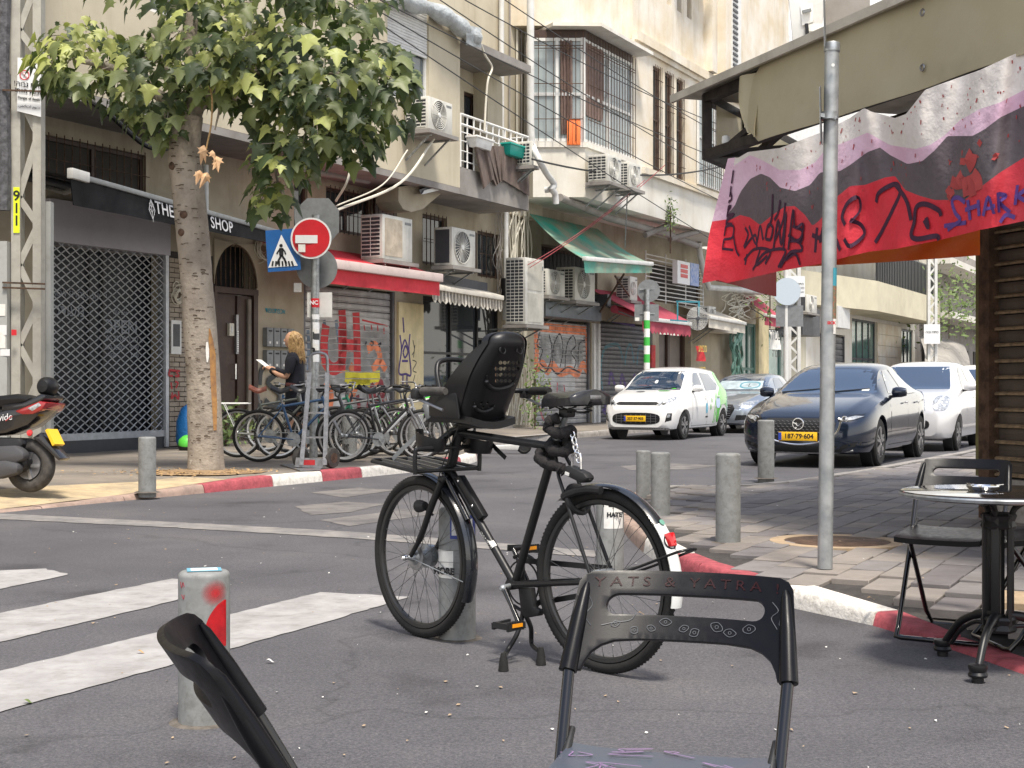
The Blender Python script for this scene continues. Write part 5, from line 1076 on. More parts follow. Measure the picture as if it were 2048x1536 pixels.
for cx_, cy_, rr, n_, lb in ((527,500,.17,14,'coil of white cable hanging beside the arched grille'), (358,592,.11,8,'small coil of white cable on the brick pier')):
    cn = empty('cable_coil', W_(cx_, cy_, .1), lb, 'cable'); mb = MB()
    for k in range(n_): mb.torus(W_(cx_, cy_, .08)+Vc((random.gauss(0,.03),0,random.gauss(0,.05))), TD+Vc((random.gauss(0,.2),0,random.gauss(0,.2))), rr*ru(.7,1.2), .009, 20, 4)
    mb.build('loops', M['wirew'], cn)
# greenery on facades
def leaves(mb, c, sp3, n, size):
    for i in range(n):
        p = c+Vc((random.gauss(0,sp3[0]), random.gauss(0,sp3[1]), random.gauss(0,sp3[2]))); s = size*ru(.6,1.3); x = Vc((random.gauss(0,1),random.gauss(0,1),random.gauss(0,1))).normalized(); y = x.orthogonal().normalized()
        mb.add([p-x*s, p+y*s*.5, p+x*s, p-y*s*.5], [(0,1,2,3)])
M['leafm'] = mat('small_leaf', (.075,.13,.035), .6, col2=(.14,.18,.05), vs=9)
for nm, p, s3, n, sz, lb in (('wall_weed', W_(1341,430,TB+.1), (.08,.08,.2), 160, .05, 'green weed growing from the stained apron corner'),
                             ('potted_plant', W_(1070,790,1.0), (.14,.14,.4), 300, .05, 'bushy green plant between the pier and the orange graffiti shutter'),
                             ('hanging_plant', W_(1540,560,2), (.3,.3,.7), 200, .09, 'creeper hanging by the far white pipe'),
                             ('ledge_greenery', W_(1898,605,2.0), (2.4,1.6,1.0), 1500, .13, 'dense greenery spilling off the far planted ledge'),
                             ('pavement_plant', W_(452,850,.5), (.22,.15,.2), 260, .06, 'dark green plant behind the parked bicycles beside the tree')):
    rt = empty(nm, p, lb, 'plant'); mb = MB(); leaves(mb, p, s3, n, sz); mb.build('foliage', M['leafm'], rt, sm=0)
    MB().tube([p-ZD*min(p.z-.1, .8+s3[2]), p+ZD*s3[2]], .02, 5).build('stem', M['rust'], rt)
# ---------------------------------------------------------------- corner cafe: canopy, banner, shutter, pole
VD = Vc((-.324, .946, 0)).normalized(); VN = Vc((-VD.y, VD.x, 0)); VN = -VN if VN.x > 0 else VN      # along the canopy front (away), outward
CA = Vc((1.51, 11.0, 0))                          # canopy corner, far left
def LP(a, o, z): return CA-VD*a+VN*o+ZD*z             # a metres towards the viewer, o metres outward
def onpl(px, py, o=0.0):                              # seen point on the canopy front plane shifted outward by o
    k = (px-CX)/F; q = CA+VN*o; den = k*VN.x+VN.y; Y = (q.x*VN.x+q.y*VN.y)/den; return Vc((k*Y, Y, HC-(py-HY)*Y/F))
M['frame'] = mat('dark_steel_frame', (.035,.028,.025), .6, .3, var=.5, vs=10, dirt=.5); M['pvcs'] = mat('cloudy_plastic_sheet', (.74,.69,.52), .35, col2=(.66,.60,.42), vs=1.3, dirt=.3, spec=.5, bump=.4, bs=7, bd=.02)
for nm_, tc2 in (('cloudy_plastic_sheet', (.62,.56,.38)),):
    n_ = MATS[nm_].node_tree; tr_ = n_.nodes.new('ShaderNodeBsdfTranslucent'); tr_.inputs[0].default_value = (*tc2, 1); mx = n_.nodes.new('ShaderNodeMixShader'); mx.inputs[0].default_value = .5; n_.links.new(n_.nodes['Principled BSDF'].outputs[0], mx.inputs[1]); n_.links.new(tr_.outputs[0], mx.inputs[2]); n_.links.new(mx.outputs[0], n_.nodes['Material Output'].inputs[0])
M['roofs'] = mat('grimy_roof_sheet', (.42,.39,.33), .6, var=.2, vs=3, dirt=.5)
cn = empty('cafe_canopy', LP(0,0,2.8), 'steel framed canopy with cloudy plastic side sheets over the corner cafe', 'canopy')
zB, zT = 2.88, 3.32
def fb2(a, b, w=.07, h=None, name='beam'): return MB().bar(a, b, w, h or w).build(name, M['frame'], cn, sm=0)
fb2(LP(0,0,zB), LP(6,0,zB)); fb2(LP(0,0,zT), LP(6,0,zT)); fb2(LP(0,0,zB-.03), LP(0,0,zT+.03), name='post')
for a in (1.75, 3.4, 5): fb2(LP(a,-.02,zB), LP(a,-.02,zT), .05, name='post')
SDx = SD; e1 = LP(0,0,0)+SDx*4
fb2(LP(0,0,zB), e1+ZD*zB); fb2(LP(0,0,zT), e1+ZD*zT)
for s in (.8, 2.6): q = LP(0,0,0)+SDx*s; fb2(q+ZD*zB, q+ZD*zT, .07, name='post'); fb2(q+ZD*zT, q-VD*2.5+ZD*zT, .05); fb2(q+ZD*zB, q-VD*1.6+ZD*zT, .05)
fb2(LP(.3,.0,zB), LP(1.1,-.3,zT), .04); fb2(LP(0,0,zB)+VD*0, LP(1.6,-1.6,zB), .06)
# roof sheet
MB().prism([LP(-.35,.12,zT+.06), LP(7,.12,zT+.06), LP(7,-3.2,zT+.06), LP(-.35,-3.2,zT+.06)][::-1], ZD*.03).build('roof_sheet', M['roofs'], cn, sm=0)
MB().prism([LP(-.35,.121,zT+.02), LP(7,.121,zT+.02), LP(7,.15,zT+.02), LP(-.35,.15,zT+.02)][::-1], ZD*.06).build('roof_edge', M['roofs'], cn, sm=0)
# plastic sheets along the front
ps = MB(); 
ps.sheet(lambda u, v: LP(1.0+5*u-.25*(1-u)*math.sin(v*math.pi)*(1 if u < .05 else 0), .078+.010*math.sin(u*30)+.02*math.sin(u*9+v*2)*v, zT+.04+(zB-zT-.10)*v), 50, 6, .006, VN).build('plastic_sheet', M['pvcs'], cn)
MB().sheet(lambda u, v: LP(.72+.28*u+.12*v*(1-u), .09+.04*math.sin(u*5+v*3), zT+.0+(zB-zT-.03)*v*(1-.12*(1-u))), 8, 8, .006, VN).build('plastic_flap', M['pvcs'], cn)
MB().sheet(lambda u, v: LP(0,-.05,0)+SDx*(.1+3.8*u)+ZD*(zT-.02+(zB-zT)*v), 12, 3, .006, VN).build('plastic_sheet', M['pvcs'], cn)
for a, z in ((1.15,zB+.05),(2.9,zT-.06),(2.9,zB+.06),(3.9,zT-.05)): MB().torus(LP(a,.075,z), VN, .018, .006, 12, 5).build('eyelet', M['alu'], cn)
cm = empty('security_camera', onpl(1455,283), 'small white dome camera on the canopy rail corner', 'camera'); MB().lathe([(0,.05),(.03,.04),(.035,0),(.03,-.03)], onpl(1452,283,-.05), (0,0,1), 12).build('housing', M['white'], cm); MB().lathe([(0,-.05),(.02,-.04),(.026,-.03)], onpl(1452,283,-.05), (0,0,1), 12).build('lens', M['blackgloss'], cm)
# painted banner : fabric in photo coordinates on the canopy front
top_ = [(1452,312),(1476,316),(1496,304),(1560,296),(1650,262),(1700,236),(1728,216),(1745,224),(1790,236),(1812,228),(1850,180),(1870,172),(1960,140),(2020,112),(2090,84)]
bot_ = [(1436,560),(1455,566),(1500,556),(1560,542),(1650,526),(1700,512),(1740,503),(1790,498),(1850,486),(1880,480),(1920,470),(1960,460),(2000,452),(2048,442),(2120,430)]
def lin(tab, x):
    for (a, b), (c, d) in zip(tab, tab[1:]):
        if a <= x <= c: return b+(d-b)*(x-a)/(c-a)
    return tab[0][1] if x < tab[0][0] else tab[-1][1]
def ban(u, v):
    x0 = 1470-34*v; x = x0+(2110-x0)*u; y = lin(top_, x)*(1-v)+lin(bot_, x)*v
    o = .15+.034*math.sin(x*.045+v*1.4)+.03*math.sin(x*.021-v*2)+.012*math.sin(x*.11+v*5)*(1-.5*v)+.03*noise.noise(Vc((x*.012, v*2.2, 4)))+.05*math.exp(-((x-1732-60*v)/22)**2)*(1-v*.6)+.03*math.exp(-((x-1800-130*v)/35)**2)*(1-v)
    return onpl(x, y, o)
bn = empty('painted_banner', LP(2,.1,1.9), 'large graffiti covered cloth banner of red and grey waves hanging from the canopy', 'banner')
M['b_red'] = mat('banner_red', (.66,.022,.040), .7, col2=(.56,.045,.065), vs=1.6, dirt=.12, bump=.5, bs=6, bd=.04)
M['b_grey'] = mat('banner_grey', (.125,.10,.11), .7, col2=(.10,.085,.095), vs=1.6, bump=.5, bs=6, bd=.04)
M['b_white'] = mat('banner_white', (.74,.70,.67), .75, col2=(.62,.58,.54), vs=2.5, dirt=.2, bump=.5, bs=6, bd=.04)
M['b_pink'] = mat('banner_pink', (.70,.50,.62), .75, col2=(.62,.40,.52), vs=2, bump=.5, bs=6, bd=.04)
wave_p = [(1400,395),(1470,330),(1500,310),(1520,318),(1560,340),(1600,340),(1630,325),(1650,300),(1700,280),(1735,265),(1780,290),(1830,298),(1860,290),(1890,270),(1920,240),(1960,218),(2000,205),(2048,180),(2120,150)]
wave_g = [(1400,500),(1470,410),(1480,385),(1500,358),(1522,347),(1540,355),(1560,375),(1590,382),(1620,370),(1640,345),(1680,342),(1700,330),(1735,304),(1760,295),(1780,310),(1815,328),(1845,322),(1870,300),(1895,272),(1920,272),(1945,272),(1970,258),(2000,235),(2048,212),(2120,185)]
wave_r = [(1400,450),(1460,440),(1480,430),(1500,435),(1520,450),(1545,430),(1570,413),(1590,412),(1610,430),(1625,452),(1640,440),(1672,395),(1700,372),(1730,370),(1770,355),(1790,352),(1810,380),(1840,392),(1870,400),(1930,400),(1960,375),(2000,345),(2048,315),(2120,290)]
NU = 150; mb = MB(); cols = []
def vat(u, tab):
    v = .5
    for _ in range(6): x0 = 1470-34*v; x = x0+(2110-x0)*u; v = max(0, min(1, (lin(tab, x)-lin(top_, x))/(lin(bot_, x)-lin(top_, x))))
    return v
nb_ = (9, 7, 12, 12)
for i in range(NU+1):
    u = i/NU; vp = vat(u, wave_p); vg = max(vp, vat(u, wave_g)); vr = max(vg, vat(u, wave_r)); cs_ = [0, vp, vg, vr, 1]; cols.append([[ban(u, cs_[k]+(cs_[k+1]-cs_[k])*j/nb_[k]) for j in range(nb_[k]+1)] for k in range(4)])
for k, mi_ in enumerate((2, 3, 1, 0)):
    mb.cur = mi_
    mb.grid([[cols[i][k][j] for i in range(NU+1)] for j in range(nb_[k]+1)])
me_o = mb.build('cloth', [M['b_red'], M['b_grey'], M['b_white'], M['b_pink']], bn)
bm = bmesh.new(); bm.from_mesh(me_o.data); bmesh.ops.remove_doubles(bm, verts=bm.verts, dist=1e-5); bm.to_mesh(me_o.data); bm.free()
# side return strip of the banner and red flap
sd_ = MB(); NS = 16
for j in range(NS):
    v, v2 = j/NS, (j+1)/NS
    a, b = ban(0, v), ban(0, v2); y = 316+(560-316)*v
    c, d = a+SDx*(.18-.04*math.sin(v*4))+VN*-.02, b+SDx*(.18-.04*math.sin(v2*4))+VN*-.02
    ax, bx_ = a+Vc((-.11*min(1,.4+v), .05, -.02*v)), b+Vc((-.11*min(1,.4+v2), .05, -.02*v2))
    sd_.cur = 3 if y < 425 else 0; sd_.add([ax, a, b, bx_], [(0,1,2,3)])
sd_.build('side_strip', [M['b_red'], M['b_grey'], M['b_white'], M['b_pink']], bn)
sx0 = Vc((onpl(1432,560,.1).x, onpl(1432,560,.1).y, 0)); zfl = onpl(1432,562,.1).z
M['b_redt'] = mat('glowing_red_cloth', (.42,.012,.012), .6, trans=0, bump=.3, bs=4, bd=.03); M['b_ort'] = mat('orange_cloth', (.85,.26,.02), .4, col2=(.75,.08,.015), vs=1.5, bump=.5, bs=3, bd=.05)
for nm in ('glowing_red_cloth', 'orange_cloth'):
    n_ = MATS[nm].node_tree; b_ = n_.nodes['Principled BSDF']; tr_ = n_.nodes.new('ShaderNodeBsdfTranslucent'); mx = n_.nodes.new('ShaderNodeMixShader'); mx.inputs[0].default_value = .35
    tr_.inputs[0].default_value = (.8,.02,.02,1) if 'red' in nm else (.95,.28,.02,1); n_.links.new(b_.outputs[0], mx.inputs[1]); n_.links.new(tr_.outputs[0], mx.inputs[2]); n_.links.new(mx.outputs[0], n_.nodes['Material Output'].inputs[0])
MB().sheet(lambda u, v: Vc((sx0.x+UX*1.55*u+.02*math.sin(u*6), sx0.y+UY*1.55*u, zfl+.55-(.55+.03*u)*v+(.0 if u < .7 else .0))), 14, 6, .008, TD).build('side_flap', M['b_redt'], bn)
def org(u, v):
    x = 1560+400*u; y = (500-62*u)*(1-v)+v*(535+22*(0 if u < .02 else 0)-4*math.sin(u*3)-24*u*u); return onpl(x, y, -.25-.10*v+.03*math.sin(u*14+v*3))
MB().sheet(org, 44, 8, .008, VN).build('orange_lining', M['b_ort'], bn)
M['spray'] = mat('dark_purple_spray', (.045,.012,.035), .7); M['sprayv'] = mat('violet_marker', (.10,.05,.24), .6); M['sq'] = mat('dull_red_print', (.36,.05,.05), .7)
def bgw(strokes, w, m, name='graffiti_stroke', off=.012, sm_=5):
    g = MB()
    inv = {}
    for pp in strokes:
        pts = []
        for x, y in [tuple(p.to_2d()) for p in (spline([Vc((a, b, 0)) for a, b in pp], sm_) if len(pp) > 2 and sm_ > 1 else [Vc((a, b, 0)) for a, b in pp])]:
            v = (y-lin(top_, x))/max(1, lin(bot_, x)-lin(top_, x)); v = max(0, min(1, v)); x0 = 1470-34*v; u = (x-x0)/(2110-x0); p = ban(max(0, u), v); pts.append(p-(p-Vc((0,0,HC))).normalized()*off)
        ribbon(g, pts, w, -VN, 1)
    return g.build(name, m, bn, sm=0)
bgw([[(1490,455),(1496,470),(1488,495),(1510,470),(1514,500)], [(1498,452),(1512,488),(1520,452),(1526,480)], [(1530,478),(1536,450),(1545,455),(1541,478),(1531,478)], [(1546,500),(1556,440),(1562,490),(1572,425),(1566,500)], [(1576,500),(1586,420),(1590,455),(1606,448),(1600,478),(1578,482)], [(1545,388),(1543,435),(1536,455)], [(1570,405),(1566,440),(1550,480)], [(1488,520),(1510,498),(1540,502),(1530,528)], [(1505,540),(1530,505),(1570,500),(1556,535)], [(1560,535),(1580,505),(1604,500),(1596,480)], [(1490,530),(1494,508)], [(1585,452),(1604,462),(1600,485),(1576,470)], [(1520,500),(1512,530),(1534,512)], [(1570,520),(1590,508),(1600,530)], [(1560,400),(1556,425),(1548,440)]], .022, M['spray'])
bgw([[(1624,470),(1640,475),(1646,455)], [(1634,455),(1630,505)], [(1638,482),(1665,470),(1680,500)], [(1690,450),(1684,432),(1696,405),(1716,395),(1720,420),(1700,445)], [(1700,440),(1722,450),(1728,470),(1700,492),(1688,478)], [(1752,405),(1758,385),(1790,368),(1800,385),(1785,420),(1765,460),(1750,485)], [(1790,368),(1812,400),(1822,440)], [(1882,432),(1876,420),(1850,408),(1832,415),(1828,445),(1822,470),(1835,478),(1872,472),(1878,480)], [(1848,440),(1856,455),(1852,435)]], .030, M['spray'])
bgw([[(1446,345),(1460,340),(1456,360),(1440,365)], [(1456,372),(1444,392),(1460,385),(1462,400),(1446,405)], [(1442,420),(1462,412),(1448,432),(1468,428),(1450,445),(1464,448)], [(1440,470),(1448,455),(1466,452),(1464,475),(1446,480),(1438,495),(1466,500)], [(1466,470),(1472,500),(1478,512)]], .020, M['spray'])
bgw([[(1930,405),(1915,395),(1904,402),(1910,425),(1920,440),(1905,452),(1895,460)], [(1888,452),(1932,445)], [(1935,400),(1940,440)], [(1930,420),(1958,410)], [(1956,400),(1958,432)], [(1966,432),(1976,395),(1988,428)], [(1968,418),(1990,412)], [(1996,385),(1998,425)], [(1996,388),(2012,392),(2000,405),(2020,425)], [(2035,370),(2030,410)], [(2030,395),(2056,375)], [(2034,392),(2056,405)], [(2000,445),(2012,430),(2030,435)]], .024, M['sprayv'])
bgw([[(1934,306),(1940,318),(1936,332)], [(1948,308),(1944,325),(1936,338)], [(1928,316),(1926,330)], [(1945,345),(1956,360),(1958,380)], [(1940,350),(1944,372),(1946,392)], [(1930,355),(1932,375),(1934,392)], [(1916,348),(1922,362),(1936,368)], [(1902,362),(1914,368),(1926,366)]], .062, M['sq'], 'faded_print')
bgw([[(1894,376),(1900,388),(1896,398)], [(1902,380),(1905,392)]], .045, M['sq'], 'faded_print')
bgw([[(1956,282),(1962,290)], [(1988,308),(1994,318)], [(1996,306),(1986,320)]], .03, M['sq'], 'faded_print')
bgw([[(ru(1480,2040),0)]*1 for _ in range(0)], .01, M['sq'])
ch = MB()
for i in range(110):
    x = ru(1480, 2046); v = random.random()**1.6*.55+.02; y = lin(top_, x)*(1-v)+lin(bot_, x)*v; r_ = ru(1, 4.5); a = ru(-.6, .6)
    for _ in range(1):
        v2 = (y+r_*2-lin(top_, x))/(lin(bot_, x)-lin(top_, x)); x0 = 1470-34*v; p = ban(max(0, (x-x0)/(2110-x0)), v); q = ban(max(0, (x+r_*a-x0)/(2110-x0)), min(1, v2)); d = (p-Vc((0,0,HC))).normalized()*.008; ribbon(ch, [p-d, q-d], ru(.003, .012), -VN, 1)
tag(ch.build('paint_chips', M['sq'], bn, sm=0), kind='stuff')
# cafe building with shutter
cb = empty('corner_cafe_building', (3.9,10,.12), 'corner cafe building with a dirty brown roller shutter at the right edge', 'building')
S0 = Vc((3.54, 10.3, 0)); 
def SP(a, o, z): return S0-VD*a+VN*o+ZD*z             # a towards viewer from x~2000
jb = -.42
aE = 3.0
MB().prism([SP(-.22,-.0,0.0), SP(aE,-.0,0.0), SP(aE,-3,0.0), SP(-.22,-3,0.0)], ZD*.42).build('plinth', M['kgrey'], cb, sm=0)
MB().prism([SP(-.36,-.06,.42), SP(-.22,-.06,.42), SP(-.22,-3,.42), SP(-.36,-3,.42)], ZD*5.6).build('jamb', mat('mossy_yellow_paint', (.24,.22,.08), .8, col2=(.10,.09,.05), vs=2.5, dirt=.6), cb, sm=0)
MB().prism([SP(-.22,.02,.12), SP(-.10,.02,.12), SP(-.10,-.2,.12), SP(-.22,-.2,.12)], ZD*4).build('shutter_guide', M['rust'], cb, sm=0)
MB().prism([SP(-.36,-.05,3.4), SP(6,-.05,3.4), SP(6,-3.2,3.4), SP(-.36,-3.2,3.4)], ZD*7).build('upper_wall', mat('cafe_wall', (.40,.35,.27), .85, var=.2, vs=1, dirt=.5), cb, sm=0)
M['slatb'] = mat('dirty_brown_slat', (.13,.105,.085), .55, .3, col2=(.09,.075,.065), vs=2.2, dirt=.7, streak=True); M['slate'] = mat('dusty_slat_lip', (.26,.19,.12), .8, .1, var=.4, vs=20)
rs = MB().prism([SP(-.10,-.12,.42), SP(aE,-.12,.42), SP(aE,-.14,.42), SP(-.10,-.14,.42)], ZD*3.0).build('roller_shutter', M['dark'], cb, sm=0)
hs = .118; fs0 = None
for i in range(25):
    z = .44+i*hs
    q = SP(-.10,0,z)
    if fs0 is None:
        fs0 = MB().prism([SP(-.10,o,z+b) for o, b in ((-.11,0),(-.045,0),(-.05,.02),(-.075,.03),(-.065,.075),(-.07,.108),(-.11,.11))], -VD*(aE+.1)).build('slat', M['slatb'], rs, origin=q, ang=20)
        lp0 = MB().prism([SP(-.10,o,z+b) for o, b in ((-.05,-.004),(-.030,-.004),(-.026,.010),(-.045,.022))], -VD*(aE+.1)).build('slat_lip', M['slate'], rs, origin=q)
    else: inst(fs0, q, rs); inst(lp0, q, rs)
# bare galvanised pole near the kerb
b0 = G(1650, 1137, .12); b0 = Vc((b0.x, b0.y, .12)); tp_ = P(1664, 92, b0.y+.02)
gp = empty('bare_street_pole', b0, 'bare galvanised pole with a narrow tilted plate seen edge on standing on the pavement', 'pole')
MB().tube([b0, b0.lerp(tp_, .33), tp_], [.040,.0395,.0385], 24).build('pole', mat('weathered_zinc', (.27,.29,.30), .45, .55, col2=(.42,.43,.43), vs=9, dirt=.35, bump=.15, bs=50), gp)
up_ = (tp_-b0).normalized()
MB().lathe([(.040,-.03),(.043,-.03),(.043,.01),(.040,.018),(0,.02)], tp_, up_, 24).build('cap', M['steel'], gp)
MB().lathe([(.040,-.02),(.046,-.02),(.046,.02),(.040,.02)], P(1659,232,b0.y), up_, 24).build('clamp', M['steel'], gp)
MB().bar(P(1640,230,b0.y-.02), P(1672,236,b0.y-.03), .02).build('clamp_bolt', M['steel'], gp, sm=0)
for y0, y1, x in ((0,92,1646), (175,282,1638)):
    MB().prism([P(x,y0,b0.y-.1), P(x+3,y0-4,b0.y+.12), P(x+6,y1+8,b0.y+.12), P(x+2,y1,b0.y-.1)], Vc((.003,0,0))).build('sign_plate', M['gsign'], gp, sm=0)
MB().lathe([(.0410,-.055),(.0410,.055)], P(1662,128,b0.y).lerp(P(1662,128,b0.y),1), up_, 24, caps=False)
for y, h, m_ in ((568,55,None), (650,26,None)):
    pass
def pole_patch(y0, y1, a0, a1, m_, r_=.0412):
    c0, c1 = P(1652+(1135-y0)*.0125,y0,b0.y), P(1652+(1135-y1)*.0125,y1,b0.y); t0 = (b0.z, tp_.z)
    def ctr(z): k = (z-b0.z)/(tp_.z-b0.z); return b0.lerp(tp_, k)
    z0, z1 = c0.z, c1.z; rows = []
    for z in (z0, z1): c = ctr(z); rows.append([c+Vc((math.sin(a), -math.cos(a), 0))*r_ for a in np.linspace(a0, a1, 10)])
    return MB().grid(rows).build('sticker', m_, gp)
pole_patch(536, 572, .35, 1.5, mat('sticker_blue', (.05,.28,.36), .5)); pole_patch(572, 638, .35, 1.5, mat('sticker_leaf_green', (.08,.16,.10), .5, col2=(.35,.12,.08), vs=60)); pole_patch(638, 668, .45, 1.4, M['paper'], .0414)
lettering('SICK', .022, P(1663,646,b0.y-.045), (1,.1,0), ZD, M['sred'], gp, bold=.001)
MB().lathe([(0,.002),(.009,.002),(.009,0)], P(1666,130,b0.y-.0385), (0,-1,0), 10).build('sticker', M['paper'], gp)
# white AC housing on the canopy roof
yr = 9.6; ra = empty('rooftop_air_conditioner', P(1610, 60, yr), 'white air conditioner seen from behind on top of the canopy roof', 'air conditioner')
MB().hexa([P(1586,92,yr), P(1642,70,yr), P(1642,70,yr+.4), P(1588,92,yr+.4), P(1574,-30,yr), P(1655,-30,yr), P(1655,-30,yr+.4), P(1576,-30,yr+.4)]).build('casing', M['pvc'], ra, bevel=.012)
MB().hexa([P(1604,52,yr-.012), P(1627,44,yr-.012), P(1627,44,yr), P(1604,52,yr), P(1600,10,yr-.012), P(1626,8,yr-.012), P(1626,8,yr), P(1600,10,yr)]).build('handle_cover', M['white'], ra, bevel=.006)
MB().bar(P(1605,24,yr-.03), P(1622,20,yr-.03), .02).build('handle_slot', M['gsign'], ra, sm=0)
MB().tube([P(1613,48,yr-.02), P(1614,60,yr-.03), P(1615,80,yr-.02)], .012, 6).build('cable', M['blackmat'], ra)
MB().box(P(1630,55,yr-.004), (.10,.004,.05), 0).build('label', M['paper'], ra, sm=0)
MB().hexa([P(1650,60,yr+.3), P(1740,30,yr+.3), P(1740,30,yr+1), P(1650,60,yr+1), P(1650,-40,yr+.3), P(1740,-40,yr+.3), P(1740,-40,yr+1), P(1650,-40,yr+1)]).build('pipe_shroud', M['soffit'], ra, sm=0)
# ---------------------------------------------------------------- cars
def paintmat(name, col, metal=.0, rough=.25): return mat(name, col, rough, metal, coat=1.0, spec=.5)
M['kwh'] = paintmat('white_car_paint', (.72,.72,.71), 0, .3); M['mblue'] = paintmat('dark_blue_grey_paint', (.011,.019,.038), .55, .2); M['silver'] = paintmat('silver_car_paint', (.36,.40,.45), .8, .3); M['kgreen'] = paintmat('green_car_wrap', (.06,.46,.02))
M['cglass'] = mat('car_glass', (.014,.034,.07), .03, spec=1.0, coat=1, ior=1.8); M['lens'] = mat('headlight_lens', (.42,.44,.46), .08, .3, coat=1, spec=.8, var=.5, vs=30); M['trim'] = mat('black_car_trim', (.012,.012,.013), .5, var=.2, vs=20); M['rim'] = mat('grey_alloy', (.22,.22,.23), .35, .7)  # blue in the car glass base colour stands in for reflected sky
def interp(tab, x, k):
    xs = [t[0] for t in tab]; return float(np.interp(x, xs, [t[k] for t in tab]))
def car(label, s0, tc, prof, L, Wd, wheels, wr, paint, glass, spec, yaw=0.0):
    """prof rows: x, halfwidth factor, z bottom, z belt, z top, roof half width factor"""
    org = FW(s0, tc, 0); r = empty('parked_car', org, label, 'car', 'cars parked along the street'); rz = math.atan2(UY, UX)+yaw; hw = Wd/2
    xs = sorted(set([round(x, 4) for a, b in zip(prof, prof[1:]) for x in np.linspace(a[0], b[0], max(2, int((b[0]-a[0])/.07)+1))]))
    rows = []
    def cub(k, x):                                    # smooth interpolation
        X = [t[0] for t in prof]; Yv_ = [t[k] for t in prof]; i = max(0, min(len(X)-2, int(np.searchsorted(X, x)-1))); h = X[i+1]-X[i]; t = (x-X[i])/h
        m0 = (Yv_[i+1]-Yv_[i-1])/(X[i+1]-X[i-1]) if i > 0 else (Yv_[i+1]-Yv_[i])/h; m1 = (Yv_[i+2]-Yv_[i])/(X[i+2]-X[i]) if i+2 < len(X) else (Yv_[i+1]-Yv_[i])/h
        return (2*t**3-3*t**2+1)*Yv_[i]+(t**3-2*t**2+t)*h*m0+(-2*t**3+3*t**2)*Yv_[i+1]+(t**3-t**2)*h*m1
    for x in xs:
        w, zb, ze, zt, wr_ = [cub(k, x) for k in range(1, 6)]; w *= hw; rw = wr_*hw; zt = max(zt, ze+.01)
        H = ze-zb; dome = min(.10, max(.025, (zt-ze)*.22))
        half = [(0, zb), (.82*w, zb), (.93*w, zb+.03), (.985*w, zb+.25*H), (1.0*w, zb+.55*H), (.995*w, zb+.78*H), (.965*w, zb+.93*H), (.93*w, ze)]
        ex, ez = rw, zt-dome
        for f in (.25, .5, .75, .93): half.append((.93*w+(ex-.93*w)*f+.0*f, ze+(ez-ze)*f))
        half += [(ex*.985-.0, ez+dome*.3), (ex*.90, ez+dome*.62), (ex*.7, ez+dome*.86), (ex*.35, zt-.002), (0, zt)]
        rows.append([Vc((x, y, z)) for y, z in half]+[Vc((x, -y, z)) for y, z in half[-2:0:-1]])
    mb = MB().grid(rows, close=True); n = len(rows[0]); mb.f += [tuple(range(n))[::-1], tuple((len(rows)-1)*n+i for i in range(n))]; mb.m += [0, 0]
    me = bpy.data.meshes.new('tmp'); me.from_pydata([tuple(v) for v in mb.v], [], mb.f); bm = bmesh.new(); bm.from_mesh(me); bmesh.ops.recalc_face_normals(bm, faces=bm.faces); bm.to_mesh(me); bm.free()
    ob = bpy.data.objects.new('tmp', me); COL.objects.link(ob); cut = MB()
    for wx in wheels:
        for sg in (-1, 1): cut.cyl((wx, sg*(hw-.26), wr), (wx, sg*(hw+.2), wr), wr+.045, 36)
    cm_ = bpy.data.meshes.new('c'); cm_.from_pydata([tuple(v) for v in cut.v], [], cut.f); bm = bmesh.new(); bm.from_mesh(cm_); bmesh.ops.recalc_face_normals(bm, faces=bm.faces); bm.to_mesh(cm_); bm.free()
    co = bpy.data.objects.new('c', cm_); COL.objects.link(co); md = ob.modifiers.new('b', 'BOOLEAN'); md.operation = 'DIFFERENCE'; md.object = co; md.solver = 'EXACT'; md.use_self = True
    dg = bpy.context.evaluated_depsgraph_get(); bme = bpy.data.meshes.new_from_object(ob.evaluated_get(dg))
    if len(bme.polygons) < 100: bme = me.copy()
    bpy.data.objects.remove(ob); bpy.data.objects.remove(co)
    bme.name = 'body'; bme.materials.clear(); bme.materials.append(paint); bme.polygons.foreach_set('use_smooth', [True]*len(bme.polygons)); bme.set_sharp_from_angle(angle=R(32))
    body = bpy.data.objects.new('body', bme); COL.objects.link(body); body.parent = r; WORG[body.name] = org
    bvh = BVHTree.FromPolygons([v.co.copy() for v in bme.vertices], [tuple(p.vertices) for p in bme.polygons])
    def patch(name, poly, view, m, off=.004, step=.05, parent=None, holes=(), side=1, smooth=True):
        v2, f2 = fill2d([Vc(p) for p in poly], step, holes); vs = []
        for p in v2:
            if view == 'side': o, d, fb_ = Vc((p.x, side*3, p.y)), Vc((0, -side, 0)), Vc((p.x, side*hw*.9, p.y))
            elif view == 'front': o, d, fb_ = Vc((-2, p.x, p.y)), Vc((1, 0, 0)), Vc((.05, p.x, p.y))
            elif view == 'top': o, d, fb_ = Vc((p.x, p.y, 3)), Vc((0, 0, -1)), Vc((p.x, p.y, 1))
            hit, nrm, _, _ = bvh.ray_cast(o, d); q = hit if hit is not None else fb_; vs.append(q-d*off)
        me2 = bpy.data.meshes.new(name); me2.from_pydata([tuple(v) for v in vs], [], f2 if view != 'side' or side < 0 else [f[::-1] for f in f2]); me2.materials.append(m)
        if smooth: me2.polygons.foreach_set('use_smooth', [True]*len(me2.polygons))
        o2 = bpy.data.objects.new(name, me2); COL.objects.link(o2); o2.parent = parent or r; WORG[o2.name] = org; return o2
    def surf(y, z): h, *_ = bvh.ray_cast(Vc((-2, y, z)), Vc((1, 0, 0))); return h.x if h is not None else .0
    def part(mb, name, m, **k):
        o = mb.build(name, m, None, local=True, **k); o.parent = r; WORG[o.name] = org; return o
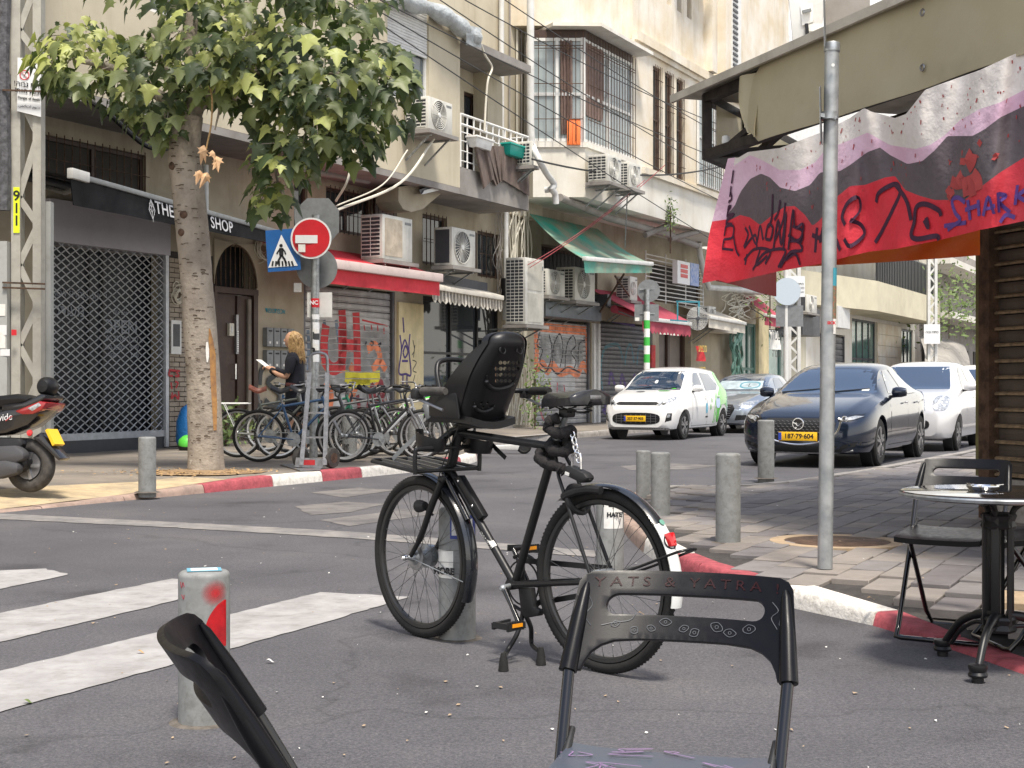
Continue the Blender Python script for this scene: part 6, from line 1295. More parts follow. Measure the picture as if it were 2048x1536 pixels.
    for wx in wheels:
        for sg in (-1, 1):
            y0 = sg*(hw-.12); part(MB().lathe([(.0,-.2),(wr+.04,-.2),(wr+.04,-.05)], (wx, sg*(hw-.03), wr), (0, sg, 0), 32), 'arch_liner', M['trim'])
            w = part(MB().lathe([(wr*.66,-.09),(wr*.9,-.10),(wr*.985,-.08),(wr,-.05),(wr,.05),(wr*.985,.08),(wr*.9,.10),(wr*.66,.095)], (wx, y0, wr), (0, sg, 0), 40, caps=False), 'tyre', M['rubber'])
            rm = MB().lathe([(wr*.66,-.08),(wr*.66,.09),(wr*.62,.095),(wr*.60,.04),(.0,.02)], (wx, y0, wr), (0, sg, 0), 36, caps=False)
            for k in range(5):
                for dd in (-.16, .16):
                    a = 2*math.pi*k/5+.3; c, q = Vc((wx, y0+sg*.085, wr)), lambda an, ra, oy: Vc((wx+ra*math.cos(an), y0+sg*oy, wr+ra*math.sin(an))); rm.bar(q(a+dd*.3, wr*.12, .09), q(a+dd, wr*.63, .085), .032, .03, (0,1,0))
            rm.lathe([(0,.10),(wr*.13,.10),(wr*.16,.07)], (wx, y0, wr), (0, sg, 0), 16); rmo = part(rm, 'rim', M['rim'] if not spec.get('rim') else spec['rim'])
            part(MB().lathe([(0,.045),(wr*.56,.045)], (wx, y0, wr), (0, sg, 0), 24, caps=False), 'brake_disc', M['trim'])
    spec['fn'](r, patch, surf, part, hw)
    for sg in (-1, 1):
        mx, mz = spec['mirror']; y = sg*(hw*.93+.12)
        mm = MB().lathe([(0,-.11),(.055,-.10),(.075,-.03),(.078,.04),(.06,.09),(0,.11)], (0,0,0), (0,1,0), 16); mm.v = [Vc((mx+v.x*.75, y+v.y*1.0, mz+v.z*.95)) for v in mm.v]; mi_ = part(mm, 'mirror', spec.get('mirm', paint)); part(MB().bar((mx+.02, y-sg*.02, mz-.05), (mx+.04, sg*hw*.88, mz-.07), .05, .04), 'mirror_arm', M['trim'])
    r.rotation_euler = (0, 0, rz); return r
def plate(part, surf, y, z, w, txt, x=None, strip=True):
    x = surf(y, z)-.012 if x is None else x
    pl_ = part(MB().box((x-.006, y, z), (.012, w, .115)), 'number_plate', M['yellow'], bevel=.003)
    b = part(MB().box((x-.014, y+w/2-.02, z), (.004, .04, .10)), 'plate_strip', mat('plate_blue', (.02,.05,.35), .4), sm=0)
    me = text_mesh(txt, .125*.62*w/.46, .001, 'CENTER', .0022, 1.0); mt = Matrix(((0,0,-1),(-1,0,0),(0,1,0)))
    for v in me.vertices: v.co = mt@v.co+Vc((x-.0135, y-.015, z))
    me.name = 'plate_number'; me.materials.clear(); me.materials.append(M['ink']); o = bpy.data.objects.new('plate_number', me); COL.objects.link(o); o.parent = pl_.parent; return pl_
def sq(pts): return [(a, b) for a, b in pts]
def mir(pts): return [(-a, b) for a, b in pts][::-1]
def rnd(cx_, cz_, w, h, n=20, p=2.6): return [(cx_+w/2*math.copysign(abs(math.cos(a))**(2/p), math.cos(a)), cz_+h/2*math.copysign(abs(math.sin(a))**(2/p), math.sin(a))) for a in np.linspace(0, 2*math.pi, n, endpoint=False)]
def kia(r, patch, surf, part, hw):
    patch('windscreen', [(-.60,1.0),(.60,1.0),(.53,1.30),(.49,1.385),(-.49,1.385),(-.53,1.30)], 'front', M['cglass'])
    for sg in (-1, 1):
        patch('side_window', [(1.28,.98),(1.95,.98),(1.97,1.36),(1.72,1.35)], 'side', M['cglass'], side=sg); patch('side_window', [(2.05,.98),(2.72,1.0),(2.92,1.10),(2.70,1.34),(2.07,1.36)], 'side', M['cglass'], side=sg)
        for pl_ in ([(1.12,.30),(1.12,.92),(1.25,.975)], [(2.0,.28),(2.0,.97)], [(2.78,.62),(2.85,.98)], [(.62,.90),(.80,.93)]):
            pass
        for a, b in (((1.10,.30),(1.10,.90)), ((2.005,.27),(2.005,.97)), ((1.10,.27),(2.6,.27)), ((2.62,.45),(2.80,.80))):
            d = Vc((b[0]-a[0], b[1]-a[1])); nn = Vc((-d.y, d.x)).normalized()*.004; patch('door_gap', [(a[0]-nn.x, a[1]-nn.y), (b[0]-nn.x, b[1]-nn.y), (b[0]+nn.x, b[1]+nn.y), (a[0]+nn.x, a[1]+nn.y)], 'side', M['trim'], .003, .1, side=sg)
        for x in (1.80, 2.60): part(MB().bar((x, sg*(hw+.012), .86), (x+.15, sg*(hw+.006), .865), .022, .02), 'door_handle', M['kwh'], bevel=.004)
        patch('green_wrap', [(2.55,.42),(2.62,.30),(2.72,.32),(2.76,.55),(2.90,.68),(3.10,.70),(3.3,.62),(3.4,.5),(3.52,.5),(3.54,.9),(3.45,1.2),(3.3,1.38),(3.05,1.42),(3.0,1.30),(2.98,1.05),(2.72,.93),(2.62,.7)], 'side', M['kgreen'], .005, side=sg)
        for k, x in enumerate((2.46, 2.38)): patch('green_stripe', [(x,.3),(x+.03,.3),(x+.10,.65),(x+.20,.93),(x+.17,.93),(x+.07,.65)], 'side', M['kgreen'], .005, side=sg)
        patch('livery_badge', rnd(1.95,.62,.10,.22), 'side', mat('livery_blue', (.10,.42,.58), .5), .006, side=sg); patch('livery_badge', rnd(1.95,.44,.16,.035), 'side', M['trim'], .006, side=sg)
        patch('livery_badge', rnd(2.20,.64,.06,.12), 'side', M['kgreen'], .006, side=sg); patch('livery_badge', rnd(2.28,.78,.06,.10), 'side', M['kgreen'], .006, side=sg); patch('livery_badge', rnd(2.66,.72,.26,.22), 'side', mat('livery_pale', (.5,.62,.8), .5), .008, side=sg)
    patch('upper_grille', [(-.42,.70),(.42,.70),(.46,.735),(.40,.765),(-.40,.765),(-.46,.735)], 'front', M['trim'])
    lg_ = patch('lower_grille', rnd(0,.43,1.02,.24,24,3.2), 'front', M['trim']); 
    mesh = MB()
    for i in range(9): mesh.bar((surf(-.42+i*.105,.45)-.012,-.42+i*.105,.34), (surf(-.42+i*.105,.45)-.012,-.42+i*.105,.52), .008)
    for z in (.38,.43,.48): mesh.bar((surf(0,.45)-.010,-.44,z), (surf(0,.45)-.010,.44,z), .008)
    part(mesh, 'grille_mesh', M['rim'], sm=0)
    for f in (lambda p: p, mir):
        patch('headlight', f([(.43,.70),(.56,.69),(.70,.78),(.74,.86),(.66,.87),(.50,.77)]), 'front', M['lens'], .006); patch('headlight_bezel', f([(.49,.71),(.56,.70),(.60,.75),(.54,.77)]), 'front', M['trim'], .009); patch('fog_recess', f([(.60,.36),(.70,.40),(.71,.54),(.64,.54)]), 'front', M['trim'], .005); patch('fog_lamp', f([(.63,.45),(.68,.46),(.69,.52),(.65,.52)]), 'front', M['lens'], .010)
    patch('lower_trim', [(-.62,.205),(.62,.205),(.66,.245),(-.66,.245)], 'front', M['rim'], .006); patch('emblem', rnd(0,.80,.15,.035), 'front', M['pvc'], .005, .03)
    patch('bonnet_decal', rnd(.62,.15,.12,.18), 'top', M['rim'], .004); patch('bonnet_decal', rnd(.72,-.32,.10,.26), 'top', M['kgreen'], .004)
    patch('permit_sticker', rnd(.0,1.17,.07,.07), 'front', M['pvc'], .007, .03); patch('permit_sticker', [(-.50,1.02),(-.40,1.02),(-.40,1.05),(-.50,1.05)], 'front', M['kgreen'], .007, .03)
    plate(part, surf, .02, .43, .46, '357·37·903')
    for a, b in (((.5,.98),(.05,1.03)), ((-.1,.98),(-.5,1.04))): part(MB().tube([(surf(a[0],1.01)-.02, a[0], 1.0), (surf(b[0],1.06)-.025, b[0], 1.06)], .008, 5), 'wiper', M['trim'])
kprof = [(0,.70,.26,.50,.60,.60),(.05,.80,.22,.60,.72,.66),(.16,.90,.20,.70,.82,.72),(.35,.97,.20,.80,.90,.76),(.65,1.0,.20,.88,.97,.80),(.92,1.0,.20,.93,1.02,.82),(1.0,1.0,.20,.94,1.06,.82),(1.3,1.0,.20,.95,1.30,.74),(1.52,1.0,.20,.955,1.42,.70),(1.9,1.0,.20,.96,1.475,.70),(2.4,1.0,.20,.97,1.485,.69),(2.9,1.0,.22,.99,1.46,.67),(3.25,.97,.24,1.0,1.42,.65),(3.42,.94,.26,1.0,1.28,.63),(3.55,.88,.30,.95,1.02,.62),(3.6,.78,.36,.85,.90,.6)]
kc = 4.22; ks = Sx(1272, kc)
car('small white hatchback with bright green rear panels parked nose forward at the far kerb', ks, kc, kprof, 3.6, 1.6, (.68, 3.06), .285, M['kwh'], M['cglass'], dict(fn=kia, mirror=(1.22, 1.03), mirm=M['kwh']))
def mazda(r, patch, surf, part, hw):
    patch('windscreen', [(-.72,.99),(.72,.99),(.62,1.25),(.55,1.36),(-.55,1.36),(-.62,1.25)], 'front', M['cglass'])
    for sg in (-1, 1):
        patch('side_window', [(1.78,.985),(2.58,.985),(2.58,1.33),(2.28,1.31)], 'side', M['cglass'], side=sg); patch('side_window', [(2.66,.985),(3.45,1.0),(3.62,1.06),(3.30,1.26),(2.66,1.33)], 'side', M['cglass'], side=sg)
        for a, b in (((1.50,.30),(1.52,.93)), ((2.62,.28),(2.62,.97)), ((1.5,.27),(3.3,.27)), ((3.35,.5),(3.45,.95))):
            d = Vc((b[0]-a[0], b[1]-a[1])); nn = Vc((-d.y, d.x)).normalized()*.004; patch('door_gap', [(a[0]-nn.x, a[1]-nn.y), (b[0]-nn.x, b[1]-nn.y), (b[0]+nn.x, b[1]+nn.y), (a[0]+nn.x, a[1]+nn.y)], 'side', M['trim'], .003, .1, side=sg)
        for x in (2.35, 3.2): part(MB().bar((x, sg*(hw+.012), .85), (x+.17, sg*(hw+.008), .855), .022, .024), 'door_handle', M['chrome'], bevel=.004)
        for k in range(6): pass
        part(MB().tube([(1.78,sg*(hw*.93),.975),(2.6,sg*hw*.935,.98),(3.5,sg*hw*.92,1.0)], .008, 5), 'window_chrome', M['chrome'])
    g = patch('grille', [(-.50,.60),(-.42,.66),(.42,.66),(.50,.60),(.46,.45),(.25,.36),(-.25,.36),(-.46,.45)], 'front', M['trim'], .006)
    mesh = MB()
    for j in range(6):
        for i in range(15):
            y = -.42+i*.06+(.03 if j % 2 else 0); z = .44+j*.036
            if abs(y) < .44-.2*max(0, .5-z): x = surf(y, z)-.013; mesh.bar((x, y-.016, z-.006), (x, y+.016, z+.006), .006)
    tag(part(mesh, 'grille_mesh', M['rim'], sm=0), kind='stuff')
    part(MB().tube(spline([(surf(y,z)-.018, y, z) for y, z in ((-.56,.62),(-.50,.46),(-.30,.355),(0,.31),(.30,.355),(.50,.46),(.56,.62))], 6), .014, 8), 'grille_wing', M['chrome'])
    x = surf(0,.60)-.03
    part(MB().torus((x, 0, .585), (1,0,0), .072, .010, 32, 6), 'emblem_ring', M['chrome']); part(MB().tube(spline([(x,-.066,.60),(x,-.03,.587),(x,0,.555),(x,.03,.587),(x,.066,.60)], 4), .009, 6), 'emblem_wing', M['chrome'])
    part(MB().lathe([(0,0),(.066,.0)], (x+.01,0,.585), (-1,0,0), 24, caps=False), 'emblem_back', M['blackgloss'])
    for f in (lambda p: p, mir):
        patch('headlight', f([(.52,.62),(.66,.62),(.80,.67),(.86,.73),(.70,.71),(.52,.665)]), 'front', M['blackgloss'], .008)
        patch('headlight_glass', f([(.60,.635),(.70,.645),(.80,.69),(.70,.695),(.60,.67)]), 'front', M['lens'], .012)
        patch('lower_intake', f([(.55,.26),(.78,.30),(.80,.36),(.58,.31)]), 'front', M['trim'], .005)
    for y in (-.60, .60): xx = surf(y,.655)-.02; part(MB().torus((xx, y, .652), (1,0,0), .036, .007, 20, 6), 'lamp_ring', M['chrome'])
    patch('lower_trim', [(-.55,.215),(.55,.215),(.62,.27),(.50,.30),(-.50,.30),(-.62,.27)], 'front', M['trim'], .005)
    part(MB().tube(spline([(surf(y,z)-.01, y, z) for y, z in ((-.70,.235),(-.4,.205),(0,.20),(.4,.205),(.70,.235))], 5), .016, 6), 'splitter', M['alu'])
    plate(part, surf, .0, .42, .52, '187·79·604', x=surf(0,.42)-.03)
    patch('permit_sticker', [(-.60,1.02),(-.50,1.02),(-.50,1.05),(-.60,1.05)], 'front', M['pvc'], .007, .03)
    for a, b in (((.62,1.0),(.05,1.05)), ((-.05,1.0),(-.60,1.05))): part(MB().tube([(surf(a[0],1.0)-.02, a[0], 1.0), (surf(b[0],1.06)-.025, b[0], 1.05)], .009, 5), 'wiper', M['trim'])
mprof = [(0,.62,.24,.50,.58,.60),(.05,.74,.21,.58,.68,.62),(.14,.86,.19,.64,.73,.66),(.32,.95,.18,.70,.79,.70),(.6,.995,.18,.77,.86,.74),(.95,1.0,.18,.85,.93,.78),(1.3,1.0,.18,.90,.985,.80),(1.42,1.0,.18,.92,1.02,.80),(1.8,1.0,.19,.93,1.24,.71),(2.1,1.0,.19,.94,1.365,.66),(2.5,1.0,.19,.945,1.425,.645),(2.9,1.0,.19,.95,1.435,.64),(3.3,1.0,.20,.96,1.40,.62),(3.7,.99,.22,.98,1.28,.60),(4.05,.96,.25,1.0,1.12,.62),(4.3,.91,.28,.98,1.05,.66),(4.42,.84,.32,.92,.98,.64),(4.46,.72,.38,.85,.90,.6)]
mc = 9.72; ms_ = Sx(1597, mc)
car('dark blue grey saloon parked at the near kerb behind the bare pole', ms_, mc, mprof, 4.46, 1.8, (.92, 3.64), .325, M['mblue'], M['cglass'], dict(fn=mazda, mirror=(1.72, 1.0)))
def audi(r, patch, surf, part, hw):
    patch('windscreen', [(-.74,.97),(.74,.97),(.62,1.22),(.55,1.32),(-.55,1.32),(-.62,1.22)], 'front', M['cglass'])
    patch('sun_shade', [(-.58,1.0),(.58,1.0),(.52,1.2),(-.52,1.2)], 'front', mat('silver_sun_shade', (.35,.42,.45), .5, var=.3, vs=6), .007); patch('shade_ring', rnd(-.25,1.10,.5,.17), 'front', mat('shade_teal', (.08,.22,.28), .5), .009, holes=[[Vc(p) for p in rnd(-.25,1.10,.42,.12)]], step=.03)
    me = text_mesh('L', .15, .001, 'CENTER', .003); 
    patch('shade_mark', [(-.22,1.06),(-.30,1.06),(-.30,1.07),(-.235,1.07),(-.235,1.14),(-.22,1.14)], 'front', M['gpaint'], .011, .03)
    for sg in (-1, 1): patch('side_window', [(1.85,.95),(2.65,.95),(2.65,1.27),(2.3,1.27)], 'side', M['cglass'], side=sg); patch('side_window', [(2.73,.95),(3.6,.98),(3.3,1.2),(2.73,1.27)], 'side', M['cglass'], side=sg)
    patch('grille', [(-.34,.66),(.34,.66),(.40,.56),(.26,.32),(-.26,.32),(-.40,.56)], 'front', M['trim'], .006)
    for i in range(6): z = .36+i*.05; part(MB().bar((surf(0,z)-.014, -.3, z), (surf(0,z)-.014, .3, z), .010), 'grille_bar', M['chrome'], sm=0)
    for f in (lambda p: p, mir): patch('headlight', f([(.46,.62),(.72,.63),(.82,.72),(.80,.76),(.50,.70)]), 'front', M['lens'], .008); patch('lower_intake', f([(.40,.30),(.72,.32),(.76,.42),(.44,.42)]), 'front', M['trim'], .005)
aprof = [(a, b, c, d*.97, e*.965, f) for a, b, c, d, e, f in mprof]
car('silver saloon with a sun shade in its windscreen parked behind the white hatchback', ks+4.6, 4.35, aprof, 4.46, 1.84, (.92, 3.64), .325, M['silver'], M['cglass'], dict(fn=audi, mirror=(1.76, .97)))
def micra(r, patch, surf, part, hw):
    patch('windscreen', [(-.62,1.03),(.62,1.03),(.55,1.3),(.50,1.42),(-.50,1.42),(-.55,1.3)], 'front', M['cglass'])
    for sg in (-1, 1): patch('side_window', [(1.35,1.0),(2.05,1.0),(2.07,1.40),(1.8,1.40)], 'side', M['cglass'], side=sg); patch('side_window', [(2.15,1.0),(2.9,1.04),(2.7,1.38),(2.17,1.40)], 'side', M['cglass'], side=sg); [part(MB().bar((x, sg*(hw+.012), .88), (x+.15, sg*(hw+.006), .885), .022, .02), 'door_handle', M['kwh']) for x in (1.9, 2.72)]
    for f in (lambda p: p, mir): patch('headlight', f(rnd(.60,.80,.24,.26)), 'front', M['lens'], .006)
    patch('grille', rnd(0,.45,.9,.2,24,3), 'front', M['trim'], .006); patch('grille', rnd(0,.74,.6,.07,24,3), 'front', M['trim'], .006)
nprof = [(a*1.02, b, c, d+.04, e+.035, f) for a, b, c, d, e, f in kprof]
car('white hatchback with rounded headlights parked behind the dark saloon', ms_+5.35, 9.95, nprof, 3.67, 1.64, (.70, 3.12), .29, mat('pale_silver_white_paint', (.60,.60,.61), .3, .2, coat=1), M['cglass'], dict(fn=micra, mirror=(1.30, 1.07)))
car('farthest white car half hidden behind the cafe jamb', ms_+10.2, 10.1, nprof, 3.67, 1.66, (.70, 3.12), .29, M['kwh'], M['cglass'], dict(fn=micra, mirror=(1.30, 1.07)))
# ---------------------------------------------------------------- bicycles
M['spoke'] = mat('steel_spoke', (.4,.4,.4), .3, .9); M['rimb'] = mat('black_rim', (.02,.02,.02), .35); M['rims'] = mat('silver_rim', (.5,.5,.5), .3, .8); M['saddle'] = mat('black_saddle', (.015,.015,.016), .4); M['brsad'] = mat('brown_leather', (.16,.05,.03), .45, var=.3, vs=30)
def bwheel(c, ax, r, par, name='wheel', rim='rimb', tr=.022, nsp=28, tyre='rubber', segs=56, spw=.0011):
    c = Vc(c); ax = Vc(ax).normalized(); w = MB().torus(c, ax, r-tr, tr, segs, 10).build(name, M[tyre], par)
    MB().lathe([(r-2*tr+.004,-.012),(r-2*tr+.004,.012),(r-2*tr-.016,.009),(r-2*tr-.018,-.009),(r-2*tr+.004,-.012)], c, ax, segs, caps=False).build('rim', M[rim], w)
    x = ax.orthogonal().normalized(); y = ax.cross(x); s = MB()
    for i in range(nsp):
        a = 2*math.pi*i/nsp; sd_ = 1 if i % 2 else -1; b = a+(.55 if (i//2) % 2 else -.55); e = c+(x*math.cos(a)+y*math.sin(a))*(r-2*tr-.01)
        s.tube([c+(x*math.cos(b)+y*math.sin(b))*.028+ax*sd_*.03, e], spw, 4, caps=False)
    tag(s.build('spokes', M['spoke'], w), kind='stuff')
    MB().lathe([(.006,-.055),(.014,-.05),(.03,-.035),(.03,-.03),(.018,-.026),(.018,.026),(.03,.03),(.03,.035),(.014,.05),(.006,.055)], c, ax, 16).build('hub', M['steel'], w); return w
def bike(loc, ang, label, col, saddle='saddle', bars='flat', rim='rims', wb=1.05, r=.335, rack=None, guards=None, susp=False, basket=None, lean=4):
    root = empty('parked_bicycle', (0,0,0), label, 'bicycle', 'bicycles parked on the left pavement'); org = Vc((0,0,0)); m = mat('frame_'+label.split()[0]+'_'+label.split()[1], col, .35, coat=.3, var=.1, vs=20)
    def pb(mb, name, m_, par=None, **k): return mb.build(name, m_, par or root, **k)
    bb = Vc((.44,0,.29)); st = Vc((.30,0,.74)); ht = Vc((.80,0,.84)); hb = Vc((.85,0,.70)); fh = Vc((wb,0,r)); rh = Vc((0,0,r))
    f = MB(); f.tube([bb, hb], .019, 8).tube([bb, st], .017, 8).tube([st+(bb-st)*.06, ht+(hb-ht)*.3], .017, 8).tube([hb, ht], .021, 8)
    for s in (-1, 1): f.tube([bb+Vc((0,s*.03,0)), rh+Vc((0,s*.06,0))], .010, 6).tube([st+Vc((0,s*.015,-.05)), rh+Vc((0,s*.06,0))], .008, 6)
    pb(f, 'frame', m)
    fk = MB()
    for s in (-1, 1): fk.tube([hb+Vc((0,s*.05,-.03)), hb.lerp(fh,.5)+Vc((.0,s*.055,0)), fh+Vc((0,s*.055,0))], [.017,.017,.011] if susp else [.013,.011,.008], 8)
    fk.bar(hb+Vc((0,-.06,-.03)), hb+Vc((0,.06,-.03)), .035); pb(fk, 'fork', M['alu'] if susp else m)
    bwheel(rh, (0,1,0), r, root, rim=rim, nsp=24, segs=44); bwheel(fh, (0,1,0), r, root, rim=rim, nsp=24, segs=44)
    pb(MB().lathe([(.0,.035),(.09,.035),(.09,.030),(.0,.030)], bb, (0,-1,0), 24).bar(bb+Vc((0,-.05,0)), bb+Vc((.10,-.06,-.13)), .018).bar(bb+Vc((0,.05,0)), bb+Vc((-.10,.06,.13)), .018).tube([bb+Vc((.0,-.03,.09)), rh+Vc((0,-.03,.035))], .005, 4).tube([bb+Vc((.0,-.03,-.09)), rh+Vc((0,-.03,-.035))], .005, 4), 'crankset', M['steel'])
    for s in (-1, 1): pb(MB().box(bb+Vc((-.10*s*-1 if s < 0 else -.10, s*.11, -.13 if s < 0 else .13)), (.09,.09,.02)), 'pedal', M['trim'])
    sp0 = st+Vc((-.03,0,.16)); pb(MB().tube([st, sp0], .013, 8), 'seatpost', M['alu'])
    sh = MB()
    sh.sheet(lambda u, v: Vc((sp0.x-.11+.23*u, (v-.5)*(.14*(1-u)**1.5+.03)*1.0, sp0.z+.035+.018*math.cos(u*6.0)+.02*math.cos(math.pi*(v-.5))+.02*(1-u)**3-.02*(abs(v-.5)*2)**3)), 10, 8, .03, (0,0,-1)); pb(sh, 'saddle', M[saddle])
    hs = ht+Vc((.03,0,.06)); hbm = MB().tube([ht, hs, hs+Vc((.06,0,.01))], .012, 8)
    if bars == 'drop':
        for s in (-1, 1): hbm.tube(spline([hs+Vc((.06,0,.01)), hs+Vc((.06,s*.19,.01)), hs+Vc((.14,s*.21,0)), hs+Vc((.15,s*.21,-.08)), hs+Vc((.08,s*.21,-.13))], 4), .012, 6)
    else:
        up = .03 if bars == 'flat' else .10
        for s in (-1, 1): hbm.tube(spline([hs+Vc((.06,0,.01)), hs+Vc((.07,s*.1,up)), hs+Vc((.03,s*.26,up)), hs+Vc((-.06,s*.31,up))], 4), .011, 6)
    pb(hbm, 'handlebar', M['alu'] if bars == 'swept' else M['trim'])
    for s in (-1, 1): pb(MB().tube([hs+Vc((.03,s*.24,.05)), hs+Vc((-.07,s*.31,.05))], .017, 8), 'grip', M['trim'])
    if rack:
        k = MB(); z = r+.40
        for y in (-.06, 0, .06): k.tube([(.18,y,z),(-.30,y,z)], .006, 5)
        for x in (-.28,-.1,.1): k.tube([(x,-.06,z),(x,.06,z)], .006, 5)
        for s in (-1, 1): k.tube([(-.18,s*.06,z),(0,s*.07,r)], .006, 5)
        pb(k, 'rear_rack', M[rack])
    if guards:
        for c, a0, a1 in ((rh, .2, 2.9), (fh, .6, 2.8)):
            rows = [[c+Vc((math.cos(a)*(r+.02), y, math.sin(a)*(r+.02))) for y in (-.028,0,.028)] for a in np.linspace(a0, a1, 22)]; pb(MB().grid(rows), 'mudguard', M[guards])
    root.location = loc; root.rotation_euler = (R(lean), 0, ang); WORG[root.name] = Vc(loc); return root
def bk_at(px, by, ang, label, col, **k):
    p = G(px, by, .12); return bike(p, R(ang), label, col, **k)
bk_at(518, 924, 3, 'blue mountain bicycle with black saddle and silver fork leaning before the sign pole', (.03,.08,.17), susp=True)
bk_at(476, 915, 4, 'old roadster with brown leather saddle and white rack behind the tree trunk', (.10,.11,.10), saddle='brsad', rack='white', bars='swept')
bk_at(585, 908, -8, 'dark green bicycle wedged between the mailboxes and the blue bicycle', (.01,.12,.07), bars='swept', guards='trim')
bk_at(700, 918, 22, 'silver and black bicycle with swept silver handlebars right of the hand truck', (.30,.31,.33), bars='swept', lean=6)
bk_at(735, 912, 18, 'black bicycle with dusty tyres and drop handlebars beside the grey bollard', (.02,.02,.022), bars='drop', lean=-4)
bk_at(762, 905, 8, 'white racing bicycle farthest right in the parked row', (.6,.6,.55), bars='drop', lean=5)
bk_at(556, 918, -5, 'matte black bicycle tangled behind the blue one, nearest the woman', (.012,.012,.014), lean=-5, guards='trim')
bk_at(640, 914, 12, 'dark grey mountain bicycle directly behind the hand truck', (.05,.055,.06), susp=True, lean=-3)
bk_at(672, 905, 172, 'dull blue bicycle facing left behind the hand truck', (.02,.05,.10), bars='swept', lean=3)
bk_at(690, 925, 30, 'black mountain bicycle nearest the kerb with knobbly front tyre', (.015,.015,.017), susp=True, lean=5)
bk_at(805, 905, 165, 'dark bicycle facing left at the right end of the row', (.02,.02,.03), bars='drop', lean=4)
gb_ = bk_at(772, 898, 35, 'bright green rental bicycle behind the parked row', (.08,.5,.05), bars='flat', guards='green')
for x, y in ((-.08,.06),(.95,.06)): MB().box((x,y,.52),(.20,.03,.26)).box((x,-y,.52),(.20,.03,.26)).build('wheel_panel', M['green'], None, bevel=.02, local=True)
for o in [o for o in bpy.data.objects if o.name.startswith('wheel_panel')]: o.parent = gb_
# hand truck leaning at the sign pole
ht = empty('hand_truck', G(628, 938, .12), 'aluminium hand truck with a red label standing against the sign pole', 'hand truck'); Yh = G(628,938,.12).y; q = lambda x, y, d=0.0: P(x, y, Yh)+Vc((0, d, 0))
for xa, xb in ((603,617),(650,652)): MB().bar(q(xa,930), q(xb,745,.12), .035, .05).build('rail', M['alu'], ht, sm=0)
MB().tube(spline([q(617,748,.12), q(617,715,.14), q(626,706,.14), q(642,706,.14), q(651,715,.14), q(652,748,.12)], 4), .018, 8).build('handle_loop', M['alu'], ht)
for y in (775, 826, 875): k = (930-y)/185; MB().bar(q(603+14*k,y,.12*k), q(650+2*k,y,.12*k), .03, .02).build('crossbar', M['alu'], ht, sm=0)
MB().hexa([q(589,934), q(646,936), q(644,936,.02), q(590,934,.02), q(592,915), q(646,917), q(644,917,.02), q(592,915,.02)]).build('nose_back', M['alu'], ht, sm=0)
MB().box(q(618,925,-.005), (.14,.004,.06)).build('red_label', M['p_red'], ht, sm=0); MB().prism([G(560,930,.125), G(592,928,.125), G(646,934,.125), G(640,941,.125), G(600,942,.125)][::-1], ZD*.008).build('toe_plate', M['alu'], ht, sm=0)
for x, d in ((661,.10), (598,.14)): c = q(x,918,d); c.z = .245; MB().lathe([(.03,-.035),(.07,-.04),(.115,-.035),(.125,0),(.115,.035),(.07,.04),(.03,.035)], c, (.85,-.5,0), 24).build('wheel', M['rubberd'], ht); MB().lathe([(0,.042),(.06,.042),(.065,-.042)], c, (.85,-.5,0), 20).build('wheel_hub', M['rust'], ht)
# kick scooter parked in the road edge
es = empty('electric_scooter', G(1045,908,.0), 'pale electric kick scooter parked beyond the black bicycle', 'scooter'); Ye = G(1045,908,0).y; q = lambda x, y: P(x, y, Ye)
MB().hexa([q(965,898)+Vc((0,-.08,0)), q(1036,900)+Vc((0,-.08,0)), q(1036,900)+Vc((0,.08,0)), q(965,898)+Vc((0,.08,0)), q(965,892)+Vc((0,-.08,0)), q(1040,888)+Vc((0,-.08,0)), q(1040,888)+Vc((0,.08,0)), q(965,892)+Vc((0,.08,0))]).build('deck', M['pvc'], es, bevel=.01)
for x, rr in ((1048,.12),(948,.12)): c = q(x,0); c.z = rr; MB().torus(c, (0,1,0), rr-.03, .03, 24, 8, 1).build('wheel', M['rubber'], es); MB().lathe([(0,.02),(rr*.6,.02),(rr*.6,-.02)], c, (0,-1,0), 16).build('wheel_hub', M['trim'], es)
MB().prism([q(1030,888), q(1040,884), q(1062,886), q(1068,894), q(1060,890), q(1040,891)], Vc((0,.06,0))).build('rear_fender', M['trim'], es)
MB().tube([q(966,894), q(950,880), q(938,780)], .022, 8).tube([q(938,780)+Vc((0,-.22,0)), q(938,780)+Vc((0,.22,0))], .014, 8).build('stem', M['trim'], es)
# motor scooter at the left edge
mo = empty('motor_scooter', (0,0,0), 'black motor scooter with red tail light and yellow plate cut by the left edge', 'motor scooter')
k_ = 1/222.0
def sx(px, py, y=0.0): return Vc(((px-60)*k_, y, (985-py)*k_))
def slab(poly, w, name, m, bev=.02, y=0): return MB().prism([sx(a, b, y+w/2) for a, b in poly], Vc((0,-w,0))).build(name, m, mo, bevel=bev, local=True)
MB().torus(sx(60,929), (0,1,0), .185, .062, 48, 12).build('rear_tyre', M['rubberd'], mo, local=True); MB().lathe([(0,.04),(.125,.045),(.135,0),(.125,-.045),(0,-.04)], sx(60,929), (0,1,0), 28).build('rim', M['rim'], mo, local=True)
for k in range(5): a = k*1.257; MB().bar(sx(60,929)+Vc((.03*math.cos(a),-.05,.03*math.sin(a))), sx(60,929)+Vc((.13*math.cos(a),-.05,.13*math.sin(a))), .03, .02, (0,1,0)).build('spoke', M['alu'], mo, local=True, sm=0)
M['mbody'] = mat('scooter_black_paint', (.014,.014,.017), .22, coat=.6, var=.3, vs=30)
slab([(-180,800),(0,815),(40,800),(90,795),(112,800),(108,812),(92,830),(70,848),(20,865),(-60,872),(-180,868)], .30, 'tail_body', M['mbody'], .05)
slab([(-200,790),(-60,782),(0,786),(40,782),(80,790),(60,800),(0,812),(-200,815)], .28, 'seat', M['black'], .04)
